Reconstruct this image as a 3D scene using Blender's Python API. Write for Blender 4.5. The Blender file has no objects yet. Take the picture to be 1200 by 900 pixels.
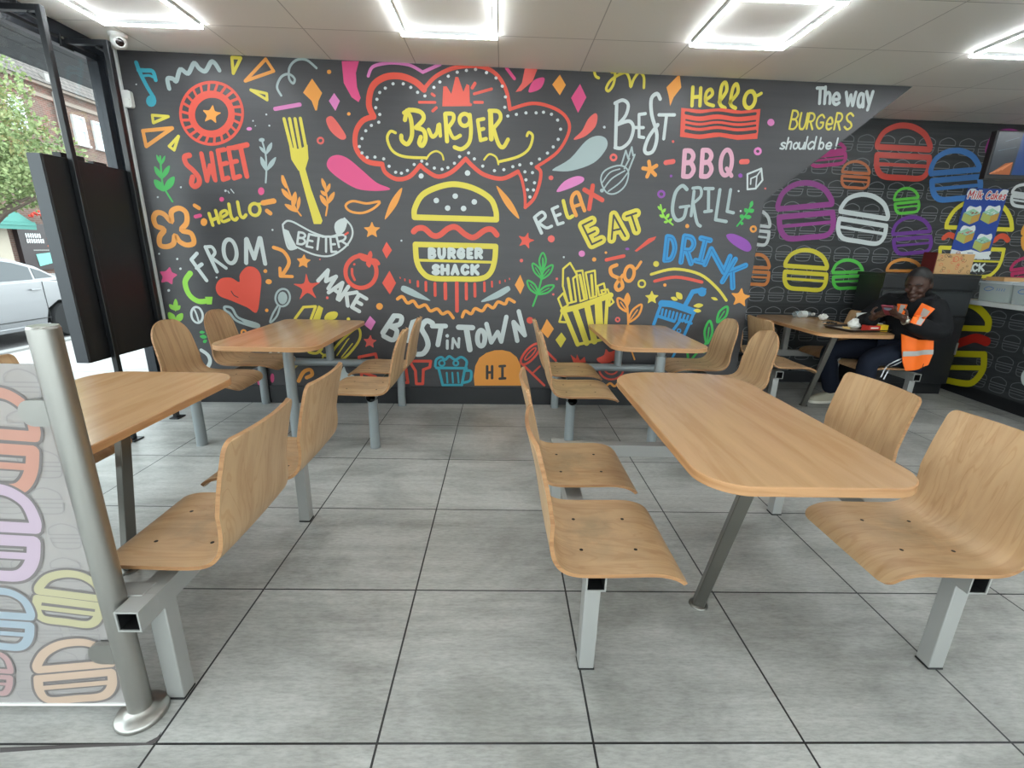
import bpy, bmesh, math, random
from mathutils import Vector, Matrix
from math import sin, cos, pi, radians as R

SC = bpy.context.scene
COLL = SC.collection
rnd = random.Random(7)

# ---------------------------------------------------------------- camera, world, exposure
def look(pitch, roll, yaw):
    cy, sy, cp, sp, cr, sr = cos(yaw), sin(yaw), cos(pitch), sin(pitch), cos(roll), sin(roll)
    f = Vector((sy*cp, cy*cp, sp)); r0 = Vector((cy, -sy, 0)); u0 = r0.cross(f)
    return cr*r0 + sr*u0, -sr*r0 + cr*u0, f
cam_data = bpy.data.cameras.new('camera'); cam = bpy.data.objects.new('camera', cam_data); COLL.objects.link(cam)
cam_data.sensor_width = 36.0; cam_data.lens = 36.0*544.5/1200.0; cam_data.clip_start = 0.02; cam_data.clip_end = 300
_r, _u, _f = look(-.2825, .0256, .0267)
_m = Matrix((( _r.x, _u.x, -_f.x, .3214), (_r.y, _u.y, -_f.y, -.961), (_r.z, _u.z, -_f.z, 1.3188), (0, 0, 0, 1)))
cam.matrix_world = _m
SC.camera = cam

SKY_STRENGTH = 4.0
LED_STRENGTH = 36.0
world = bpy.data.worlds.new('sky'); SC.world = world; world.use_nodes = True
wn = world.node_tree.nodes; wl = world.node_tree.links
bg = wn['Background']; bg.inputs['Strength'].default_value = SKY_STRENGTH
geo = wn.new('ShaderNodeTexCoord'); sep = wn.new('ShaderNodeSeparateXYZ'); ramp = wn.new('ShaderNodeValToRGB')
wl.new(geo.outputs['Generated'], sep.inputs[0]); wl.new(sep.outputs['Z'], ramp.inputs[0]); wl.new(ramp.outputs[0], bg.inputs['Color'])
ramp.color_ramp.elements[0].position = .0; ramp.color_ramp.elements[0].color = (.85, .905, .93, 1)
ramp.color_ramp.elements[1].position = .8; ramp.color_ramp.elements[1].color = (.80, .885, .96, 1)
SC.view_settings.view_transform = 'Standard'; SC.view_settings.look = 'None'
SC.view_settings.exposure = 0.58; SC.view_settings.gamma = 1.0; SC.view_settings.use_curve_mapping = False
try:
    SC.cycles.use_denoising = True; SC.cycles.max_bounces = 8; SC.cycles.transparent_max_bounces = 12
    SC.cycles.caustics_reflective = False; SC.cycles.caustics_refractive = False; SC.cycles.sample_clamp_indirect = 6
except Exception: pass

# ---------------------------------------------------------------- materials
def lin(c):
    o = []
    for v in c[:3]:
        v /= 255.0
        o.append(v/12.92 if v <= .04045 else ((v+.055)/1.055)**2.4)
    return tuple(o)+(1.0,)
MATS = {}
def mat(name, col, rough=.5, metal=0.0, spec=.5, **k):
    if name in MATS: return MATS[name]
    m = bpy.data.materials.new(name); m.use_nodes = True; b = m.node_tree.nodes['Principled BSDF']
    b.inputs['Base Color'].default_value = lin(col); b.inputs['Roughness'].default_value = rough
    b.inputs['Metallic'].default_value = metal; b.inputs['Specular IOR Level'].default_value = spec
    if 'emit' in k:
        b.inputs['Emission Color'].default_value = lin(k.get('emit_col', col)); b.inputs['Emission Strength'].default_value = k['emit']
    if 'trans' in k: b.inputs['Transmission Weight'].default_value = k['trans']
    if 'coat' in k: b.inputs['Coat Weight'].default_value = k['coat']; b.inputs['Coat Roughness'].default_value = .15
    MATS[name] = m
    return m
def nodes(m): return m.node_tree.nodes, m.node_tree.links, m.node_tree.nodes['Principled BSDF']
def coords(nt, scale, kind='Object', rand=0.0):
    n, l = nt.nodes, nt.links
    tc = n.new('ShaderNodeTexCoord'); mp = n.new('ShaderNodeMapping'); mp.inputs['Scale'].default_value = scale
    if rand:
        oi = n.new('ShaderNodeObjectInfo'); mu = n.new('ShaderNodeMath'); mu.operation = 'MULTIPLY'; mu.inputs[1].default_value = rand
        ad = n.new('ShaderNodeVectorMath'); ad.operation = 'ADD'
        l.new(oi.outputs['Random'], mu.inputs[0]); l.new(tc.outputs[kind], ad.inputs[0]); l.new(mu.outputs[0], ad.inputs[1]); l.new(ad.outputs[0], mp.inputs[0])
    else: l.new(tc.outputs[kind], mp.inputs[0])
    return mp.outputs[0]
def noise(nt, vec, scale, detail=4, rough=.55, dist=0):
    t = nt.nodes.new('ShaderNodeTexNoise'); t.inputs['Scale'].default_value = scale; t.inputs['Detail'].default_value = detail
    t.inputs['Roughness'].default_value = rough; t.inputs['Distortion'].default_value = dist; nt.links.new(vec, t.inputs['Vector'])
    return t.outputs['Fac']
def cramp(nt, fac, stops):
    r = nt.nodes.new('ShaderNodeValToRGB'); e = r.color_ramp.elements
    while len(e) < len(stops): e.new(.5)
    for i, (p, c) in enumerate(stops): e[i].position = p; e[i].color = lin(c)
    nt.links.new(fac, r.inputs[0]); return r.outputs[0]
def mixc(nt, fac, a, b, mode='MIX'):
    x = nt.nodes.new('ShaderNodeMix'); x.data_type = 'RGBA'; x.blend_type = mode
    if isinstance(fac, (int, float)): x.inputs[0].default_value = fac
    else: nt.links.new(fac, x.inputs[0])
    for s, v in ((6, a), (7, b)):
        if isinstance(v, tuple): x.inputs[s].default_value = v
        else: nt.links.new(v, x.inputs[s])
    return x.outputs[2]
def bump(nt, fac, strength, dist=.01):
    b = nt.nodes.new('ShaderNodeBump'); b.inputs['Strength'].default_value = strength; b.inputs['Distance'].default_value = dist
    nt.links.new(fac, b.inputs['Height']); return b.outputs[0]

def wood(name, light, dark, sx, sy, sz, rough=.4, rand=9.0, wave=True, stain=False, coat=0):
    m = mat(name, light, rough); n, l, b = nodes(m); nt = m.node_tree
    v = coords(nt, (sx, sy, sz), 'Object', rand)
    f1 = noise(nt, v, 1.0, 6, .6, .6)
    c = cramp(nt, f1, [(.36, dark), (.52, light), (.7, tuple(min(255, int(x*1.04)) for x in light))])
    if wave:
        v2 = coords(nt, (sx*.35, sy*.35, sz*.35), 'Object', rand)
        f2 = noise(nt, v2, 1.0, 2, .5, 2.2)
        w = nt.nodes.new('ShaderNodeMath'); w.operation = 'MULTIPLY'; w.inputs[1].default_value = 42; l.new(f2, w.inputs[0])
        s = nt.nodes.new('ShaderNodeMath'); s.operation = 'SINE'; l.new(w.outputs[0], s.inputs[0])
        c2 = cramp(nt, s.outputs[0], [(0.0, (255, 255, 255)), (.72, (255, 255, 255)), (1.0, (226, 210, 190))])
        c = mixc(nt, .4, c, c2, 'MULTIPLY')
    if stain:
        v3 = coords(nt, (7, 7, 7), 'Object', rand); f3 = noise(nt, v3, 1.0, 5, .65, .4)
        tc = nt.nodes.new('ShaderNodeTexCoord'); vl = nt.nodes.new('ShaderNodeVectorMath'); vl.operation = 'DISTANCE'
        vl.inputs[1].default_value = (-.03, 0, .45); l.new(tc.outputs['Object'], vl.inputs[0])
        mr = nt.nodes.new('ShaderNodeMapRange'); mr.inputs['From Min'].default_value = .2; mr.inputs['From Max'].default_value = .04; l.new(vl.outputs['Value'], mr.inputs['Value'])
        mu = nt.nodes.new('ShaderNodeMath'); mu.operation = 'MULTIPLY'; l.new(mr.outputs[0], mu.inputs[0])
        c4 = nt.nodes.new('ShaderNodeMapRange'); c4.inputs['From Min'].default_value = .4; c4.inputs['From Max'].default_value = .65; c4.inputs['To Max'].default_value = .55; l.new(f3, c4.inputs['Value'])
        l.new(c4.outputs[0], mu.inputs[1])
        c = mixc(nt, mu.outputs[0], c, lin((120, 112, 92)))
    l.new(c, b.inputs['Base Color'])
    if coat: b.inputs['Coat Weight'].default_value = coat; b.inputs['Coat Roughness'].default_value = .12
    return m

M_TABLE = wood('beech_laminate', (190, 152, 113), (182, 142, 101), 16, 1.6, 16, .2, 5, False)
M_TEDGE = wood('table_edge', (182, 138, 96), (168, 122, 80), 3, 3, 60, .4, 5, False)
M_SEAT = wood('plywood_beech', (186, 153, 116), (175, 140, 103), 3.2, 20, 3.2, .42, 31, True, True)
M_SEATR = wood('plywood_oak', (190, 158, 120), (164, 130, 95), 2.2, 34, 2.2, .45, 31, False, True)
M_PLY = wood('plywood_edge', (166, 124, 84), (146, 104, 68), 4, 4, 70, .55, 3, False)
M_STEEL = mat('painted_steel', (160, 160, 157), .42, .25)
M_TUBE = mat('grey_tube', (142, 149, 151), .38, .2)
M_BLACK = mat('black_plastic_and_tube_shade', (22, 22, 23), .5)
M_BOLT = mat('bolt_head', (40, 36, 32), .4, .7)
M_DARKLEG = mat('dark_chrome', (120, 118, 112), .28, .85)
M_INOX = mat('brushed_steel', (170, 168, 163), .34, 1.0)

# ---------------------------------------------------------------- mesh helper
class MB:
    def __init__(s): s.v = []; s.f = []; s.m = []
    def add(s, vs, fs, mi=0):
        o = len(s.v); s.v += [tuple(p) for p in vs]
        for f in fs: s.f.append([i+o for i in f]); s.m.append(mi)
    def box(s, c, d, mi=0, rz=0.0, rot=None, taper=1.0):
        x, y, z = d[0]/2, d[1]/2, d[2]/2
        P = [Vector((sx*x*(taper if sz > 0 else 1), sy*y*(taper if sz > 0 else 1), sz*z)) for sx in (-1, 1) for sy in (-1, 1) for sz in (-1, 1)]
        q = rot if rot is not None else Matrix.Rotation(rz, 3, 'Z')
        P = [q @ p + Vector(c) for p in P]
        s.add(P, [(0, 1, 3, 2), (4, 6, 7, 5), (0, 4, 5, 1), (2, 3, 7, 6), (0, 2, 6, 4), (1, 5, 7, 3)], mi)
    def bar(s, a, b, w, h, mi=0, up=(0, 0, 1)):
        a, b = Vector(a), Vector(b); d = (b-a).normalized(); u = Vector(up)
        if abs(d.dot(u)) > .95: u = Vector((0, 1, 0))
        x = d.cross(u).normalized(); y = x.cross(d).normalized()
        P = [p + x*sx*w/2 + y*sy*h/2 for p in (a, b) for sx, sy in ((-1, -1), (1, -1), (1, 1), (-1, 1))]
        s.add(P, [(3, 2, 1, 0), (4, 5, 6, 7)] + [(i, (i+1) % 4, 4+(i+1) % 4, 4+i) for i in range(4)], mi)
    def tube(s, path, r, n=16, mi=0, caps=True):
        path = [Vector(p) for p in path]; rr = r if isinstance(r, (list, tuple)) else [r]*len(path)
        rings = []; ux = None
        for i, p in enumerate(path):
            d = (path[min(i+1, len(path)-1)] - path[max(i-1, 0)]).normalized()
            if ux is None:
                ux = d.cross(Vector((0, 0, 1)) if abs(d.z) < .9 else Vector((1, 0, 0))).normalized()
            else: ux = (ux - d*ux.dot(d)).normalized()
            uy = d.cross(ux)
            rings.append([p + (ux*cos(2*pi*k/n) + uy*sin(2*pi*k/n))*rr[i] for k in range(n)])
        vs = [q for g in rings for q in g]; fs = []
        for i in range(len(path)-1):
            for k in range(n): fs.append((i*n+k, i*n+(k+1) % n, (i+1)*n+(k+1) % n, (i+1)*n+k))
        if caps: fs += [tuple(reversed(range(n))), tuple(range((len(path)-1)*n, len(path)*n))]
        s.add(vs, fs, mi)
    def lathe(s, prof, c=(0, 0, 0), n=24, mi=0, rot=None):
        c = Vector(c); vs = []; fs = []
        for r, z in prof:
            for k in range(n):
                p = Vector((r*cos(2*pi*k/n), r*sin(2*pi*k/n), z))
                vs.append((rot @ p if rot is not None else p) + c)
        for i in range(len(prof)-1):
            for k in range(n): fs.append((i*n+k, i*n+(k+1) % n, (i+1)*n+(k+1) % n, (i+1)*n+k))
        if prof[0][0] > 1e-4: fs.append(tuple(reversed(range(n))))
        if prof[-1][0] > 1e-4: fs.append(tuple(range((len(prof)-1)*n, len(prof)*n)))
        s.add(vs, fs, mi)
    def prism(s, poly, z0, z1, mi=0, mside=None, f=None):
        n = len(poly); f = f or (lambda a, b, h: (a, b, h))
        vs = [f(a, b, z0) for a, b in poly] + [f(a, b, z1) for a, b in poly]
        s.add(vs, [tuple(reversed(range(n))), tuple(range(n, 2*n))], mi)
        s.add(vs, [(i, (i+1) % n, n+(i+1) % n, n+i) for i in range(n)], mi if mside is None else mside)
    def ball(s, c, r, n=12, mi=0, sc=(1, 1, 1)):
        prof = [(r*sin(pi*i/n), -r*cos(pi*i/n)) for i in range(n+1)]
        prof[0] = (1e-5, -r); prof[-1] = (1e-5, r)
        s.lathe([(a, b) for a, b in prof], (0, 0, 0), n*2, mi)
        k = len(prof)*n*2
        for i in range(len(s.v)-k, len(s.v)):
            x, y, z = s.v[i]; s.v[i] = (x*sc[0]+c[0], y*sc[1]+c[1], z*sc[2]+c[2])
    def build(s, name, mats, parent=None, smooth=40, bevel=0):
        me = bpy.data.meshes.new(name); me.from_pydata(s.v, [], s.f)
        for m in (mats if isinstance(mats, (list, tuple)) else [mats]): me.materials.append(m)
        me.polygons.foreach_set('material_index', s.m)
        me.validate(); me.update()
        bm = bmesh.new(); bm.from_mesh(me); bmesh.ops.recalc_face_normals(bm, faces=bm.faces); bm.to_mesh(me); bm.free()
        if smooth:
            me.polygons.foreach_set('use_smooth', [True]*len(me.polygons)); me.set_sharp_from_angle(angle=R(smooth))
        o = bpy.data.objects.new(name, me); COLL.objects.link(o)
        if parent is not None: o.parent = parent
        if bevel:
            b = o.modifiers.new('edge', 'BEVEL'); b.width = bevel; b.segments = 2; b.limit_method = 'ANGLE'; b.angle_limit = R(40)
        return o
def tag(o, label, cat, group=None):
    o['label'] = label; o['category'] = cat
    if group: o['group'] = group
    return o
def struct(o, label=None):
    o['kind'] = 'structure'
    if label: o['label'] = label
    return o
def thing(name, loc, label, cat, group=None, rz=0):
    e = bpy.data.objects.new(name, None); COLL.objects.link(e); e.location = loc; e.rotation_euler = (0, 0, rz); e.empty_display_size = .1
    return tag(e, label, cat, group)
def rrect(w, h, r, n=8, cx=0, cy=0):
    o = []
    for qx, qy, a0 in ((1, 1, 0), (-1, 1, 90), (-1, -1, 180), (1, -1, 270)):
        rr = r[(0 if qy > 0 else 1)] if isinstance(r, tuple) else r
        for i in range(n+1):
            a = R(a0 + 90*i/n); o.append((cx + qx*(w/2-rr) + rr*cos(a), cy + qy*(h/2-rr) + rr*sin(a)))
    return o

# ---------------------------------------------------------------- printed artwork (flat prints on real surfaces)
def smooth_pts(P, closed, k=5):
    n = len(P); o = []
    if n == 2: return P
    for i in range(n if closed else n-1):
        p0 = P[(i-1) % n] if closed or i > 0 else P[0]; p1 = P[i]; p2 = P[(i+1) % n]
        p3 = P[(i+2) % n] if closed or i+2 < n else P[-1]
        for j in range(k):
            t = j/k; t2, t3 = t*t, t*t*t
            o.append(tuple(.5*(2*p1[a] + (p2[a]-p0[a])*t + (2*p0[a]-5*p1[a]+4*p2[a]-p3[a])*t2 + (3*p1[a]-p0[a]-3*p2[a]+p3[a])*t3) for a in (0, 1)))
    if not closed: o.append(P[-1])
    return o
class Art:
    """flat print: strokes and filled outlines in a surface's own (a, b) metres, lifted a hair off it by `f`"""
    def __init__(s, f, cols, base=.0012, dim=1.0): s.dim = dim; s.f = f; s.cols = list(cols); s.mb = MB(); s.k = 0; s.base = base
    def put(s, P2, faces, ci):
        h = s.base + s.k*2.0e-6
        s.mb.add([s.f(a, b, h) for a, b in P2], faces, ci)
    def nxt(s): s.k += 1
    def stroke(s, P, w, ci, closed=False):
        r = w/2; n = len(P); L_, R_ = [], []
        for i in range(n):
            a = P[(i-1) % n] if closed or i > 0 else P[0]; b = P[(i+1) % n] if closed or i < n-1 else P[-1]
            dx, dy = b[0]-a[0], b[1]-a[1]; l = math.hypot(dx, dy) or 1e-9
            L_.append((P[i][0]-dy/l*r, P[i][1]+dx/l*r)); R_.append((P[i][0]+dy/l*r, P[i][1]-dx/l*r))
        m = n if closed else n-1
        s.put(L_+R_, [(i, (i+1) % n, n+(i+1) % n, n+i) for i in range(m)], ci)
        if not closed:
            for e, q in ((0, 1), (n-1, n-2)):
                a0 = math.atan2(P[e][1]-P[q][1], P[e][0]-P[q][0])
                s.put([(P[e][0]+r*cos(a0+R(-90+180*i/6)), P[e][1]+r*sin(a0+R(-90+180*i/6))) for i in range(7)], [tuple(range(7))], ci)
        s.nxt()
    def lines(s, P, w, ci, closed=False):
        n = len(P)
        for i in range(n if closed else n-1): s.stroke([P[i], P[(i+1) % n]], w, ci)
    def fill(s, P, ci): s.put(P, [tuple(range(len(P)))], ci); s.nxt()
    def load(s, data):
        for rec in data.split(';'):
            hd, pl = rec.split(':'); k = hd[0]
            i = max(hd.find('o'), hd.find('c')); ci = int(hd[1:i]); cl = hd[i] == 'c'; w = int(hd[i+1:])/1000
            v = [int(t)/1000 for t in pl.split(',')]; P = list(zip(v[0::2], v[1::2]))
            if k == 'S': s.stroke(smooth_pts(P, cl), w, ci, cl)
            elif k == 'L': s.lines(P, w, ci, cl)
            elif k == 'P': s.fill(P, ci)
            else: s.fill(smooth_pts(P, True, 4), ci)
    def burger(s, x, z, w, h, t, ci):
        f = lambda u, v: (x+u*w, z-v*h)
        s.stroke(smooth_pts([f(*p) for p in ((-.46, -.06), (-.4, -.3), (0, -.46), (.4, -.3), (.46, -.06))], False, 4), t, ci)
        s.stroke([f(-.46, -.06), f(.46, -.06)], t, ci); s.stroke([f(-.46, .08), f(.46, .08)], t, ci); s.stroke([f(-.44, .24), f(.44, .24)], t*.8, ci)
        s.stroke(smooth_pts([f(*p) for p in ((-.46, .08), (-.4, .38), (-.2, .46), (.2, .46), (.4, .38), (.46, .08))], False, 4), t, ci)
    def build(s, name, parent, prefix, rough=.45, spec=.4):
        ms = [mat('%s_%d_%d_%d' % ((prefix,)+tuple(c)), tuple(int(v*s.dim) for v in c), rough, 0, spec) for c in s.cols]
        return s.mb.build(name, ms, parent, smooth=0)

# print data: stroke/fill records in wall metres (millimetre integers)
MURAL_COLOURS = [(62, 166, 184), (170, 186, 186), (224, 208, 78), (240, 160, 72), (226, 88, 70), (226, 132, 192), (232, 104, 96), (205, 214, 212), (226, 84, 136), (62, 180, 84), (62, 60, 62), (150, 216, 74), (214, 190, 110), (146, 78, 172), (222, 168, 186), (52, 146, 206), (38, 112, 168)]
MURAL = (
    'S0o27:-2284,2516,-2269,2452,-2237,2367,-2205,2303;P0c0:-2190,2280,-2198,2261,-2214,2246,-2233,2241,-2250,2245,-2261,2259,-2262,2278,-2254,2297,-2238,2311,-2219,'
    '2317,-2202,2313,-2191,2299;S0o26:-2279,2470,-2232,2470,-2181,2466,-2171,2413;S0o16:-2263,2433,-2213,2440,-2182,2429;S1o29:-2087,2363,-2088,2422,-2051,2426,-2029'
    ',2412,-1989,2486,-1940,2463,-1888,2529,-1857,2496,-1817,2483,-1770,2540,-1744,2533,-1720,2492;L2c21:-1622,2574,-1560,2574,-1626,2476;L3c21:-1388,2574,-1341,2502'
    ',-1549,2431;L2c19:-1517,2376,-1407,2357,-1409,2316;S1o16:-1306,2349,-1329,2402,-1293,2466,-1238,2487,-1199,2460,-1213,2429,-1238,2462,-1226,2531,-1173,2577,-110'
    '3,2580,-1038,2533;S4c19:-1594,2223,-1622,2144,-1679,2075,-1758,2028,-1846,2009,-1929,2022,-1994,2064,-2031,2129,-2035,2207,-2005,2284,-1948,2351,-1870,2396,-178'
    '5,2414,-1704,2403,-1640,2363,-1601,2300;S4c46:-1674,2215,-1692,2164,-1729,2121,-1780,2090,-1836,2078,-1889,2086,-1930,2113,-1954,2155,-1957,2204,-1938,2254,-190'
    '1,2297,-1852,2327,-1797,2338,-1744,2331,-1703,2305,-1678,2264;L4o18:-1657,2218,-1599,2211;L4o18:-1669,2177,-1619,2154;L4o18:-1693,2138,-1656,2102;L4o18:-1728,21'
    '05,-1705,2059;L4o18:-1769,2081,-1764,2028;L4o18:-1815,2067,-1827,2013;L4o18:-1860,2066,-1890,2014;L4o18:-1902,2076,-1946,2032;L4o18:-1937,2098,-1990,2065;L4o18:'
    '-1961,2128,-2021,2109;L4o18:-1974,2166,-2034,2162;L4o18:-1974,2206,-2030,2219;L4o18:-1960,2248,-2008,2275;L4o18:-1936,2286,-1971,2325;L4o17:-1902,2317,-1922,236'
    '7;L4o17:-1861,2341,-1865,2396;L4o17:-1816,2354,-1803,2411;L4o17:-1772,2356,-1743,2410;L4o17:-1731,2346,-1688,2393;L4o18:-1696,2325,-1643,2362;L4o18:-1671,2295,-'
    '1612,2319;L4o18:-1658,2259,-1597,2267;Q3c0:-1798,2269,-1788,2231,-1748,2220,-1787,2194,-1793,2153,-1826,2175,-1870,2160,-1852,2200,-1873,2232,-1829,2235;L2c19:-'
    '2236,2187,-2124,2183,-2238,2137;L3c25:-2321,2082,-2109,2108,-2317,1979;L2c20:-2074,2055,-2153,1985,-2122,1961;L5o27:-1359,2260,-1179,2295;P3c0:-1075,2465,-1045,'
    '2423,-1012,2376,-1042,2324,-1059,2261,-1071,2260,-1092,2322,-1148,2373,-1111,2421;P5c0:-926,2379,-889,2329,-926,2263,-968,2326;P3c0:-935,2513,-938,2506,-944,250'
    '1,-952,2499,-960,2500,-965,2505,-966,2512,-964,2519,-958,2524,-950,2526,-942,2525,-937,2520;P3c0:-817,2247,-820,2241,-825,2237,-831,2235,-838,2236,-842,2241,-84'
    '3,2246,-841,2252,-836,2257,-830,2259,-823,2257,-819,2253;Q6c0:-999,2201,-965,2228,-930,2204,-865,2109,-872,2077,-911,2078,-973,2130;S6c14:-1031,2062,-1033,2055,'
    '-1038,2048,-1045,2044,-1053,2042,-1061,2044,-1067,2047,-1071,2053,-1072,2061,-1070,2068,-1065,2074,-1058,2078,-1050,2080,-1042,2079,-1036,2075,-1032,2069;P7c0:-'
    '1419,2222,-1420,2218,-1423,2216,-1427,2215,-1430,2215,-1432,2218,-1433,2221,-1432,2224,-1429,2227,-1425,2228,-1422,2227,-1419,2225;P7c0:-1406,2149,-1407,2145,-1'
    '410,2143,-1414,2142,-1417,2143,-1420,2145,-1420,2148,-1419,2152,-1416,2154,-1412,2155,-1409,2154,-1407,2152;P7c0:-1521,2176,-1522,2173,-1524,2171,-1527,2171,-15'
    '30,2171,-1532,2173,-1532,2176,-1531,2178,-1529,2180,-1526,2181,-1523,2181,-1521,2179;P7c0:-2109,1707,-2110,1703,-2113,1700,-2117,1699,-2121,1700,-2123,1703,-212'
    '3,1706,-2122,1710,-2119,1712,-2115,1713,-2111,1713,-2109,1710;P7c0:-2290,1631,-2292,1628,-2295,1625,-2299,1624,-2302,1625,-2305,1627,-2305,1631,-2303,1634,-2300'
    ',1637,-2296,1638,-2293,1637,-2291,1635;P7c0:-2304,2380,-2306,2378,-2308,2376,-2311,2375,-2313,2376,-2315,2377,-2315,2380,-2314,2383,-2312,2384,-2309,2385,-2306,'
    '2385,-2305,2383;P7c0:-1783,1691,-1784,1687,-1788,1684,-1793,1682,-1797,1683,-1800,1686,-1800,1691,-1799,1695,-1795,1698,-1790,1699,-1786,1698,-1783,1695;P7c0:-1'
    '509,2144,-1510,2142,-1512,2140,-1514,2140,-1516,2140,-1518,2141,-1518,2143,-1517,2145,-1515,2147,-1513,2148,-1511,2147,-1510,2146;P5c0:-1541,2123,-1544,2117,-15'
    '52,2112,-1562,2110,-1572,2111,-1579,2116,-1581,2121,-1577,2127,-1569,2132,-1559,2134,-1549,2133,-1543,2129;P8c0:-1503,1697,-1508,1682,-1518,1672,-1531,1668,-154'
    '2,1671,-1549,1681,-1551,1695,-1546,1710,-1536,1720,-1524,1724,-1512,1721,-1505,1711;P8c0:-1811,1630,-1814,1621,-1822,1615,-1831,1612,-1839,1614,-1845,1620,-1846'
    ',1629,-1843,1637,-1835,1644,-1826,1646,-1817,1644,-1812,1638;L7o7:-1774,1689,-1766,1676;L7o7:-1750,1703,-1732,1677;S9o14:-2229,1915,-2242,1790,-2242,1707,-2196,'
    '1603;Q9c0:-2233,1856,-2231,1876,-2235,1898,-2245,1917,-2254,1925,-2257,1912,-2255,1890,-2245,1870;Q9c0:-2233,1856,-2217,1870,-2202,1888,-2194,1909,-2193,1921,-2'
    '204,1913,-2219,1895,-2229,1874;Q9c0:-2246,1759,-2244,1787,-2250,1816,-2268,1838,-2283,1846,-2287,1828,-2283,1798,-2267,1775;Q9c0:-2246,1759,-2217,1777,-2191,180'
    '3,-2175,1834,-2173,1854,-2193,1845,-2220,1820,-2238,1789;Q9c0:-2245,1673,-2243,1705,-2253,1734,-2279,1751,-2301,1753,-2307,1732,-2299,1701,-2275,1682;Q9c0:-2242'
    ',1673,-2205,1690,-2172,1717,-2153,1755,-2152,1779,-2177,1772,-2212,1746,-2234,1710;S1o13:-1479,2052,-1463,1952,-1471,1842,-1486,1758;Q1c0:-1458,1954,-1463,1972,'
    '-1473,1990,-1490,2003,-1502,2007,-1501,1995,-1491,1976,-1475,1963;Q1c0:-1458,1954,-1436,1971,-1416,1994,-1407,2021,-1408,2037,-1423,2028,-1444,2006,-1455,1979;Q'
    '1c0:-1472,1839,-1467,1868,-1471,1899,-1486,1926,-1501,1937,-1507,1918,-1505,1886,-1491,1859;Q1c0:-1472,1839,-1442,1857,-1413,1884,-1394,1918,-1390,1938,-1410,19'
    '28,-1440,1902,-1460,1870;P1c0:-1458,2051,-1461,2045,-1470,2039,-1481,2037,-1492,2039,-1499,2043,-1501,2050,-1497,2057,-1489,2062,-1478,2064,-1467,2063,-1460,205'
    '8;S4o37:-2017,1930,-2054,1916,-2050,1870,-2006,1825,-1975,1779,-1979,1737,-2015,1714,-2034,1735,-2018,1780;L4o32:-1929,1943,-1917,1758;L4o31:-1917,1758,-1880,18'
    '63;L4o32:-1880,1863,-1856,1763;L4o31:-1856,1763,-1857,1949;L4o32:-1807,1967,-1799,1769;L4o31:-1807,1967,-1758,1977;L4o31:-1802,1872,-1754,1885;L4o32:-1799,1769,'
    '-1757,1783;L4o32:-1728,1986,-1717,1781;L4o31:-1728,1986,-1678,1993;L4o31:-1721,1891,-1679,1901;L4o32:-1717,1781,-1670,1797;L4o35:-1688,1991,-1589,2015;L4o36:-16'
    '40,2000,-1620,1798;L2o23:-1302,2197,-1271,2012;L2o23:-1262,2199,-1240,2006;L2o23:-1223,2200,-1205,2008;L2o23:-1184,2204,-1162,2002;P2c0:-1284,2025,-1246,1999,-1'
    '203,2001,-1149,2030,-1151,1935,-1181,1862,-1233,1849,-1278,1924;P2c0:-1231,1863,-1181,1865,-1153,1726,-1086,1494,-1100,1470,-1155,1469,-1192,1653;S3o13:-1352,18'
    '07,-1321,1706,-1288,1593,-1247,1528;Q3c0:-1338,1720,-1332,1748,-1335,1778,-1348,1804,-1361,1815,-1367,1797,-1367,1767,-1355,1740;Q3c0:-1311,1636,-1316,1664,-133'
    '0,1693,-1355,1713,-1373,1719,-1373,1700,-1361,1671,-1337,1649;Q3c0:-1305,1578,-1282,1607,-1266,1643,-1264,1681,-1271,1701,-1289,1684,-1307,1649,-1311,1611;Q3c0:'
    '-1270,1553,-1285,1578,-1310,1599,-1341,1609,-1362,1608,-1355,1591,-1332,1569,-1301,1556;Q3c0:-1269,1565,-1253,1589,-1242,1619,-1239,1650,-1244,1666,-1255,1652,-'
    '1268,1622,-1272,1591;S3o13:-1060,1792,-1039,1686,-1038,1615,-1057,1534;Q3c0:-1040,1715,-1036,1740,-1039,1768,-1053,1792,-1065,1802,-1070,1786,-1068,1758,-1057,1'
    '733;Q3c0:-1035,1672,-1040,1690,-1051,1705,-1069,1713,-1082,1714,-1081,1702,-1071,1685,-1053,1676;Q3c0:-1036,1618,-1011,1635,-989,1660,-977,1690,-978,1708,-995,1'
    '699,-1019,1675,-1032,1646;Q3c0:-1041,1597,-1041,1625,-1050,1653,-1071,1675,-1088,1682,-1091,1664,-1083,1635,-1064,1612;Q3c0:-1038,1698,-1022,1712,-1008,1732,-10'
    '03,1754,-1006,1767,-1018,1759,-1033,1740,-1039,1718;L2o24:-1938,1524,-1922,1439;L2o24:-1886,1547,-1874,1458;L2o24:-1928,1474,-1877,1496;S2o22:-1857,1493,-1805,1'
    '524,-1813,1549,-1852,1527,-1846,1469,-1793,1484;S2o24:-1780,1596,-1775,1507,-1751,1482,-1731,1497;S2o24:-1713,1613,-1707,1524,-1686,1501,-1662,1522;S2c24:-1552,'
    '1571,-1554,1554,-1562,1538,-1574,1526,-1589,1520,-1604,1521,-1617,1527,-1627,1540,-1630,1555,-1628,1572,-1621,1588,-1608,1599,-1594,1605,-1579,1605,-1565,1598,-'
    '1556,1586;L2o18:-1562,1603,-1535,1606;L3o38:-1523,1612,-1440,1629;L3o29:-2036,1579,-2007,1561;L3o33:-1500,1555,-1478,1539;L8o27:-2043,1498,-2006,1508;P3c0:-1960'
    ',1462,-1966,1447,-1977,1436,-1990,1432,-2002,1435,-2010,1446,-2011,1460,-2005,1475,-1994,1486,-1981,1490,-1969,1486,-1961,1476;S3c38:-2228,1457,-2215,1529,-2154'
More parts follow.
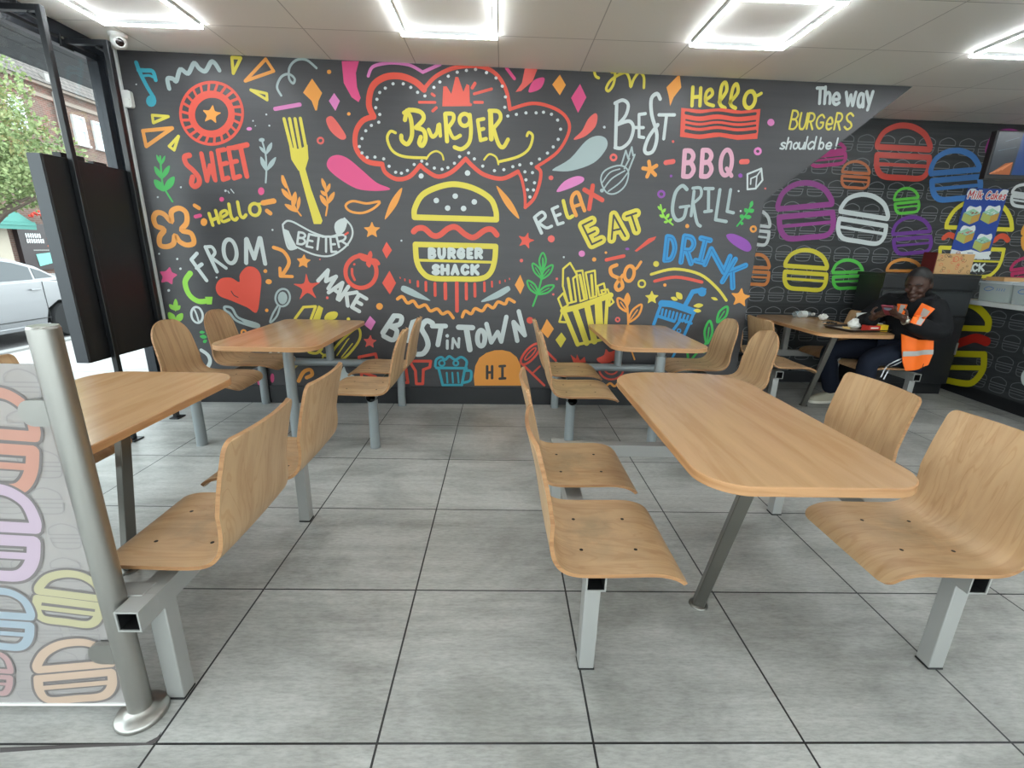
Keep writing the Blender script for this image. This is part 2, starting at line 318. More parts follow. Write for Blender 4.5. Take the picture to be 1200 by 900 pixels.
    ',1556,-2108,1525,-2116,1452,-2164,1396,-2096,1375,-2086,1306,-2140,1287,-2191,1311,-2218,1355,-2241,1295,-2293,1271,-2343,1282,-2335,1344,-2293,1397,-2347,1424,'
    '-2355,1482,-2322,1519,-2273,1509;L7o28:-2125,1176,-2034,1019;L7o27:-2124,1179,-2075,1226;L7o28:-2096,1113,-2051,1144;L7o28:-2003,1275,-1943,1089;S7o24:-2000,127'
    '5,-1955,1277,-1937,1235,-1970,1195;L7o25:-1970,1198,-1869,1118;S7c30:-1771,1255,-1774,1220,-1785,1189,-1801,1167,-1820,1157,-1839,1161,-1855,1178,-1866,1205,-18'
    '69,1239,-1865,1274,-1855,1304,-1839,1326,-1820,1336,-1801,1332,-1785,1315,-1775,1288;L7o32:-1685,1339,-1708,1162;L7o32:-1680,1343,-1641,1197;L7o32:-1641,1197,-1'
    '581,1352;L7o32:-1575,1352,-1562,1159;S3o28:-1481,1285,-1407,1254,-1375,1172,-1435,1078;L3o25:-1451,1127,-1455,1065;L3o25:-1455,1065,-1362,1064;Q4c0:-1675,772,-1'
    '749,812,-1867,864,-1955,902,-1970,970,-1924,1033,-1842,1044,-1782,1011,-1769,1071,-1707,1131,-1639,1123,-1606,1056,-1627,933;S10o8:-1854,938,-1837,906,-1808,890'
    ';S11o41:-2151,1072,-2202,1002,-2187,906,-2125,853,-2043,858;P11c0:-2066,889,-2007,890,-2022,830,-2060,829;Q8c0:-2300,1116,-2288,1077,-2253,1058,-2290,1027,-2305'
    ',983,-2339,1003,-2384,996,-2368,1039,-2380,1078,-2336,1085;Q11c0:-2316,768,-2298,793,-2287,824,-2289,854,-2297,869,-2311,854,-2324,824,-2324,793;Q11c0:-2314,776'
    ',-2315,797,-2323,815,-2341,824,-2356,823,-2358,808,-2351,789,-2334,779;Q11c0:-2314,776,-2296,777,-2280,785,-2271,802,-2270,815,-2283,817,-2300,810,-2310,794;Q11'
    'c0:-2330,676,-2324,708,-2329,738,-2352,756,-2373,759,-2381,737,-2378,705,-2358,685;Q11c0:-2330,676,-2300,684,-2274,702,-2261,732,-2262,753,-2283,751,-2311,734,-'
    '2326,706;S7c18:-2107,752,-2109,727,-2118,704,-2132,687,-2148,678,-2166,679,-2181,690,-2192,708,-2196,732,-2194,757,-2185,779,-2171,796,-2154,805,-2137,804,-2122'
    ',794,-2112,775;S7o14:-2164,782,-2154,743,-2147,690;S1c20:-1922,812,-1867,800,-1824,723,-1680,674,-1690,650,-1768,669,-1849,703,-1890,760,-1923,783;P1c0:-1825,71'
    '7,-1680,670,-1690,650,-1768,669;S1c16:-1400,886,-1412,860,-1430,839,-1453,827,-1475,825,-1495,834,-1508,852,-1514,877,-1510,904,-1498,930,-1480,950,-1458,962,-1'
    '436,964,-1416,956,-1403,938,-1397,913;P1c0:-1418,892,-1426,867,-1442,848,-1461,840,-1480,847,-1491,865,-1494,891,-1486,917,-1470,936,-1450,943,-1432,936,-1420,9'
    '18;S1o15:-1499,832,-1550,758,-1579,688,-1520,742,-1486,817;Q3c0:-1251,1238,-1238,1206,-1205,1196,-1234,1171,-1237,1136,-1267,1152,-1302,1140,-1292,1175,-1310,12'
    '03,-1275,1209;Q4c0:-1250,1090,-1227,1017,-1146,1024,-1212,971,-1189,896,-1254,937,-1321,884,-1294,963,-1357,1005,-1277,1012;S7o14:-1393,1457,-1360,1485,-1315,14'
    '81,-1243,1444,-1163,1404,-1066,1377,-988,1391,-931,1425,-904,1485;S7o14:-1304,1293,-1171,1238,-1047,1232,-933,1297,-868,1382,-867,1457,-917,1517;Q7c0:-999,1438,'
    '-986,1486,-932,1517,-903,1500,-925,1443,-978,1394;S7o14:-1393,1457,-1389,1383,-1367,1279,-1308,1284;P7c0:-1388,1428,-1353,1414,-1331,1355,-1301,1290,-1360,1273,'
    '-1380,1354;L7o17:-1276,1405,-1297,1318;S7o17:-1276,1405,-1242,1399,-1229,1380,-1251,1362,-1286,1363;S7o17:-1286,1363,-1249,1359,-1234,1334,-1259,1315,-1297,1318'
    ';L7o17:-1198,1392,-1227,1300;L7o17:-1198,1392,-1154,1384;L7o17:-1212,1346,-1177,1340;L7o17:-1227,1300,-1182,1292;L7o17:-1152,1383,-1097,1379;L7o17:-1124,1381,-1'
    '145,1279;L7o17:-1097,1376,-1041,1378;L7o17:-1069,1377,-1079,1262;L7o17:-1036,1376,-1037,1262;L7o17:-1036,1376,-996,1380;L7o17:-1037,1319,-1004,1322;L7o17:-1037,'
    '1262,-997,1265;L7o17:-989,1385,-974,1300;S7o17:-989,1385,-941,1394,-918,1380,-934,1355,-981,1340;L7o17:-954,1347,-906,1318;L4o15:-920,1396,-897,1411;P3c0:-1552,'
    '1102,-1555,1094,-1561,1088,-1569,1086,-1577,1088,-1582,1094,-1583,1101,-1580,1109,-1574,1115,-1566,1117,-1558,1115,-1553,1110;P3c0:-1526,1020,-1530,1010,-1540,1'
    '002,-1553,999,-1565,1002,-1574,1009,-1576,1019,-1571,1029,-1561,1037,-1548,1040,-1536,1037,-1528,1030;P3c0:-1580,790,-1582,782,-1588,777,-1596,775,-1603,777,-16'
    '07,782,-1608,789,-1605,796,-1600,802,-1592,804,-1585,802,-1581,797;P7c0:-1468,1417,-1469,1413,-1472,1410,-1476,1409,-1480,1410,-1482,1413,-1483,1417,-1481,1420,'
    '-1478,1423,-1474,1424,-1471,1423,-1468,1421;P7c0:-2355,1216,-2356,1212,-2360,1209,-2364,1208,-2367,1209,-2369,1212,-2370,1216,-2368,1219,-2365,1222,-2361,1223,-'
    '2357,1222,-2355,1220;P7c0:-2223,1180,-2225,1175,-2228,1172,-2233,1171,-2238,1172,-2240,1175,-2241,1179,-2239,1184,-2235,1187,-2230,1189,-2226,1188,-2223,1184;P7'
    'c0:-2211,1106,-2213,1101,-2217,1098,-2222,1096,-2226,1097,-2229,1101,-2229,1105,-2227,1110,-2223,1113,-2218,1115,-2214,1113,-2211,1110;P7c0:-2329,934,-2331,929,'
    '-2336,925,-2341,923,-2346,924,-2350,928,-2350,934,-2348,939,-2343,943,-2338,945,-2332,944,-2329,940;P7c0:-1946,1044,-1947,1040,-1950,1037,-1954,1036,-1958,1037,'
    '-1960,1040,-1961,1043,-1959,1047,-1956,1050,-1952,1051,-1948,1050,-1946,1048;P6c0:-1089,901,-1091,895,-1095,891,-1101,889,-1106,891,-1110,895,-1111,900,-1109,90'
    '6,-1105,910,-1099,912,-1093,910,-1090,906;P6c0:-1126,1203,-1127,1200,-1129,1197,-1132,1196,-1135,1197,-1138,1199,-1138,1202,-1137,1206,-1135,1208,-1131,1209,-11'
    '28,1208,-1126,1206;S3c15:-1784,606,-1786,599,-1791,593,-1797,589,-1804,587,-1810,588,-1816,592,-1819,598,-1819,605,-1817,612,-1812,618,-1806,622,-1799,624,-1793'
    ',622,-1787,619,-1784,613;Q9c0:-2111,600,-2121,608,-2133,612,-2147,607,-2155,600,-2150,593,-2137,588,-2123,592;Q9c0:-2101,559,-2111,573,-2126,580,-2144,575,-2156'
    ',567,-2150,556,-2136,547,-2118,549;Q9c0:-2105,534,-2117,539,-2128,538,-2137,528,-2139,517,-2132,511,-2120,511,-2111,520;Q9c0:-2092,568,-2085,581,-2083,595,-2087'
    ',608,-2093,614,-2098,606,-2102,591,-2099,578;L7o30:-1161,1035,-1075,1120;L7o30:-1075,1120,-1100,1032;L7o30:-1100,1032,-1015,1072;L7o30:-1015,1072,-1086,974;L7o3'
    '0:-1086,943,-968,1024;L7o30:-968,1024,-1018,891;L7o30:-1043,970,-1002,939;L7o30:-924,994,-1005,885;L7o30:-859,950,-972,929;L7o31:-944,934,-940,839;L7o31:-842,93'
    '2,-908,829;L7o30:-842,932,-785,899;L7o31:-875,880,-829,854;L7o31:-908,829,-850,795;S4c33:-692,1115,-704,1067,-733,1025,-775,997,-823,986,-870,995,-909,1022,-933'
    ',1062,-938,1110,-926,1158,-896,1198,-855,1226,-807,1237,-761,1228,-723,1203,-698,1163;Q4c0:-741,1195,-752,1225,-775,1249,-808,1258,-831,1253,-827,1231,-807,1205'
    ',-775,1194;Q4c0:-744,1201,-727,1219,-717,1242,-720,1266,-729,1278,-743,1268,-754,1245,-753,1222;Q4c0:-749,1210,-736,1183,-713,1165,-681,1165,-660,1175,-666,1196'
    ',-688,1217,-718,1220;Q4c0:-755,1216,-767,1197,-771,1175,-760,1156,-747,1148,-736,1161,-730,1183,-739,1202;S4o20:-885,1133,-886,1089,-870,1049;P4c0:-855,1171,-85'
    '7,1166,-861,1163,-866,1161,-870,1162,-873,1166,-874,1170,-873,1175,-869,1178,-864,1180,-860,1179,-856,1175;L2o21:-1375,725,-1297,821,-1199,829,-1246,727;P2c0:-1'
    '231,722,-1175,838,-1139,817,-1173,723;Q2c0:-1137,724,-1111,774,-1051,791,-1024,770,-1057,726;P2c0:-928,729,-931,722,-937,716,-944,714,-951,716,-956,722,-958,729'
    ',-955,736,-949,742,-942,744,-935,742,-930,737;S2c22:-1295,453,-1230,504,-1177,487,-1228,437;L2o17:-1210,455,-1156,412;S2c17:-1126,399,-1129,388,-1135,379,-1144,'
    '373,-1154,371,-1164,373,-1173,379,-1177,388,-1179,398,-1176,409,-1169,418,-1160,424,-1150,426,-1140,424,-1132,418,-1127,410;S2c20:-1115,393,-1053,506,-895,648,-'
    '854,627,-878,534,-1013,389;L2o10:-1060,420,-959,558;L2o10:-1025,403,-924,524;L2o8:-975,541,-950,566;Q7c0:-1014,322,-988,269,-924,235,-1029,177,-1071,176;S7o30:-'
    '2163,449,-2116,408,-2109,348,-2158,270;S3o31:-1400,191,-1351,271,-1294,293,-1281,251,-1330,222;Q6c0:-1831,434,-1792,417,-1754,430,-1775,390,-1828,390;L7o15:-165'
    '0,389,-1575,471;L7o15:-1575,471,-1486,473;L7o15:-1597,427,-1504,428;L7o15:-1534,472,-1544,390;S7o14:-1430,412,-1409,395,-1405,366;P8c0:-1699,197,-1705,172,-1716'
    ',154,-1728,147,-1739,154,-1745,172,-1745,196,-1739,221,-1729,239,-1716,246,-1706,239,-1699,221;P8c0:-1600,215,-1604,194,-1612,179,-1621,173,-1629,179,-1633,194,'
    '-1633,215,-1628,236,-1620,252,-1611,257,-1604,252,-1599,237;P12c0:-1448,339,-1377,340,-1441,280;P8c0:-856,2583,-734,2588,-761,2512,-759,2424,-737,2354,-754,2327'
    ',-802,2356,-852,2446;Q8c0:-1019,1904,-988,1951,-925,1967,-853,1942,-754,1864,-654,1783,-562,1749,-572,1732,-688,1723,-808,1736,-924,1796,-1001,1857;S5o21:-674,2'
    '497,-640,2555,-553,2581,-468,2587,-369,2576,-281,2537;L5o22:-281,2537,-154,2592;S4o27:-276,2430,-184,2516,-39,2577,134,2589,251,2546,326,2447,358,2321;S4o23:358'
    ',2321,521,2366,671,2346,780,2286,811,2192,732,2045,571,1932;S4o26:571,1932,606,1900,600,1815,561,1705,494,1637;S4o22:494,1637,488,1732,459,1846,430,1895;S4o31:4'
    '30,1895,308,1841,169,1865,77,1926,28,1973;S4o31:28,1973,-76,1879,-183,1840,-273,1880,-317,1917;S4o31:-317,1917,-403,1833,-502,1813,-583,1856,-605,1914;S4o36:-60'
    '5,1914,-720,1932,-792,2015,-789,2123,-733,2204,-651,2236;S4o43:-651,2236,-680,2311,-650,2428,-558,2493,-443,2505,-343,2476,-276,2427;P7c0:-20,2547,-22,2542,-26,'
    '2538,-32,2536,-38,2538,-42,2541,-44,2546,-42,2551,-38,2555,-32,2557,-26,2556,-22,2552;P7c0:46,2561,45,2556,40,2552,34,2550,29,2552,24,2555,23,2560,25,2565,29,25'
    '69,35,2571,40,2570,45,2566;P7c0:113,2570,111,2565,107,2561,101,2559,95,2561,91,2564,89,2569,91,2574,95,2578,101,2580,107,2579,111,2575;P7c0:193,2553,191,2548,18'
    '7,2544,181,2542,175,2543,171,2547,169,2552,171,2557,175,2561,181,2563,187,2562,191,2558;P7c0:263,2521,261,2516,257,2512,251,2511,246,2512,241,2515,240,2520,241,'
    '2526,245,2530,251,2531,257,2530,261,2526;P7c0:309,2471,308,2465,304,2461,298,2460,292,2461,287,2465,286,2470,287,2475,291,2479,297,2480,303,2479,308,2476;P7c0:3'
    '34,2401,333,2396,329,2392,323,2391,317,2392,312,2395,311,2401,312,2406,316,2410,322,2411,328,2410,333,2407;P7c0:331,2333,330,2328,325,2324,320,2322,314,2323,309'
    ',2327,307,2332,309,2338,313,2342,319,2343,325,2342,330,2338;P7c0:355,2276,353,2270,349,2266,343,2265,337,2266,333,2269,331,2275,332,2280,337,2284,343,2286,349,2'
    '285,353,2281;P7c0:419,2289,417,2283,413,2279,407,2278,401,2279,397,2282,395,2288,396,2293,401,2297,407,2299,413,2298,417,2294;P7c0:490,2302,489,2296,485,2292,47'
    '9,2291,473,2292,468,2296,466,2301,468,2306,472,2310,478,2312,484,2311,488,2307;P7c0:567,2305,565,2299,561,2295,555,2294,549,2295,544,2299,543,2304,544,2309,548,'
    '2313,554,2315,560,2314,565,2310;P7c0:622,2311,620,2305,616,2301,610,2300,604,2301,600,2305,598,2310,599,2315,603,2319,609,2321,615,2320,620,2316;P7c0:683,2300,6'
    '81,2294,677,2290,671,2288,665,2290,660,2293,658,2299,660,2304,664,2308,670,2310,676,2309,681,2305;P7c0:731,2262,730,2257,726,2253,720,2251,714,2253,709,2256,707'
    ',2262,708,2267,713,2271,719,2273,725,2272,729,2268;P7c0:757,2201,756,2196,752,2192,746,2190,740,2191,735,2195,733,2200,734,2206,739,2210,745,2212,751,2210,755,2'
    '207;P7c0:743,2131,741,2126,737,2121,731,2120,725,2121,720,2125,718,2130,720,2136,724,2140,730,2142,736,2140,741,2137;P7c0:707,2078,706,2072,702,2068,696,2066,68'
    '9,2067,685,2071,683,2077,684,2082,688,2087,695,2088,701,2087,705,2083;P7c0:665,2033,664,2028,659,2023,653,2022,647,2023,642,2027,640,2032,642,2038,646,2042,652,'
    '2044,658,2043,663,2039;P7c0:605,1989,604,1984,600,1979,594,1978,587,1979,583,1983,581,1988,582,1994,587,1998,593,2000,599,1999,604,1995;P7c0:544,1956,542,1951,5'
    '38,1946,532,1945,525,1946,521,1950,519,1956,520,1961,525,1966,531,1967,537,1966,542,1962;P7c0:496,1896,495,1890,490,1886,484,1884,478,1885,473,1889,472,1895,473'
    ',1901,477,1905,484,1907,490,1905,494,1901;P7c0:555,1892,554,1886,549,1882,543,1880,537,1881,532,1885,531,1891,532,1897,536,1901,542,1903,549,1901,553,1897;P7c0:'
    '506,1839,505,1833,500,1829,494,1827,488,1828,483,1833,481,1838,483,1844,487,1848,493,1850,499,1849,504,1845;P7c0:574,1820,572,1814,568,1809,562,1808,555,1809,55'
    '1,1813,549,1819,550,1825,555,1829,561,1831,567,1829,572,1825;P7c0:521,1767,519,1762,515,1757,509,1756,503,1757,498,1761,496,1767,497,1773,502,1777,508,1779,514,'
    '1777,519,1773;P7c0:568,1767,566,1762,562,1757,556,1755,549,1757,545,1761,543,1767,544,1773,549,1777,555,1779,561,1777,566,1773;P7c0:542,1716,540,1710,536,1705,5'
    '29,1704,523,1705,518,1709,516,1715,518,1721,522,1725,529,1727,535,1726,540,1722;P7c0:455,1944,453,1938,449,1934,443,1932,437,1933,432,1937,430,1943,432,1949,436'
    ',1953,442,1955,448,1953,453,1949;P7c0:401,1929,400,1924,395,1919,389,1918,383,1919,378,1923,377,1929,378,1934,383,1938,389,1940,395,1939,399,1935;P7c0:333,1906,'
    '331,1900,327,1896,321,1894,314,1896,310,1900,308,1905,310,1911,314,1915,320,1917,326,1916,331,1912;P7c0:261,1897,259,1891,255,1887,248,1885,242,1886,238,1890,23'
    '6,1896,238,1902,242,1906,248,1908,254,1906,259,1902;P7c0:170,1926,168,1920,164,1916,158,1914,152,1916,147,1920,146,1925,147,1931,152,1935,158,1937,164,1936,168,'
    '1932;P7c0:106,1974,104,1969,100,1964,94,1963,87,1964,83,1968,81,1974,83,1979,87,1983,94,1985,100,1984,104,1980;P7c0:62,2014,60,2009,56,2005,50,2003,44,2004,39,2'
    '008,38,2014,39,2019,44,2023,50,2025,56,2024,60,2020;P7c0:-6,1986,-8,1980,-13,1976,-19,1974,-25,1976,-29,1980,-31,1985,-29,1991,-25,1995,-18,1997,-12,1995,-8,199'
    '1;P7c0:-46,1939,-48,1933,-52,1929,-58,1927,-64,1928,-69,1932,-70,1938,-69,1944,-64,1948,-58,1949,-52,1948,-48,1944;P7c0:-97,1906,-98,1901,-103,1896,-109,1895,-1'
    '15,1896,-119,1900,-121,1906,-119,1911,-115,1915,-109,1917,-102,1916,-98,1912;P7c0:-141,1894,-142,1888,-147,1884,-153,1882,-159,1883,-163,1887,-165,1893,-163,189'
    '9,-159,1903,-153,1905,-147,1903,-142,1899;P7c0:-200,1900,-201,1895,-206,1890,-212,1889,-218,1890,-222,1894,-224,1899,-222,1905,-218,1909,-212,1911,-206,1910,-20'
    '1,1906;P7c0:-255,1926,-257,1921,-261,1917,-267,1915,-273,1916,-278,1920,-279,1926,-277,1931,-273,1935,-267,1937,-261,1936,-257,1932;P7c0:-294,1946,-295,1940,-30'
    '0,1936,-306,1934,-312,1936,-316,1940,-318,1945,-316,1951,-311,1955,-305,1957,-299,1955,-295,1951;P7c0:-352,1920,-353,1915,-358,1911,-364,1909,-370,1910,-374,191'
    '4,-376,1920,-374,1925,-369,1930,-363,1931,-357,1930,-353,1926;P7c0:-404,1877,-406,1871,-411,1867,-417,1865,-423,1867,-427,1871,-428,1876,-427,1882,-422,1886,-41'
    '6,1888,-410,1886,-406,1882;P7c0:-450,1856,-452,1850,-457,1846,-463,1844,-469,1846,-473,1850,-475,1855,-473,1861,-468,1865,-462,1867,-456,1865,-452,1861;P7c0:-49'
    '4,1861,-496,1856,-500,1852,-506,1850,-512,1851,-517,1855,-518,1861,-516,1866,-511,1871,-505,1872,-499,1871,-495,1867;P7c0:-542,1902,-543,1896,-548,1892,-554,189'
    '0,-560,1892,-564,1896,-566,1901,-564,1907,-559,1911,-553,1913,-547,1911,-543,1907;P7c0:-579,1952,-581,1946,-586,1942,-592,1940,-598,1942,-602,1946,-603,1951,-60'
    '1,1957,-597,1961,-591,1963,-585,1961,-581,1957;P7c0:-644,1962,-646,1957,-651,1952,-657,1951,-663,1952,-667,1956,-668,1961,-666,1967,-662,1971,-656,1973,-650,197'
    '1,-646,1968;P7c0:-702,1959,-704,1953,-709,1949,-715,1947,-721,1949,-725,1953,-726,1958,-724,1964,-720,1968,-714,1969,-708,1968,-704,1964;P7c0:-739,1988,-741,198'
    '2,-746,1978,-752,1976,-758,1978,-762,1982,-763,1987,-761,1993,-756,1997,-750,1998,-745,1997,-740,1993;P7c0:-756,2031,-758,2025,-762,2021,-768,2020,-774,2021,-77'
    '8,2025,-779,2030,-777,2036,-773,2040,-767,2041,-761,2040,-757,2036;P7c0:-733,2086,-735,2080,-739,2076,-745,2075,-751,2076,-755,2080,-757,2085,-755,2090,-750,209'
    '4,-744,2096,-738,2095,-734,2091;P7c0:-702,2139,-704,2134,-708,2130,-714,2128,-720,2129,-724,2133,-725,2138,-723,2144,-719,2148,-713,2149,-707,2148,-703,2144;P7c'
    '0:-659,2177,-661,2171,-665,2167,-671,2166,-677,2167,-681,2171,-682,2176,-680,2181,-676,2185,-670,2187,-664,2186,-660,2182;P7c0:-603,2200,-605,2194,-610,2190,-61'
    '6,2189,-621,2190,-625,2194,-627,2199,-625,2204,-620,2208,-614,2210,-609,2209,-605,2205;P7c0:-593,2252,-595,2246,-600,2242,-606,2241,-611,2242,-615,2246,-617,225'
    '1,-615,2256,-610,2260,-604,2262,-599,2261,-595,2257;P7c0:-620,2295,-622,2290,-626,2286,-632,2284,-638,2285,-642,2289,-643,2294,-641,2300,-637,2304,-631,2305,-62'
    '5,2304,-621,2300;P7c0:-608,2350,-610,2345,-615,2341,-620,2339,-626,2341,-630,2344,-631,2349,-630,2355,-625,2359,-619,2360,-614,2359,-610,2355;P7c0:-586,2395,-58'
    '8,2390,-592,2386,-598,2384,-603,2385,-607,2389,-609,2394,-607,2399,-603,2403,-597,2405,-591,2404,-587,2400;P7c0:-544,2425,-546,2419,-550,2416,-556,2414,-562,241'
    '5,-566,2419,-567,2424,-565,2429,-561,2433,-555,2434,-549,2433,-545,2430;P7c0:-487,2455,-488,2450,-493,2446,-498,2444,-504,2445,-508,2449,-510,2454,-508,2459,-50'
    '3,2463,-498,2465,-492,2464,-488,2460;P7c0:-413,2458,-415,2453,-419,2449,-425,2447,-431,2448,-435,2452,-436,2457,-434,2462,-430,2466,-424,2468,-419,2466,-414,246'
    '3;P7c0:-359,2437,-361,2432,-365,2428,-371,2426,-377,2427,-381,2431,-382,2436,-381,2441,-376,2445,-370,2447,-365,2446,-361,2442;P7c0:-311,2407,-313,2401,-317,239'
    '7,-323,2396,-329,2397,-333,2401,-334,2406,-333,2411,-328,2415,-322,2417,-317,2415,-312,2412;P7c0:-258,2385,-260,2380,-264,2376,-270,2375,-276,2376,-280,2379,-28'
    '1,2385,-280,2390,-275,2394,-269,2395,-264,2394,-259,2391;P7c0:-191,2443,-193,2438,-197,2434,-203,2433,-209,2434,-213,2437,-214,2443,-213,2448,-208,2452,-203,245'
    '3,-197,2452,-193,2448;P7c0:-147,2480,-149,2475,-153,2471,-159,2469,-165,2470,-169,2474,-170,2479,-169,2484,-164,2488,-159,2489,-153,2488,-149,2485;P7c0:-86,2519'
    ',-87,2514,-92,2510,-97,2508,-103,2510,-107,2513,-109,2518,-107,2523,-103,2527,-97,2529,-91,2528,-87,2524;P7c0:-294,1841,-297,1832,-304,1825,-314,1822,-324,1824,'
    '-331,1831,-333,1840,-330,1849,-323,1856,-313,1859,-303,1857,-296,1850;P7c0:63,1873,60,1863,52,1856,42,1853,31,1855,23,1862,20,1872,23,1882,31,1890,42,1893,52,18'
    '90,60,1883;P4c0:-144,2321,-135,2451,-110,2454,-76,2405,-45,2516,-25,2516,12,2422,36,2474,56,2466,59,2354,77,2345,71,2331;L4o18:-313,2342,-196,2346;L4o19:-218,24'
    '00,-201,2389;L4o21:-215,2289,-188,2311;L4o23:77,2451,97,2480;L4o19:91,2412,220,2449;L4o20:94,2357,153,2359;S2o31:-405,2282,-378,2230,-373,2124,-408,2060,-449,20'
    '81,-453,2114;S2o31:-422,2222,-394,2285,-306,2279,-284,2234,-342,2173;S2o32:-342,2173,-286,2156,-273,2100,-298,2053,-321,2069,-308,2110;L2o25:-429,2268,-388,2293'
    ';S2o28:-248,2162,-222,2116,-189,2141,-176,2195;L2o26:-167,2201,-162,2124;L2o31:-123,2271,-112,2089;S2o28:-121,2274,-68,2273,-63,2235,-102,2182;S2o26:-102,2182,-'
    '64,2113,-13,2131;S2c28:59,2240,56,2224,47,2211,35,2202,20,2198,5,2201,-7,2209,-15,2222,-18,2237,-15,2252,-7,2265,6,2274,20,2278,35,2276,48,2267,56,2255;S2o29:59'
    ',2273,68,2166,53,2084,-2,2039,-56,2050;L2o26:118,2235,140,2104;L2o25:118,2240,163,2250;L2o26:128,2174,163,2183;L2o26:140,2104,182,2116;L2o37:213,2300,221,2117;S'
    '2o28:204,2305,272,2302,288,2255,241,2194;S2o29:235,2194,276,2085,313,2063,348,2116;S2o20:-495,2133,-532,2141,-558,2090,-523,2010,-435,1972,-273,1969;S2o14:-271,'
    '1961,-240,1999,-194,2018,-153,1998,-141,1961;S2o20:491,2147,505,2171,535,2144,509,2058,427,2000,278,1959;S2o14:278,1942,259,1992,207,2010,168,1971;S2o42:-375,15'
    '40,-370,1605,-308,1705,-184,1766,-54,1790,92,1763,217,1695,262,1608,269,1541;L2o43:-375,1540,269,1540;P7c0:-180,1668,-183,1658,-191,1651,-202,1648,-213,1650,-22'
    '0,1657,-223,1667,-220,1677,-212,1685,-201,1688,-190,1686,-183,1679;P7c0:-33,1705,-36,1694,-44,1687,-55,1684,-65,1686,-73,1693,-76,1703,-73,1714,-65,1721,-54,172'
    '4,-43,1722,-36,1715;P7c0:116,1667,113,1657,105,1649,94,1646,83,1648,75,1655,72,1666,75,1676,83,1684,94,1687,105,1684,113,1677;P7c0:-93,1616,-96,1605,-104,1597,-'
    '115,1594,-125,1597,-133,1604,-136,1614,-133,1625,-125,1632,-114,1635,-103,1633,-95,1626;P7c0:32,1616,29,1606,21,1598,10,1595,-1,1597,-9,1605,-12,1615,-9,1625,-1'
    ',1633,10,1636,21,1634,29,1626;Q3c0:-605,1517,-553,1569,-503,1636,-470,1711,-462,1752,-497,1724,-548,1659,-584,1585;Q3c0:265,1789,295,1720,344,1644,408,1578,449,'
    '1551,434,1596,387,1674,326,1740;S3c18:-900,1611,-844,1645,-739,1631,-638,1647,-688,1596,-774,1561,-865,1569;L8o22:326,2587,386,2522;P6c0:461,2592,554,2593,521,2'
    '512,437,2444,397,2436,442,2496;Q8c0:494,2439,541,2446,583,2468,605,2506,606,2535,573,2535,529,2516,504,2480;P3c0:720,2561,768,2496,727,2427,667,2495;P6c0:707,18'
    '59,705,1851,699,1844,690,1842,680,1844,673,1850,670,1858,672,1867,679,1873,688,1876,697,1874,705,1868;S4o43:-385,1432,-354,1457,-300,1458,-238,1409,-183,1410,-1'
    '12,1463,-49,1474,27,1419,93,1402,180,1459,235,1464,274,1425;L2o42:-374,1336,266,1336;S2o43:266,1336,258,1222,223,1126,142,1080,-52,1074,-246,1076,-325,1122,-367'
    ',1207,-374,1336;L2o21:-354,1215,242,1212;L7o28:-263,1302,-264,1237;S7o28:-263,1302,-238,1301,-226,1289,-239,1273,-264,1271;S7o28:-264,1271,-237,1272,-223,1255,-'
    '238,1238,-264,1237;S7o28:-187,1304,-187,1262,-178,1241,-167,1239,-157,1242,-147,1263,-146,1305;L7o28:-107,1306,-108,1241;S7o28:-107,1306,-79,1304,-66,1290,-79,1'
    '274,-108,1271;L7o28:-91,1272,-67,1242;S7o28:7,1296,-9,1308,-30,1291,-33,1262,-14,1243,5,1253,7,1273;L7o28:-10,1273,7,1273;L7o28:45,1309,45,1245;L7o28:45,1309,74'
    ',1310;L7o28:45,1277,68,1278;L7o28:45,1245,74,1245;L7o28:109,1311,109,1246;S7o28:109,1311,138,1310,151,1295,139,1279,109,1277;L7o28:126,1277,151,1247;S7o29:-195,'
    '1166,-215,1175,-234,1162,-224,1146,-204,1138,-196,1125,-216,1112,-237,1121;L7o29:-164,1176,-165,1113;L7o29:-119,1177,-120,1114;L7o29:-164,1144,-119,1145;L7o29:-'
    '84,1115,-61,1178;L7o29:-61,1178,-39,1116;L7o29:-75,1137,-48,1138;S7o29:42,1168,24,1180,1,1164,-1,1135,19,1117,42,1129;L7o29:77,1181,77,1118;L7o29:123,1182,77,11'
    '44;L7o29:89,1153,123,1119;L4o10:-506,1075,-504,1069;L4o10:-468,1064,-467,1051;L4o13:-428,1056,-427,1036;L4o19:-364,1047,-364,1009;L4o21:-300,1042,-300,975;L4o24'
    ':-226,1034,-226,937;L4o29:-142,1032,-142,913;L4o30:-48,1041,-48,813;L4o25:29,1036,30,913;L4o23:99,1037,101,937;L4o20:177,1049,179,981;L4o16:239,1058,241,1018;L4'
    'o13:303,1064,304,1048;L4o10:347,1073,348,1062;L4o10:382,1087,384,1080;Q1c0:-501,991,-481,1011,-410,985,-279,907,-283,894,-396,921,-491,964;Q1c0:389,1008,366,102'
    '4,274,975,163,908,168,891,292,927,383,985;S3o26:-534,902,-493,922,-454,871,-405,888,-366,840,-308,858,-268,809,-211,827,-170,786,-121,804,-80,755;S3o26:-5,764,2'
    '0,814,69,791,102,836,161,817,202,867,252,844,292,894,351,878,375,920,428,896;L7o43:-568,762,-667,619;S7o40:-568,764,-509,755,-525,695,-602,674;S7o40:-602,674,-5'
    '51,638,-584,560,-662,592;L7o34:-419,715,-471,554;L7o33:-419,715,-369,733;L7o33:-447,640,-396,657;L7o34:-471,554,-408,555;S7o44:-254,707,-303,726,-345,666,-307,5'
    '83,-296,514,-334,450,-388,439;L7o40:-255,683,-145,685;L7o41:-180,684,-212,524;L7o24:-132,560,-133,494;P7c0:-117,603,-119,595,-124,589,-132,587,-139,589,-145,594'
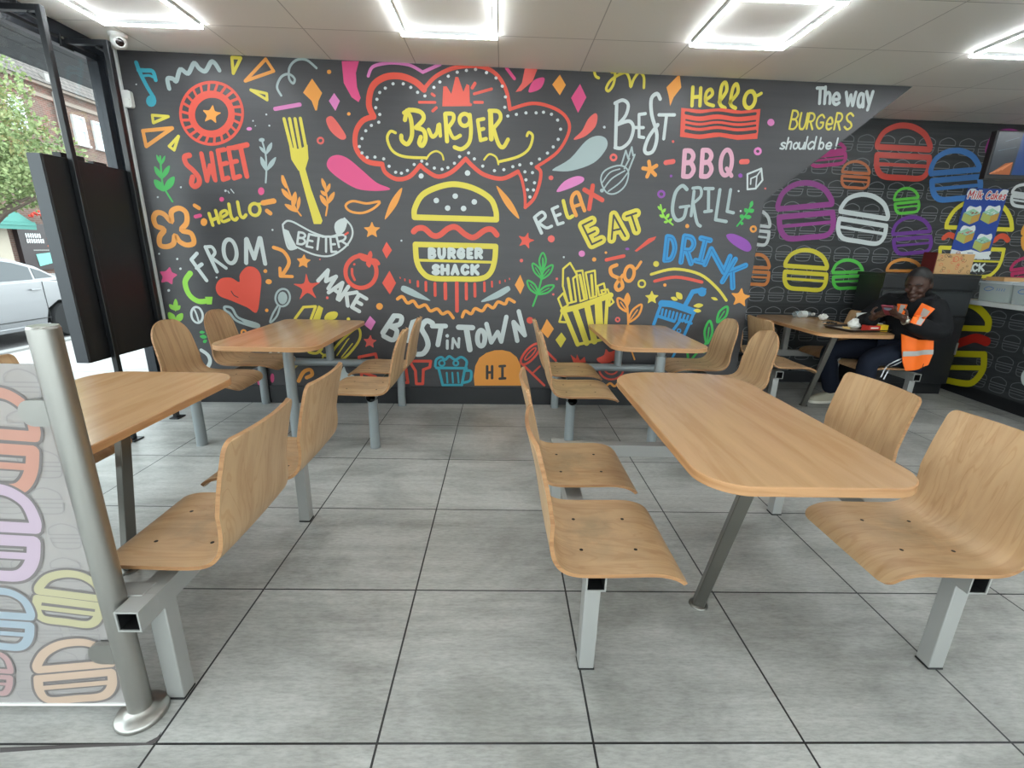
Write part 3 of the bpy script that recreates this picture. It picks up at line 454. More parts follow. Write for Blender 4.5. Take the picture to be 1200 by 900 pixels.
    ',-147,602,-145,610,-139,615,-131,618,-124,616,-119,610;L7o22:-91,495,-83,581;L7o22:-83,577,-40,506;L7o22:-37,506,-33,582;L7o45:-36,677,81,675;L7o48:28,674,58,48'
    '7;S7c41:186,587,183,561,177,538,166,523,154,518,142,523,131,537,124,560,122,586,124,612,131,634,141,649,153,654,165,649,176,635,183,613;L7o38:198,708,240,552;L7'
    'o37:240,552,293,641;L7o38:293,641,325,560;L7o37:325,560,364,771;L7o38:426,722,461,569;L7o38:426,728,524,618;L7o37:524,618,467,819;P3c0:-655,840,-660,826,-670,81'
    '5,-684,811,-698,815,-707,825,-710,839,-706,853,-695,863,-681,867,-668,863,-658,853;P4c0:-600,1351,-561,1287,-607,1220,-638,1285;P4c0:-588,1127,-540,1030,-594,93'
    '8,-652,1028;Q3c0:-706,1497,-688,1461,-646,1455,-678,1425,-674,1384,-711,1401,-751,1382,-742,1423,-770,1452,-728,1460;P5c0:-764,759,-721,710,-764,639,-817,684;Q6'
    'c0:-770,599,-757,565,-723,555,-752,530,-752,492,-783,511,-818,497,-808,534,-828,563,-792,567;Q4c0:524,1449,533,1407,576,1392,536,1371,535,1327,501,1357,457,1345'
    ',476,1385,451,1421,496,1415;P6c0:741,1407,738,1393,728,1382,714,1378,699,1382,688,1392,683,1405,686,1419,697,1429,711,1434,726,1430,737,1420;P6c0:491,1232,489,1'
    '225,484,1219,477,1217,469,1219,464,1224,462,1231,463,1238,469,1243,476,1245,483,1244,489,1239;P3c0:471,1119,507,1036,476,960,428,1035;P4c0:592,746,589,732,579,7'
    '21,564,717,550,721,539,731,535,745,538,760,548,770,562,774,577,771,588,761;P3c0:706,760,770,677,722,595,660,658;P2c0:836,647,880,592,838,514,788,582;P7c0:-475,1'
    '362,-476,1358,-479,1355,-483,1354,-487,1355,-490,1358,-491,1362,-489,1366,-486,1368,-482,1369,-479,1369,-476,1366;P6c0:784,1091,783,1086,779,1082,774,1081,769,1'
    '082,765,1085,764,1090,765,1095,768,1099,773,1100,778,1099,782,1095;P6c0:760,965,759,960,756,957,751,955,746,957,742,960,740,965,741,970,745,973,750,975,755,974,'
    '759,970;P7c0:830,1266,829,1262,826,1259,822,1258,818,1259,815,1262,814,1266,815,1270,817,1273,821,1274,826,1273,829,1270;S9o15:651,1246,656,1152,629,1007,584,86'
    '6;S9c14:650,1160,669,1194,677,1235,666,1276,649,1296,633,1276,622,1235,631,1194;L9o9:650,1160,650,1256;S9c14:650,1096,644,1134,626,1172,594,1201,570,1210,569,11'
    '85,585,1146,615,1115;L9o9:650,1096,594,1176;S9c14:643,1088,681,1105,714,1134,733,1175,734,1201,708,1194,672,1166,651,1127;L9o9:643,1088,707,1167;S9c15:622,966,6'
    '14,1004,593,1041,558,1066,532,1072,533,1047,552,1008,585,981;L9o9:622,966,559,1041;S9c15:622,966,664,968,707,982,740,1013,752,1037,724,1040,680,1028,645,1000;L9'
    'o9:622,966,713,1016;S0o22:-238,336,-228,394,-185,417,-152,395,-117,425,-67,396,-16,420,30,385,23,332;L0o23:-229,322,30,322;L0o23:-209,315,-177,169;L0o23:16,318,'
    '-12,171;L0o21:-177,169,-12,171;L0o16:-141,280,-136,191;L0o16:-93,281,-88,191;L0o16:-46,282,-39,192;S0c16:-157,365,-159,356,-164,348,-172,342,-181,340,-190,342,-'
    '198,347,-203,355,-205,364,-203,374,-197,382,-190,387,-180,389,-171,388,-164,382,-159,374;S0c16:-41,367,-43,358,-48,352,-54,347,-62,345,-70,347,-76,351,-81,358,-'
    '82,366,-81,374,-76,381,-70,386,-62,387,-54,386,-47,381,-43,375;S0o23:23,300,68,294,61,215,2,192;P3c0:99,166,92,251,105,344,139,415,197,459,268,483,333,487,402,4'
    '72,461,426,494,359,509,277,508,171;L10o23:207,341,208,234;L10o23:250,342,251,235;L10o23:207,285,250,289;L10o23:339,343,341,236;L10o23:315,343,360,347;L10o23:317'
    ',232,365,236;S4c19:650,542,657,524,653,496,637,461,611,426,581,394,550,372,523,363,504,368,496,387,501,415,518,450,543,486,573,516,604,538,631,547;S4c12:621,508'
    ',623,500,618,485,606,465,590,444,572,425,555,410,541,402,533,403,531,411,536,427,548,446,564,467,582,486,599,501,613,509;L4o20:508,367,710,175;L4o16:597,278,664'
    ',347;L4o19:660,537,801,399;L4c24:-456,379,-275,381,-284,328,-340,305,-349,178,-404,177,-408,295;L4c24:-878,408,-738,439,-729,387,-826,351,-856,272,-749,238,-862'
    ',183;L4c24:-608,186,-549,377,-495,378,-475,187,-523,187,-553,275;S2o19:971,2601,986,2563,1010,2551;S2o19:1103,2592,1130,2585,1124,2516,1093,2470,1072,2487,1109,'
    '2546,1202,2593,1241,2553,1255,2502,1274,2555,1311,2598,1347,2571,1355,2501;P8c0:874,2507,927,2421,871,2316,812,2413;Q6c0:852,2142,909,2196,950,2276,1000,2318,10'
    '21,2294,1008,2226,942,2163,867,2133;Q1c0:702,1922,829,1999,945,2128,1034,2166,1101,2145,1106,2079,1017,1977,850,1915,726,1909;Q5c0:737,1759,792,1835,884,1876,94'
    '4,1868,934,1832,827,1782;L7o26:1159,2396,1176,2098;S7o24:1146,2390,1204,2413,1248,2383,1234,2309,1181,2249;S7o25:1181,2249,1265,2274,1303,2229,1284,2140,1226,20'
    '88,1173,2089;L7o22:1337,2317,1352,2173;L7o22:1337,2322,1385,2329;L7o22:1306,2232,1380,2234;L7o22:1352,2170,1390,2166;S7o27:1487,2432,1459,2465,1420,2429,1435,23'
    '23,1490,2189,1477,2083,1430,2056,1405,2086,1430,2173,1488,2257;L7o23:1490,2325,1610,2329;L7o24:1549,2324,1546,2163;P3c0:1615,2601,1639,2514,1589,2446,1569,2387,'
    '1550,2454,1526,2510;L2o26:1727,2518,1737,2396;L2o26:1788,2515,1798,2398;L2o26:1733,2452,1793,2459;S2o24:1836,2437,1883,2476,1866,2510,1835,2485,1842,2421,1903,2'
    '402;S2o26:1943,2429,1988,2504,1972,2559,1946,2529,1950,2420,1995,2389;S2o26:2026,2428,2077,2497,2059,2552,2034,2519,2034,2419,2076,2392;S2c28:2220,2447,2215,242'
    '6,2205,2409,2190,2399,2174,2397,2158,2404,2145,2418,2137,2437,2136,2459,2141,2479,2151,2496,2166,2506,2182,2508,2198,2501,2210,2487,2218,2468;S2o22:2189,2512,22'
    '17,2479,2260,2498;P4c0:1656,2378,1815,2371,1967,2388,2125,2375,2272,2394,2284,2188,2127,2175,1982,2192,1827,2170,1672,2181;S10o22:1697,2346,1804,2336,1941,2355,'
    '2099,2344,2238,2360;S10o13:1704,2298,1811,2288,1949,2306,2107,2296,2246,2312;S10o16:1708,2265,1815,2255,1954,2274,2113,2263,2252,2279;S10o25:1713,2224,1821,2214'
    ',1960,2233,2119,2222,2259,2238;P5c0:2399,2306,2398,2294,2389,2284,2375,2280,2360,2283,2348,2292,2342,2304,2344,2316,2353,2326,2366,2330,2381,2327,2393,2318;S5c1'
    '8:2325,2101,2325,2093,2321,2087,2314,2082,2306,2081,2297,2082,2289,2086,2283,2092,2280,2100,2281,2107,2284,2114,2291,2118,2299,2120,2308,2119,2316,2115,2322,210'
    '9;L6o36:1582,1996,1640,2006;L6o37:2184,2022,2232,2025;P13c0:1647,1902,1646,1897,1642,1893,1637,1891,1631,1892,1627,1896,1625,1901,1626,1906,1629,1910,1635,1911,'
    '1640,1910,1645,1907;P13c0:2211,1922,2210,1914,2204,1908,2196,1906,2186,1908,2179,1913,2175,1921,2176,1929,2182,1935,2190,1938,2199,1936,2207,1930;P6c0:1632,2146'
    ',1632,2142,1628,2138,1623,2136,1617,2138,1613,2141,1611,2146,1612,2151,1615,2154,1620,2156,1626,2155,1630,2151;P7c0:1089,2227,1088,2222,1085,2218,1079,2217,1074'
    ',2218,1070,2221,1068,2226,1069,2231,1073,2234,1078,2236,1083,2235,1087,2231;P6c0:707,1859,704,1851,698,1844,689,1842,679,1844,672,1850,669,1858,671,1867,678,187'
    '3,687,1876,696,1874,704,1868;L14o35:1722,2085,1733,1903;S14o35:1722,2085,1769,2083,1795,2048,1775,2005,1727,1998;S14o35:1727,1998,1779,2000,1810,1953,1785,1906,'
    '1733,1903;L14o35:1863,2093,1877,1907;S14o35:1863,2093,1911,2091,1938,2055,1917,2012,1870,2004;S14o35:1870,2004,1922,2006,1953,1959,1929,1911,1877,1907;S14c33:21'
    '09,2009,2107,1974,2099,1945,2085,1926,2067,1920,2050,1928,2034,1949,2024,1979,2019,2014,2021,2049,2030,2077,2044,2096,2060,2102,2078,2094,2093,2073,2104,2044;L1'
    '4o31:2074,1969,2121,1918;S1c12:1081,1858,1112,1927,1222,1964,1292,1924,1279,1825,1208,1762,1131,1768;S1o11:1110,1794,1167,1868,1265,1928;S1o11:1147,1775,1233,18'
    '41,1287,1912;S1o10:1094,1837,1148,1911,1224,1939;L1o13:1232,1962,1259,2070,1283,2014,1303,2096,1319,2038,1332,2044,1292,1924;L1o12:1259,1943,1293,2015;P1c0:1111'
    ',1779,1110,1772,1105,1767,1097,1764,1089,1766,1083,1771,1080,1778,1081,1786,1087,1791,1094,1793,1103,1792,1109,1787;L3o28:1464,1943,1448,1999;L3o29:1464,1943,15'
    '11,1972;L3o29:1464,1943,1509,1905;L3o29:1464,1943,1445,1891;L3o29:1464,1943,1407,1950;S13c17:1597,1767,1597,1759,1592,1752,1585,1747,1576,1745,1566,1746,1558,17'
    '51,1552,1758,1549,1766,1550,1775,1554,1782,1562,1787,1571,1789,1580,1787,1588,1783,1595,1776;S6c16:1189,2020,1188,2012,1184,2006,1177,2001,1169,1999,1160,2000,1'
    '153,2005,1148,2011,1145,2018,1146,2026,1150,2032,1157,2037,1165,2039,1174,2037,1181,2033,1187,2027;S1o28:1775,1808,1733,1833,1685,1776,1678,1648,1720,1577,1776,'
    '1596,1789,1672;L1o22:1737,1674,1810,1685;L1o25:1835,1795,1836,1613;S1o23:1822,1818,1883,1820,1894,1761,1840,1706;S1o25:1840,1706,1889,1566,1923,1536;L1o25:1952,'
    '1810,1972,1656;L1o25:1919,1818,1987,1820;L1o25:1943,1646,1998,1654;L1o26:2043,1813,2041,1588;L1o26:2041,1588,2132,1576;L1o25:2130,1816,2127,1654;L1o25:2127,1654'
    ',2181,1644;S11o13:1576,1687,1615,1601,1695,1539;Q11c0:1591,1645,1587,1658,1578,1670,1564,1677,1555,1677,1555,1668,1563,1656,1576,1648;Q11c0:1599,1628,1612,1632,'
    '1621,1640,1624,1653,1621,1661,1612,1660,1601,1652,1598,1640;Q11c0:1620,1592,1612,1604,1600,1614,1585,1615,1575,1612,1579,1602,1590,1592,1605,1589;Q11c0:1631,158'
    '3,1645,1589,1656,1599,1658,1613,1655,1623,1645,1621,1633,1612,1629,1598;Q11c0:1653,1560,1643,1567,1632,1570,1622,1565,1617,1559,1623,1552,1635,1548,1645,1552;Q1'
    '1c0:1657,1557,1670,1560,1680,1567,1684,1579,1682,1588,1673,1587,1661,1581,1657,1569;S9o13:2322,1732,2296,1650,2227,1544;Q9c0:2316,1687,2328,1698,2333,1713,2329,'
    '1729,2320,1738,2311,1732,2304,1718,2307,1702;Q9c0:2303,1647,2303,1663,2296,1676,2280,1681,2268,1680,2266,1668,2271,1654,2286,1648;Q9c0:2305,1653,2323,1648,2339,'
    '1649,2348,1661,2348,1673,2336,1679,2319,1679,2309,1669;Q9c0:2277,1607,2272,1622,2262,1632,2247,1633,2237,1627,2238,1616,2247,1604,2262,1602;Q9c0:2279,1613,2296,'
    '1603,2314,1599,2329,1607,2335,1618,2324,1627,2306,1632,2290,1626;Q9c0:2250,1570,2255,1558,2262,1552,2272,1555,2278,1561,2275,1570,2268,1578,2259,1577;L7c14:2248'
    ',1934,2353,1978,2378,1894,2334,1831,2267,1823;L7o11:2282,1903,2327,1924;L7o11:2327,1924,2333,1837;L7o11:2282,1903,2286,1862;L7o11:2327,1924,2355,1972;S2o28:794,'
    '1694,836,1576,874,1583;S3o30:902,1590,861,1681,870,1740,907,1756,940,1686,967,1628;L3o25:882,1655,938,1674;L4o34:956,1781,1104,1709;L4o34:1020,1812,1004,1641;P3'
    'c0:1831,1532,1830,1525,1824,1519,1816,1517,1808,1518,1801,1524,1798,1531,1799,1539,1804,1545,1812,1547,1821,1545,1828,1540;S3c16:2389,1526,2389,1518,2385,1511,2'
    '379,1507,2371,1505,2362,1506,2355,1510,2349,1517,2346,1524,2346,1532,2350,1539,2356,1543,2364,1545,2373,1544,2380,1540,2386,1533;P7c0:2205,1808,2205,1804,2202,1'
    '801,2198,1800,2194,1801,2191,1804,2189,1807,2189,1811,2192,1814,2196,1815,2200,1814,2204,1811;P7c0:2246,1659,2246,1656,2243,1653,2239,1652,2235,1652,2232,1655,2'
    '230,1659,2230,1663,2233,1665,2237,1667,2241,1666,2245,1663;P6c0:2420,1833,2420,1830,2417,1827,2414,1826,2409,1827,2406,1829,2404,1833,2404,1837,2407,1839,2411,1'
    '841,2415,1840,2419,1837;L7o27:572,1564,631,1449;S7o23:572,1567,628,1607,657,1572,604,1526;S7o23:604,1526,667,1489,711,1503;L7o23:708,1631,759,1517;L7o23:708,163'
    '1,752,1651;L7o23:735,1578,775,1595;L7o23:759,1517,802,1531;L2o75:959,1516,1046,1371;L2o74:959,1516,1034,1554;L2o74:1002,1444,1063,1474;L2o75:1046,1371,1122,1409'
    ';L10o15:959,1516,1046,1371;L10o15:959,1516,1034,1554;L10o15:1002,1444,1063,1474;L10o15:1046,1371,1122,1409;L2o73:1204,1417,1205,1598;L2o75:1205,1598,1313,1442;L'
    '2o74:1207,1482,1272,1497;L10o15:1204,1417,1205,1598;L10o15:1205,1598,1313,1442;L10o15:1207,1482,1272,1497;L2o74:1308,1593,1387,1620;L2o75:1348,1606,1401,1488;L1'
    '0o15:1308,1593,1387,1620;L10o15:1348,1606,1401,1488;L15o44:1661,1446,1662,1262;S15o43:1661,1446,1704,1433,1733,1358,1713,1277,1662,1262;L16o7:1665,1442,1666,125'
    '9;S16o7:1665,1442,1708,1430,1737,1355,1717,1273,1666,1259;L15o44:1803,1454,1799,1251;S15o43:1803,1454,1863,1442,1888,1393,1862,1347,1801,1347;L15o44:1836,1343,1'
    '886,1241;L16o7:1807,1451,1803,1247;S16o7:1807,1451,1867,1439,1892,1390,1866,1344,1805,1344;L16o7:1840,1340,1890,1238;L15o44:1981,1435,1959,1257;L15o43:1941,1443'
    ',2021,1427;L15o44:1919,1266,2000,1249;L16o7:1985,1432,1964,1254;L16o7:1945,1440,2025,1424;L16o7:1923,1262,2004,1246;L15o44:2004,1236,2039,1360;L15o45:2039,1360,'
    '2173,1178;L15o44:2173,1178,2207,1304;L16o7:2008,1233,2043,1357;L16o7:2043,1357,2177,1175;L16o7:2177,1175,2211,1300;L15o45:2255,1282,2174,1100;L15o45:2351,1236,2'
    '207,1173;L15o45:2243,1189,2271,1052;L16o7:2259,1279,2178,1096;L16o7:2355,1233,2211,1170;L16o7:2247,1186,2275,1049;Q13c0:2149,1472,2212,1482,2327,1438,2377,1380,'
    '2352,1346,2276,1369,2186,1423;S3o30:1263,1214,1215,1189,1230,1135,1299,1102,1329,1040,1291,1011,1270,1053,1323,1133;S3c28:1415,1143,1410,1120,1400,1101,1386,108'
    '9,1371,1087,1356,1094,1344,1109,1337,1130,1336,1154,1342,1177,1352,1196,1366,1207,1381,1209,1396,1203,1407,1188,1414,1167;S3o23:1389,1200,1426,1187,1463,1243;L4'
    'o28:1174,1253,1316,1287;P4c0:1401,1329,1507,1429,1569,1447,1558,1420,1419,1323;S2o23:1560,1146,1749,1193,1972,1155,2135,1046,2232,945;S4o25:1595,1091,1775,1128,'
    '1999,1092;P2c0:1617,1231,1615,1219,1607,1210,1594,1207,1581,1210,1571,1218,1567,1230,1569,1242,1577,1251,1589,1254,1602,1251,1612,1243;S2c16:1517,1068,1516,1058'
    ',1511,1048,1502,1042,1491,1040,1480,1042,1470,1047,1463,1056,1460,1067,1461,1078,1466,1087,1475,1093,1486,1095,1497,1094,1507,1088,1514,1079;P3c0:1700,1062,1699'
    ',1055,1694,1049,1687,1047,1680,1049,1674,1054,1671,1061,1672,1068,1677,1073,1684,1075,1691,1074,1697,1069;P3c0:1091,1255,1089,1246,1083,1240,1074,1237,1065,1239'
    ',1058,1245,1055,1254,1057,1262,1063,1269,1072,1271,1081,1269,1088,1263;P5c0:994,1298,992,1285,983,1276,970,1272,956,1275,946,1284,942,1296,944,1309,953,1318,966'
    ',1322,980,1319,990,1310;P3c0:1176,1310,1175,1305,1172,1302,1167,1300,1161,1301,1157,1305,1155,1310,1156,1315,1160,1319,1165,1320,1170,1319,1175,1315;S6c13:1328,'
    '765,1327,759,1324,753,1319,750,1313,748,1307,750,1301,753,1297,758,1295,764,1296,771,1299,776,1304,780,1310,781,1316,780,1322,777,1326,771;P3c0:1830,1535,1829,1'
    '527,1824,1522,1816,1519,1808,1521,1802,1526,1799,1534,1800,1541,1805,1547,1813,1549,1821,1547,1827,1542;P7c0:828,1267,827,1263,825,1261,821,1260,818,1261,815,12'
    '63,814,1267,814,1270,817,1272,820,1273,824,1273,827,1270;P6c0:784,1092,783,1087,779,1083,774,1082,769,1083,765,1087,763,1092,764,1097,768,1101,773,1102,779,1101'
    ',783,1098;P13c0:1357,1343,1355,1338,1349,1334,1340,1333,1331,1334,1325,1338,1322,1343,1324,1348,1330,1351,1339,1353,1347,1352,1354,1348;Q2c0:1580,1012,1602,980,'
    '1640,974,1617,946,1626,910,1589,925,1557,908,1558,945,1529,971,1565,979;Q3c0:2349,1051,2377,1002,2433,986,2394,952,2403,898,2352,927,2301,910,2308,962,2268,1005'
    ',2324,1008;L2c16:822,1174,876,1222,942,1125,908,1099,945,912,878,893,826,1036;L2c16:930,1156,982,1164,1037,935,981,913;L2c16:1010,1147,1085,1166,1115,958,1062,9'
    '39;L2c16:1116,1042,1168,1064,1192,988,1136,966;L2c16:1151,1005,1204,1016,1231,957,1178,945;L2c16:793,931,833,977,878,879,830,850;L2c16:1231,957,1264,911,1230,87'
    '9;L2o23:866,1098,909,906;L2o23:963,1126,1016,935;L2o21:1059,1128,1086,954;S2o47:838,832,1001,878,1234,968;L2o37:853,816,983,544;L2o48:942,845,1060,558;L2o52:104'
    '2,873,1126,574;L2o63:1134,905,1168,649;L2o29:1207,939,1212,705;L2o26:976,544,1188,590;L2o18:835,825,814,738,865,735;S3o16:1383,889,1397,799,1408,704;S3c18:1388,'
    '835,1382,875,1361,913,1325,939,1297,944,1297,917,1314,877,1348,850;L3o11:1388,835,1324,912;Q3c0:1381,871,1399,900,1406,936,1393,973,1376,992,1361,974,1351,939,1'
    '360,902;S3c18:1407,745,1452,769,1489,809,1506,861,1503,895,1472,883,1432,846,1411,795;L3o11:1407,745,1474,850;L3o13:1462,485,1492,419;S15o55:1674,909,1767,903,1'
    '863,876,1960,845;L15o28:1674,912,1628,730;L15o26:1965,835,1905,638;L15o26:1649,803,1803,759;L15o26:1858,771,1787,659;L15o22:1876,771,1955,743;S15c11:1869,679,18'
    '69,673,1866,668,1862,665,1856,664,1850,665,1845,668,1841,673,1839,678,1840,684,1843,689,1847,692,1853,693,1858,692,1864,689,1868,684;S15c9:1698,705,1697,701,169'
    '5,698,1692,695,1688,694,1683,695,1679,697,1677,701,1675,705,1676,709,1678,713,1681,715,1685,716,1690,716,1693,713,1696,710;L15o20:1691,859,1686,804;L15o20:1723,'
    '851,1717,797;L15o20:1756,844,1749,789;L15o20:1788,837,1780,782;L15o20:1820,829,1812,774;L15o20:1853,822,1843,767;L15o20:1886,814,1875,759;L15o20:1918,807,1906,7'
    '52;L15o20:1951,799,1938,744;L15o40:1882,898,1930,1010;L15o40:1930,1010,2001,1026;P15c0:2047,1012,2045,993,2034,978,2016,973,1997,977,1982,991,1974,1011,1976,103'
    '0,1988,1045,2005,1050,2024,1046,2040,1032;L15o18:1999,1040,2037,1033;L15o21:1698,439,1812,413;L15o21:1812,413,1848,490;Q2c0:1749,960,1761,944,1779,934,1799,934,'
    '1810,940,1803,952,1786,964,1767,966;Q2c0:1791,1004,1792,978,1803,957,1827,946,1846,948,1848,966,1839,989,1817,1001;Q2c0:1953,892,1977,882,2004,879,2027,889,2037'
    ',901,2022,911,1995,915,1971,907;Q2c0:1958,856,1975,843,1996,837,2016,841,2026,850,2016,861,1995,869,1975,866;Q2c0:2095,967,2108,954,2126,944,2146,943,2157,947,2'
    '149,957,2132,968,2112,970;S9c20:2182,758,2220,779,2250,814,2257,861,2248,891,2219,881,2187,848,2177,803;L9o12:2182,758,2228,851;S9c20:2119,570,2141,618,2150,676'
    ',2134,737,2113,768,2093,740,2081,683,2093,622;L9o12:2119,570,2115,709;L9o21:1945,534,1975,396,2087,551;L9o19:2102,570,2103,494;L9o19:2275,741,2309,769;P4c0:926,'
    '455,976,418,983,459,1011,403,1050,438,1064,388,960,379;Q4c0:1156,420,1217,455,1231,508,1264,482,1326,498,1297,403,1204,382;S4c17:1400,327,1395,293,1374,264,1342'
    ',244,1301,236,1260,243,1224,262,1199,291,1188,325,1193,358,1214,387,1246,407,1286,414,1327,408,1363,389,1389,361;S4c15:1350,330,1347,313,1336,297,1319,287,1297,'
    '283,1275,287,1256,296,1242,311,1237,329,1240,347,1251,362,1268,372,1289,376,1311,373,1331,363,1344,348;S3o20:1229,189,1259,177,1295,201,1335,174,1371,202,1426,1'
    '91;L7o23:2688,2550,2737,2552;L7o23:2713,2551,2728,2448;L7o23:2751,2559,2768,2449;S7o23:2761,2493,2775,2522,2797,2511,2809,2451;S7o23:2829,2479,2876,2484,2864,25'
    '14,2841,2519,2827,2490,2838,2457,2861,2446,2881,2458;L7o23:2922,2530,2955,2443;L7o23:2955,2443,2963,2514;L7o23:2963,2514,2994,2444;L7o23:2994,2444,2998,2533;S7o'
    '24:3062,2517,3038,2525,3028,2489,3037,2449,3058,2437,3071,2464;L7o24:3061,2521,3078,2438;L7o24:3082,2540,3121,2462;L7o24:3132,2542,3119,2419;L2o14:2528,2392,252'
    '5,2266;S2o14:2528,2392,2561,2389,2576,2363,2560,2335,2527,2332;S2o14:2527,2332,2562,2331,2581,2298,2561,2267,2525,2266;S2o15:2599,2378,2598,2307,2609,2272,2622,'
    '2268,2635,2271,2647,2306,2649,2377;L2o15:2664,2380,2662,2271;S2o14:2664,2380,2696,2376,2710,2351,2696,2325,2663,2322;L2o15:2682,2322,2709,2270;S2o14:2788,2353,2'
    '766,2372,2738,2349,2735,2306,2760,2276,2785,2290,2787,2319;L2o14:2766,2319,2787,2319;S2o15:2815,2310,2858,2313,2850,2347,2832,2354,2815,2323,2820,2285,2839,2272'
    ',2858,2284;L2o15:2883,2388,2883,2275;S2o14:2883,2388,2916,2384,2930,2358,2916,2331,2883,2329;L2o15:2902,2328,2930,2274;S2o15:3016,2373,2989,2391,2965,2369,2978,'
    '2340,3005,2325,3017,2300,2990,2278,2963,2295;S7o13:2513,2163,2498,2168,2482,2159,2493,2147,2512,2137,2499,2124,2478,2128;L7o13:2531,2203,2526,2124;S7o13:2528,21'
    '56,2545,2176,2562,2169,2561,2126;S7o13:2601,2172,2586,2162,2582,2149,2585,2135,2599,2127,2613,2136,2617,2150,2614,2163,2601,2172;S7o13:2626,2172,2627,2141,2639,'
    '2128,2657,2136,2664,2156;L7o13:2667,2174,2665,2129;L7o13:2683,2215,2679,2130;S7o13:2748,2171,2725,2183,2701,2160,2706,2135,2726,2131,2748,2153;L7o13:2753,2218,2'
    '750,2132;L7o13:2791,2212,2788,2133;S7o13:2789,2165,2807,2181,2824,2162,2818,2138,2805,2134,2789,2145;S7o13:2846,2155,2885,2159,2879,2177,2862,2180,2846,2162,285'
    '0,2142,2867,2136,2884,2143;L7o13:2929,2214,2926,2161;L7o13:2924,2142,2924,2139'
)
REAR_COLOURS = [(196, 72, 62), (190, 110, 70), (150, 62, 140), (205, 212, 212), (96, 190, 70), (104, 52, 140), (62, 122, 190), (150, 50, 128), (176, 40, 120), (205, 210, 210), (214, 150, 60), (176, 44, 92), (208, 196, 56), (86, 190, 76), (206, 140, 70), (196, 120, 60), (214, 204, 58), (206, 80, 52), (205, 214, 212)]
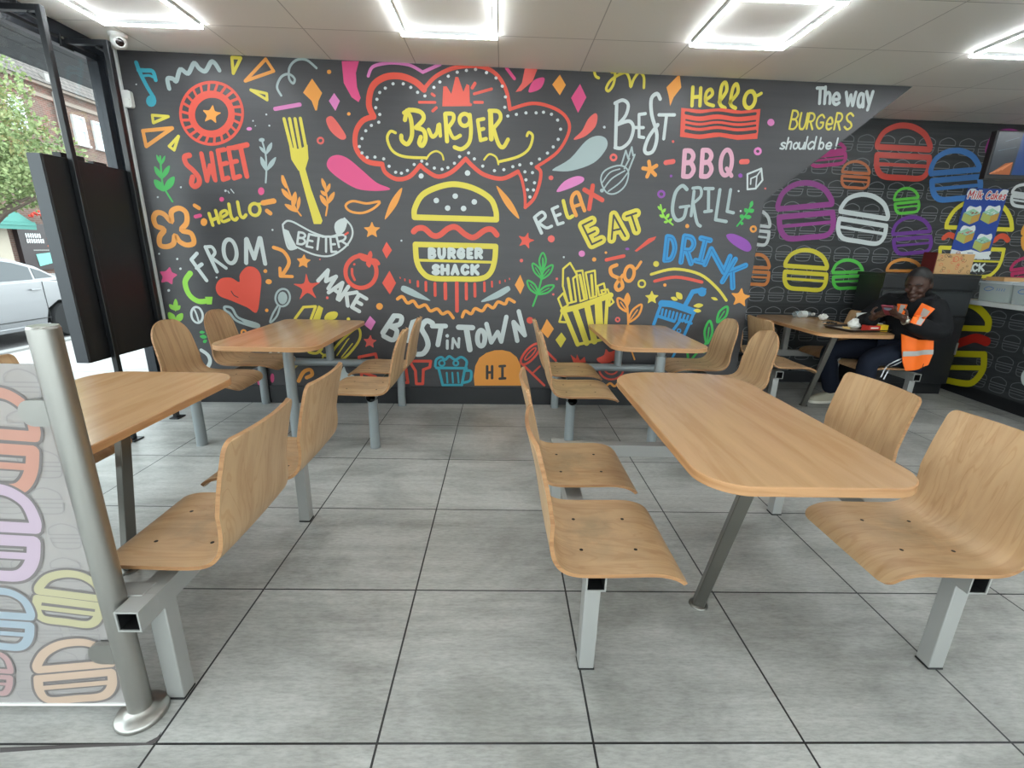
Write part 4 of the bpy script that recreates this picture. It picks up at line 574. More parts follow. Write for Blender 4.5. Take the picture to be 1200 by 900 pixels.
REAR = (
    'S0o50:3899,2347,3891,2386,3931,2473,4023,2525,4122,2539,4228,2523,4343,2469,4420,2381,4429,2341;L0o51:3899,2347,4429,2341;L0o51:3912,2278,4445,2272;S0o52:3912,2'
    '278,3930,2188,3978,2117,4054,2086,4218,2083,4383,2081,4447,2111,4466,2181,4445,2272;L0o32:3939,2198,4452,2192;S1o25:3603,2116,3600,2136,3622,2180,3671,2206,3723'
    ',2212,3777,2203,3835,2174,3872,2128,3875,2108;L1o26:3603,2116,3875,2108;L1o26:3608,2080,3881,2072;S1o26:3608,2080,3615,2034,3639,1998,3677,1981,3760,1979,3844,1'
    '976,3877,1991,3889,2026,3881,2072;L1o16:3620,2039,3882,2031;S2o51:3027,1762,3015,1805,3045,1908,3130,1978,3228,2005,3336,2000,3457,1954,3546,1864,3560,1821;L2o5'
    '2:3027,1762,3560,1821;L2o53:3049,1686,3585,1745;S2o54:3049,1686,3078,1587,3136,1513,3216,1487,3381,1505,3546,1523,3606,1564,3617,1646,3585,1745;L2o33:3086,1600,'
    '3601,1656;S3o43:3667,1758,3665,1795,3713,1874,3807,1914,3902,1918,4000,1894,4102,1832,4163,1740,4166,1702;L3o44:3667,1758,4166,1702;L3o44:3670,1691,4172,1635;S3'
    'o44:3670,1691,3675,1605,3712,1534,3779,1497,3933,1479,4088,1462,4152,1483,4180,1548,4172,1635;L3o28:3685,1614,4168,1559;S4o26:4197,1878,4190,1897,4199,1944,4234'
    ',1976,4278,1989,4326,1988,4383,1967,4426,1927,4434,1908;L4o26:4197,1878,4434,1908;L4o27:4210,1844,4448,1874;S4o27:4210,1844,4227,1800,4256,1768,4293,1757,4366,1'
    '766,4438,1775,4464,1794,4465,1830,4448,1874;L4o17:4231,1806,4458,1834;S5o37:4269,1557,4259,1586,4276,1656,4334,1704,4404,1723,4481,1720,4570,1688,4637,1627,4648'
    ',1597;L5o37:4269,1557,4648,1597;L5o38:4288,1505,4668,1546;S5o38:4288,1505,4313,1438,4357,1388,4415,1371,4531,1383,4648,1396,4690,1424,4694,1479,4668,1546;L5o23:'
    '4318,1446,4683,1485;S6o51:4507,2130,4493,2167,4512,2256,4585,2316,4672,2340,4770,2337,4884,2297,4971,2220,4986,2183;L6o52:4507,2130,4986,2183;L6o53:4533,2065,50'
    '14,2118;S6o54:4533,2065,4566,1980,4624,1917,4699,1896,4847,1912,4995,1928,5047,1964,5050,2034,5014,2118;L6o33:4573,1991,5036,2042;S7o46:5027,2339,5013,2374,5027'
    ',2455,5086,2508,5160,2527,5243,2521,5341,2480,5417,2406,5432,2372;L7o48:5027,2339,5432,2372;L7o48:5051,2278,5457,2311;S7o48:5051,2278,5082,2199,5133,2140,5197,2'
    '117,5322,2127,5447,2137,5490,2168,5491,2232,5457,2311;L7o30:5087,2209,5478,2240;S8o32:3237,2265,3231,2282,3255,2326,3314,2358,3378,2373,3447,2375,3523,2360,3574'
    ',2326,3580,2309;L8o32:3237,2265,3580,2309;L8o32:3247,2234,3591,2278;S8o32:3247,2234,3260,2195,3293,2167,3342,2159,3447,2173,3553,2186,3593,2205,3605,2239,3591,2'
    '278;L8o20:3266,2200,3596,2242;S9o31:2738,1610,2737,1637,2758,1695,2800,1729,2844,1736,2889,1723,2936,1683,2966,1621,2967,1594;L9o31:2738,1610,2967,1594;L9o31:27'
    '41,1562,2971,1546;S9o32:2741,1562,2744,1501,2762,1452,2793,1429,2864,1424,2934,1419,2963,1437,2975,1485,2971,1546;L9o19:2749,1507,2970,1492;S9o29:5408,1984,5404'
    ',2002,5429,2039,5481,2058,5536,2060,5595,2048,5657,2019,5697,1976,5700,1958;L9o30:5408,1984,5700,1958;L9o30:5413,1953,5707,1927;S9o30:5413,1953,5421,1913,5446,1'
    '880,5486,1863,5576,1855,5666,1847,5702,1857,5715,1886,5707,1927;L9o19:5426,1917,5707,1892;S10o46:5656,1606,5647,1632,5663,1691,5716,1729,5778,1740,5848,1732,592'
    '7,1698,5986,1641,5996,1614;L10o46:5656,1606,5996,1614;L10o47:5673,1560,6013,1568;S10o47:5673,1560,5694,1500,5732,1454,5784,1435,5889,1438,5993,1440,6031,1461,60'
    '36,1509,6013,1568;L10o29:5699,1507,6026,1515;S11o34:5656,1235,5645,1257,5667,1311,5734,1353,5812,1374,5898,1379,5995,1363,6066,1323,6077,1302;L11o34:5656,1235,6'
    '077,1302;L11o35:5675,1198,6097,1265;S11o35:5675,1198,5699,1150,5745,1117,5809,1109,5938,1130,6067,1150,6114,1175,6122,1217,6097,1265;L11o22:5705,1157,6110,1220;'
    'S12o42:3204,1225,3200,1259,3238,1331,3318,1373,3401,1382,3488,1366,3580,1317,3639,1240,3644,1207;L12o43:3204,1225,3644,1207;L12o43:3211,1166,3653,1147;S12o43:32'
    '11,1166,3220,1090,3256,1029,3317,1001,3453,995,3589,989,3644,1012,3664,1071,3653,1147;L12o27:3229,1098,3653,1080;S13o33:3724,1167,3717,1191,3736,1247,3787,1284,'
    '3844,1296,3906,1290,3975,1261,4024,1208,4030,1184;L13o33:3724,1167,4030,1184;L13o33:3735,1125,4043,1141;S13o33:3735,1125,3749,1069,3781,1027,3826,1011,3920,1016'
    ',4015,1021,4050,1042,4058,1086,4043,1141;L13o21:3754,1076,4050,1092;S14o33:4301,1196,4295,1219,4320,1272,4382,1305,4450,1316,4522,1309,4602,1279,4656,1228,4662,'
    '1204;L14o34:4301,1196,4662,1204;L14o34:4312,1155,4674,1163;S14o34:4312,1155,4325,1103,4360,1062,4412,1045,4523,1048,4634,1050,4677,1069,4689,1111,4674,1163;L14o'
    '21:4332,1109,4679,1116;S15o32:2801,1204,2798,1229,2816,1286,2858,1319,2902,1327,2949,1317,2999,1281,3032,1223,3035,1198;L15o32:2801,1204,3035,1198;L15o32:2806,1'
    '159,3041,1153;S15o33:2806,1159,2812,1102,2833,1056,2866,1036,2938,1034,3010,1032,3038,1050,3048,1095,3041,1153;L15o20:2817,1108,3042,1102;S16o42:4812,1640,4808,'
    '1699,4854,1805,4950,1877,5083,1910,5234,1891,5371,1837,5470,1740,5523,1635;L16o41:4812,1640,5523,1635;S17o52:4816,1538,4860,1569,4933,1547,5050,1514,5143,1559,5'
    '255,1544,5357,1522,5409,1566,5463,1567,5513,1532;L16o40:4805,1442,5501,1438;S16o37:5501,1438,5510,1330,5482,1229,5380,1164,5048,1176,4913,1217,4841,1314,4805,14'
    '42;L16o19:4868,1321,5493,1317;L18o21:4934,1412,4948,1336;S18o21:4934,1412,4964,1411,4982,1397,4971,1379,4941,1376;S18o21:4941,1376,4974,1377,4995,1357,4981,1338'
    ',4948,1336;S18o21:5008,1414,5019,1365,5035,1341,5049,1339,5061,1341,5068,1366,5059,1415;L18o21:5080,1416,5096,1340;S18o21:5080,1416,5116,1414,5135,1397,5124,137'
    '9,5088,1376;L18o21:5109,1376,5147,1341;S18o21:5209,1404,5186,1418,5164,1399,5169,1365,5196,1342,5217,1354,5215,1377;L18o21:5194,1377,5215,1377;L18o21:5230,1419,'
    '5246,1343;L18o21:5230,1419,5281,1420;L18o21:5238,1381,5279,1382;L18o21:5246,1343,5297,1345;L18o21:5305,1421,5322,1345;S18o21:5305,1421,5341,1420,5361,1403,5349,'
    '1384,5314,1381;L18o21:5334,1381,5373,1346;S18o21:5043,1272,5018,1281,4999,1267,5013,1250,5038,1242,5051,1227,5031,1213,5005,1223;L18o21:5067,1282,5081,1214;L18o'
    '21:5119,1284,5132,1215;L18o21:5074,1248,5125,1250;L18o21:5157,1216,5168,1285;L18o21:5168,1285,5208,1217;L18o21:5162,1240,5193,1241;S18o21:5264,1273,5241,1286,52'
    '19,1269,5223,1238,5250,1218,5273,1231;L18o21:5283,1287,5298,1219;L18o21:5335,1289,5292,1246;L18o21:5303,1257,5349,1220'
)
COUNTER_COLOURS = [(190, 180, 30), (170, 40, 30), (205, 214, 212)]
COUNTER = (
    'S0o70:4041,699,4035,779,3913,891,3771,916,3563,886,3398,790,3366,698;L0o57:4010,611,3366,698;S1o88:3869,490,3705,470,3580,532,3461,591,3338,579;L0o62:3978,328,3'
    '322,457;S0o64:3322,457,3287,317,3345,174,3469,129,3765,101;L0o49:3865,196,3328,321;S2c29:2823,359,2818,336,2820,314,2828,298,2842,289,2858,289,2875,298,2891,316'
    ',2901,338,2906,362,2904,384,2896,401,2882,409,2866,408,2849,399,2834,382'
)
PANEL_COLOURS = [(134, 127, 125), (216, 160, 142), (212, 190, 208), (206, 198, 160), (176, 190, 202), (218, 190, 168), (198, 162, 162)]
PANEL = (
    'S0o40:-966,878,-958,899,-921,944,-875,970,-836,975,-802,965,-775,935,-770,887,-776,866;L0o42:-966,878,-776,866;L0o43:-979,841,-788,829;S0o44:-979,841,-997,793,-'
    '999,753,-980,735,-920,731,-860,726,-829,742,-804,780,-788,829;L0o27:-991,798,-806,786;S1o27:-966,878,-958,899,-921,944,-875,970,-836,975,-802,965,-775,935,-770,'
    '887,-776,866;L1o28:-966,878,-776,866;L1o29:-979,841,-788,829;S1o30:-979,841,-997,793,-999,753,-980,735,-920,731,-860,726,-829,742,-804,780,-788,829;L1o18:-991,7'
    '98,-806,786;S0o44:-1044,628,-1037,649,-999,695,-950,721,-908,727,-871,718,-840,687,-832,639,-838,617;L0o46:-1044,628,-838,617;L0o47:-1058,590,-850,579;S0o49:-10'
    '58,590,-1075,541,-1075,501,-1053,482,-989,479,-924,475,-891,491,-865,529,-850,579;L0o30:-1068,546,-868,535;S2o30:-1044,628,-1037,649,-999,695,-950,721,-908,727,'
    '-871,718,-840,687,-832,639,-838,617;L2o31:-1044,628,-838,617;L2o32:-1058,590,-850,579;S2o33:-1058,590,-1075,541,-1075,501,-1053,482,-989,479,-924,475,-891,491,-'
    '865,529,-850,579;L2o20:-1068,546,-868,535;S0o34:-876,429,-871,442,-844,469,-808,482,-777,483,-749,474,-725,451,-717,419,-722,406;L0o35:-876,429,-722,406;L0o35:-'
    '884,406,-729,382;S0o36:-884,406,-895,375,-893,350,-876,337,-828,330,-781,322,-757,329,-739,352,-729,382;L0o22:-890,378,-741,356;S3o22:-876,429,-871,442,-844,469'
    ',-808,482,-777,483,-749,474,-725,451,-717,419,-722,406;L3o22:-876,429,-722,406;L3o23:-884,406,-729,382;S3o23:-884,406,-895,375,-893,350,-876,337,-828,330,-781,3'
    '22,-757,329,-739,352,-729,382;L3o14:-890,378,-741,356;S0o35:-1073,358,-1067,374,-1039,406,-1002,425,-971,428,-943,420,-920,397,-914,361,-919,346;L0o36:-1073,358'
    ',-919,346;L0o36:-1082,331,-927,318;S0o37:-1082,331,-1094,296,-1094,268,-1078,254,-1030,250,-982,245,-957,256,-938,283,-927,318;L0o22:-1090,300,-940,287;S4o22:-1'
    '073,358,-1067,374,-1039,406,-1002,425,-971,428,-943,420,-920,397,-914,361,-919,346;L4o23:-1073,358,-919,346;L4o23:-1082,331,-927,318;S4o24:-1082,331,-1094,296,-'
    '1094,268,-1078,254,-1030,250,-982,245,-957,256,-938,283,-927,318;L4o14:-1090,300,-940,287;S0o37:-945,167,-942,184,-913,224,-870,252,-830,262,-791,261,-756,242,-'
    '739,207,-742,190;L0o38:-945,167,-742,190;L0o38:-951,136,-746,160;S0o39:-951,136,-958,97,-951,67,-926,57,-862,64,-799,71,-770,88,-752,120,-746,160;L0o24:-953,102'
    ',-755,124;S5o24:-945,167,-942,184,-913,224,-870,252,-830,262,-791,261,-756,242,-739,207,-742,190;L5o24:-945,167,-742,190;L5o24:-951,136,-746,160;S5o25:-951,136,'
    '-958,97,-951,67,-926,57,-862,64,-799,71,-770,88,-752,120,-746,160;L5o15:-953,102,-755,124;S0o26:-1102,168,-1098,180,-1080,206,-1059,221,-1042,224,-1027,218,-101'
    '7,200,-1017,173,-1020,161;L0o27:-1102,168,-1020,161;L0o27:-1110,147,-1027,140;S0o28:-1110,147,-1119,120,-1121,98,-1113,88,-1088,86,-1062,83,-1048,92,-1036,113,-'
    '1027,140;L0o17:-1116,123,-1037,116;S6o16:-1102,168,-1098,180,-1080,206,-1059,221,-1042,224,-1027,218,-1017,200,-1017,173,-1020,161;L6o16:-1102,168,-1020,161;L6o'
    '16:-1110,147,-1027,140;S6o17:-1110,147,-1119,120,-1121,98,-1113,88,-1088,86,-1062,83,-1048,92,-1036,113,-1027,140;L6o10:-1116,123,-1037,116'
)
# ---------------------------------------------------------------- the room
H = 2.59
def mural_y(x): return 2.935 + .0285*x
def rear_y(x): return 3.76 + .033*x
# floor: 0.6 m stone tiles with dark joints
mfl = mat('floor_tiles', (150, 152, 148), .36, 0, .5); n_, l_, b_ = nodes(mfl); nt = mfl.node_tree
tc = coords(nt, (1, 1, 1)); br = n_.new('ShaderNodeTexBrick'); br.offset = 0; br.squash = 1
for k, v in (('Scale', 1.0), ('Mortar Size', .0032), ('Mortar Smooth', 0.0), ('Bias', 0.0), ('Brick Width', .6), ('Row Height', .6)): br.inputs[k].default_value = v
br.inputs['Color1'].default_value = (.92, .92, .92, 1); br.inputs['Color2'].default_value = (1, 1, 1, 1); br.inputs['Mortar'].default_value = (0, 0, 0, 1)
l_.new(tc, br.inputs['Vector'])
st = noise(nt, coords(nt, (1.2, 14, 1)), 1.6, 6, .62, .3); cl = noise(nt, coords(nt, (1.3, 2.2, 1)), 1.0, 5, .6, .5); gr = noise(nt, coords(nt, (30, 120, 1)), 1.0, 3, .7)
c1 = cramp(nt, st, [(.3, (176, 176, 172)), (.5, (190, 190, 186)), (.72, (200, 200, 196))])
c2 = cramp(nt, cl, [(.34, (196, 196, 194)), (.55, (250, 250, 250)), (.7, (255, 255, 255))])
c3 = cramp(nt, gr, [(.3, (225, 225, 224)), (.6, (255, 255, 255))])
cc = mixc(nt, 1.0, mixc(nt, 1.0, mixc(nt, 1.0, c1, c2, 'MULTIPLY'), c3, 'MULTIPLY'), br.outputs['Color'], 'MULTIPLY')
cc = mixc(nt, br.outputs['Fac'], cc, lin((34, 34, 36)))
l_.new(cc, b_.inputs['Base Color'])
inv = n_.new('ShaderNodeMath'); inv.operation = 'SUBTRACT'; inv.inputs[0].default_value = 1; l_.new(br.outputs['Fac'], inv.inputs[1])
l_.new(bump(nt, inv.outputs[0], .5, .002), b_.inputs['Normal'])
mb = MB(); mb.box((2.2, 0.35, -.06), (9.8, 9.7, .12)); fl = struct(mb.build('floor', mfl, smooth=0), 'grey stone-effect square floor tiles with dark joints')
mb = MB(); mb.prism([(-1.003, -0.009), (-0.807, -0.002), (-0.629, 0.002), (-0.608, 0.018), (-0.606, 0.032), (-0.6, 0.013), (-0.607, -0.003), (-0.757, -0.008), (-0.886, -0.015), (-0.99, -0.022)], .0002, .0006); mb.build('floor_crack', mat('crack_dark', (84, 80, 80), .8), fl, smooth=0)

# ceiling panels with fine seams
mce = mat('ceiling_panels', (232, 228, 220), .5, 0, .35); n_, l_, b_ = nodes(mce); nt = mce.node_tree
tcn = n_.new('ShaderNodeTexCoord'); mp = n_.new('ShaderNodeMapping'); mp.inputs['Location'].default_value = (.33, -.02, 0); l_.new(tcn.outputs['Object'], mp.inputs[0])
br = n_.new('ShaderNodeTexBrick'); br.offset = 0
for k, v in (('Scale', 1.0), ('Mortar Size', .0035), ('Mortar Smooth', .1), ('Bias', 0.0), ('Brick Width', .6), ('Row Height', .6)): br.inputs[k].default_value = v
br.inputs['Color1'].default_value = lin((232, 228, 220)); br.inputs['Color2'].default_value = lin((227, 223, 215)); br.inputs['Mortar'].default_value = lin((178, 173, 166))
l_.new(mp.outputs[0], br.inputs['Vector']); l_.new(br.outputs['Color'], b_.inputs['Base Color'])
mb = MB(); mb.box((2.2, 0.35, H+.05), (9.8, 9.7, .1)); struct(mb.build('ceiling', mce, smooth=0), 'white panelled suspended ceiling')

mwall = mat('charcoal_wallpaper', (66, 64, 66), .38, 0, .4); n_, l_, b_ = nodes(mwall); nt = mwall.node_tree
f = noise(nt, coords(nt, (.6, 1, 26)), 1.2, 5, .6); l_.new(cramp(nt, f, [(.35, (60, 59, 61)), (.65, (64, 63, 65))]), b_.inputs['Base Color'])
mrear = mat('black_wallpaper', (48, 50, 52), .34, 0, .45); n_, l_, b_ = nodes(mrear); nt = mrear.node_tree
f = noise(nt, coords(nt, (.6, 1, 22)), 1.4, 5, .6); l_.new(cramp(nt, f, [(.35, (40, 42, 44)), (.65, (56, 58, 60))]), b_.inputs['Base Color'])
mplain = mat('plain_plaster', (196, 194, 188), .7)
mskirt = mat('black_skirting', (26, 27, 30), .45)

mb = MB(); mb.prism([(-2.47, 0), (2.42, 0), (2.42, 1.74), (3.44, H), (-2.47, H)], 0, .13, f=lambda a, b, h: (a, mural_y(a)+h, b))
wb = struct(mb.build('wall_back', mwall, smooth=0), 'charcoal feature wall covered in bright food doodles and lettering, its right end cut on the slant')
art = Art(lambda a, b, h: (a, mural_y(a)-h, b), MURAL_COLOURS, dim=.92); art.load(MURAL); art.build('mural_print', wb, 'mural', .42, .35)
mb = MB(); mb.prism([(-2.45, 0), (2.425, 0), (2.425, .15), (-2.45, .15)], -.014, 0, f=lambda a, b, h: (a, mural_y(a)+h, b)); struct(mb.build('baseboard_back', mskirt, smooth=0))
mb = MB(); mb.box((-2.405, 2.852, 1.3), (.012, .02, 2.58)); struct(mb.build('trim_1', mat('white_trim', (215, 218, 218), .4), smooth=0), 'thin pale strip down the corner of the mural')

mb = MB(); mb.prism([(2.2, 0), (7.1, 0), (7.1, H), (2.2, H)], 0, .12, f=lambda a, b, h: (a, rear_y(a)+h, b))
wr = struct(mb.build('wall_rear', mrear, smooth=0), 'black wall printed with outlined burgers in the far right recess')
ra = Art(lambda a, b, h: (a, rear_y(a)-h, b), REAR_COLOURS); ra.cols.append((112, 115, 117)); fi = len(ra.cols)-1
for r in range(12):
    for c in range(19): ra.burger(2.75+c*.205, .12+r*.205, .176, .16, .0075, fi)
ra.load(REAR); ra.build('burger_print', wr, 'rear', .36, .45)
mb = MB(); mb.prism([(2.3, 0), (7.0, 0), (7.0, .12), (2.3, .12)], -.014, 0, f=lambda a, b, h: (a, rear_y(a)+h, b)); struct(mb.build('baseboard_rear', mskirt, smooth=0))
mb = MB(); mb.box((2.25, 3.46, H/2), (.1, .76, H)); struct(mb.build('wall_recess', mrear, smooth=0))
mb = MB(); mb.box((7.06, .35, H/2), (.12, 9.6, H)); struct(mb.build('wall_right', mplain, smooth=0))

# ---------------------------------------------------------------- shopfront glazing on the left
mfr = mat('black_aluminium', (40, 44, 50), .32, .35)
mgrey = mat('grey_aluminium', (112, 120, 126), .35, .5)
mglass = bpy.data.materials.new('clear_glass'); mglass.use_nodes = True; nt = mglass.node_tree; n_, l_ = nt.nodes, nt.links
n_.remove(n_['Principled BSDF']); tr = n_.new('ShaderNodeBsdfTransparent'); gl = n_.new('ShaderNodeBsdfGlossy'); mx = n_.new('ShaderNodeMixShader'); fr = n_.new('ShaderNodeMapRange'); lw = n_.new('ShaderNodeLayerWeight'); pw = n_.new('ShaderNodeMath'); pw.operation = 'POWER'; pw.inputs[1].default_value = 4.0
lw.inputs[0].default_value = .5; l_.new(lw.outputs['Facing'], pw.inputs[0]); l_.new(pw.outputs[0], fr.inputs['Value']); fr.inputs['To Min'].default_value = .04; fr.inputs['To Max'].default_value = .7
tr.inputs[0].default_value = (.94, .97, .96, 1); gl.inputs['Roughness'].default_value = .01
l_.new(fr.outputs[0], mx.inputs[0]); l_.new(tr.outputs[0], mx.inputs[1]); l_.new(gl.outputs[0], mx.inputs[2]); l_.new(mx.outputs[0], n_['Material Output'].inputs[0])
mb = MB(); XW = -2.47
mb.box((XW, -.75, H-.04), (.08, 7.3, .08)); mb.box((XW, -.75, H-.105), (.05, 7.0, .03)); mb.box((XW, -.75, .05), (.07, 7.3, .1))
for y in (-4.3, -2.6, -.85, .9): mb.box((XW, y, H/2), (.07, .06, H))
mb.box((XW-.01, 2.75, H/2), (.07, .05, H)); mb.box((XW+.012, 2.80, H/2), (.09, .05, H)); mb.box((XW, 2.85, H/2), (.06, .06, H), 1)
w1 = struct(mb.build('window_1', [mfr, mgrey], smooth=0, bevel=.002), 'black framed full-height shop window')
mb = MB()
for y0, y1 in ((-4.27, -2.63), (-2.57, -.88), (-.82, .87), (.93, 2.725)): mb.box((XW-.005, (y0+y1)/2, 1.28), (.006, y1-y0, 2.36))
mb.build('window_pane', mglass, w1, smooth=0)

mb = MB(); YF = -4.42  # unseen glazed front, added so daylight enters from behind the camera
mb.box((2.2, YF, H-.06), (9.4, .08, .12)); mb.box((2.2, YF, .06), (9.4, .07, .12))
for k in range(7): mb.box((-2.35+k*1.53, YF, H/2), (.07, .07, H))
w2 = struct(mb.build('window_added', mfr, smooth=0, bevel=.002), 'unseen black framed glazing behind the camera, added to let daylight in')
mb = MB()
for k in range(6): mb.box((-2.35+k*1.53+.765, YF, 1.3), (1.46, .006, 2.36))
mb.build('window_pane', mglass, w2, smooth=0)

# ---------------------------------------------------------------- LED square ceiling lights
mled = mat('led_tube', (255, 255, 255), .4, emit=LED_STRENGTH, emit_col=(238, 246, 250)); mlh = mat('led_housing', (226, 228, 228), .4)
def led_parts():
    s = .285; w = .011
    a = MB(); d = MB()
    for (cx, cy, dx, dy) in ((0, s, 2*s+.026, .026), (0, -s, 2*s+.026, .026), (s, 0, .026, 2*s-.026), (-s, 0, .026, 2*s-.026)):
        lx, ly = (dx/2-.002, dy/2-.002)
        if dx > dy: a.box((cx, cy-.009, -.009), (dx, .003, .018)); a.box((cx, cy+.009, -.009), (dx, .003, .018)); d.box((cx, cy, -.013), (dx-.006, .0150, .024))
        else: a.box((cx-.009, cy, -.009), (.003, dy, .018)); a.box((cx+.009, cy, -.009), (.003, dy, .018)); d.box((cx, cy, -.013), (.0150, dy, .024))
    return a, d
LX = [-1.83, -.03, 1.77, 3.57, 5.37]; LY = [2.12, .32, -1.48, -3.28]  # rows after the first are out of view, added to light the room
NAMES = ['square LED ceiling light nearest the window, over the far left table', 'square LED ceiling light over the middle of the mural wall', 'square LED ceiling light over the far right table', 'square LED ceiling light at the far right, partly cut off by the frame']
first = None
for j, y in enumerate(LY):
    for i, x in enumerate(LX):
        lab = (NAMES[i] if i < 4 else 'square LED ceiling light beyond the counter') if j == 0 else 'square LED ceiling light in the unseen rows, added to light the room'
        lt = thing('ceiling_light', (x, y, H), lab, 'ceiling light', 'square LED ceiling lights')
        if first is None:
            a, d = led_parts(); first = (a.build('light_housing', mlh, lt, smooth=0), d.build('light_tube', mled, lt, smooth=0))
        else:
            for q in first:
                c = q.copy(); COLL.objects.link(c); c.parent = lt

# ---------------------------------------------------------------- table-and-seat sets
PROF = [(.214, .404), (.206, .416), (.19, .43), (.168, .440), (.14, .446), (.10, .449), (.05, .448), (0, .447), (-.05, .446), (-.10, .447), (-.132, .453), (-.155, .466), (-.172, .488), (-.184, .52), (-.193, .56), (-.202, .61), (-.211, .66), (-.221, .71), (-.232, .755), (-.241, .79), (-.248, .815), (-.251, .826)]
def shell_mb(kind):
    kx = 1.0 if kind == 'square' else 1.12; P = smooth_pts([(a*kx, b) for a, b in PROF], False, 3); n = len(P); L = [0]
    for i in range(1, n): L.append(L[-1]+math.hypot(P[i][0]-P[i-1][0], P[i][1]-P[i-1][1]))
    T = L[-1]; m = 12; th = .0115
    def half(s):
        if kind == 'square':
            W = .198 + .004*math.sin(pi*s/T); rf, rb = .035, .03
        else:
            W = .2 - .034*max(0, (s-.42)/(T-.42)); rf, rb = .085, .13
        d0, d1 = s, T-s
        if d0 < rf: W -= rf - math.sqrt(max(0, rf*rf-(rf-d0)**2))
        if d1 < rb: W -= rb - math.sqrt(max(0, rb*rb-(rb-d1)**2))
        return max(W, .02)
    top = []; bot = []
    for i in range(n):
        a, b = P[max(i-1, 0)], P[min(i+1, n-1)]; dx, dz = b[0]-a[0], b[1]-a[1]; l = math.hypot(dx, dz); nx, nz = dz/l, -dx/l   # upper / front side
        up = max(0, min(1, (L[i]-.42)/.12)); W = half(L[i])
        for k in range(m+1):
            u = -1+2*k/m; cv = .018*up*u*u + .006*(1-up)*u*u*(1 if L[i] > .1 else L[i]/.1)
            x, z = P[i][0] + cv*up, P[i][1] + cv*(1-up)
            top.append((x, u*W, z)); bot.append((x - nx*th, u*W, z - nz*th))
    N = n*(m+1); fs_t = []; fs_b = []; fs_s = []
    for i in range(n-1):
        for k in range(m):
            q = (i*(m+1)+k, i*(m+1)+k+1, (i+1)*(m+1)+k+1, (i+1)*(m+1)+k)
            fs_t.append(q); fs_b.append(tuple(N+x for x in reversed(q)))
    for i in range(n-1):
        for k in (0, m):
            a, b = i*(m+1)+k, (i+1)*(m+1)+k; fs_s.append((a, b, N+b, N+a))
    for i in (0, n-1):
        for k in range(m):
            a = i*(m+1)+k; fs_s.append((a, a+1, N+a+1, N+a))
    mb = MB(); mb.add(top+bot, fs_t+fs_b, 0); k0 = len(mb.f); o = 0
    for fce in fs_s: mb.f.append(list(fce)); mb.m.append(1)
    for x in (-.083, .083):
        for y in (-.083, .083): mb.lathe([(.0062, 0), (.0056, .0014), (.001, .0017)], (x*kx, y, .4492 if x > 0 else .4467), 10, 2)
    return mb
SHELLS = {}
def shell(kind, parent, x, y, face):
    if kind not in SHELLS:
        o = shell_mb(kind).build('chair_shell', [M_SEAT if kind == 'square' else M_SEATR, M_PLY, M_BOLT], parent, smooth=50); SHELLS[kind] = o
    else:
        o = SHELLS[kind].copy(); COLL.objects.link(o); o.parent = parent
    o.location = (x, y, 0); o.rotation_euler = (0, 0, 0 if face > 0 else pi)
    return o
def hollow_beam(mb, p0, y1, s=.062, z=.367, x=0):
    """square tube along y with an open near end"""
    y0 = p0; w = .005
    mb.box((x, (y0+.07+y1)/2, z), (s, y1-y0-.07, s))
    for a, b, c, d in ((0, s/2-w/2, s, w), (0, -s/2+w/2, s, w), (s/2-w/2, 0, w, s-2*w), (-s/2+w/2, 0, w, s-2*w)): mb.box((x+a, y0+.035, z+b), (c, .07, d))
    mb.box((x, y0+.06, z), (s-2*w, .004, s-2*w), 1); q_ = s/2-w-.0006
    for a, b, c, d in ((0, q_, s-2*w, .001), (0, -q_, s-2*w, .001), (q_, 0, .001, s-2*w), (-q_, 0, .001, s-2*w)): mb.box((x+a, y0+.034, z+b), (c, .062, d), 1)  # black back plate and liner paint the shade inside the hollow end
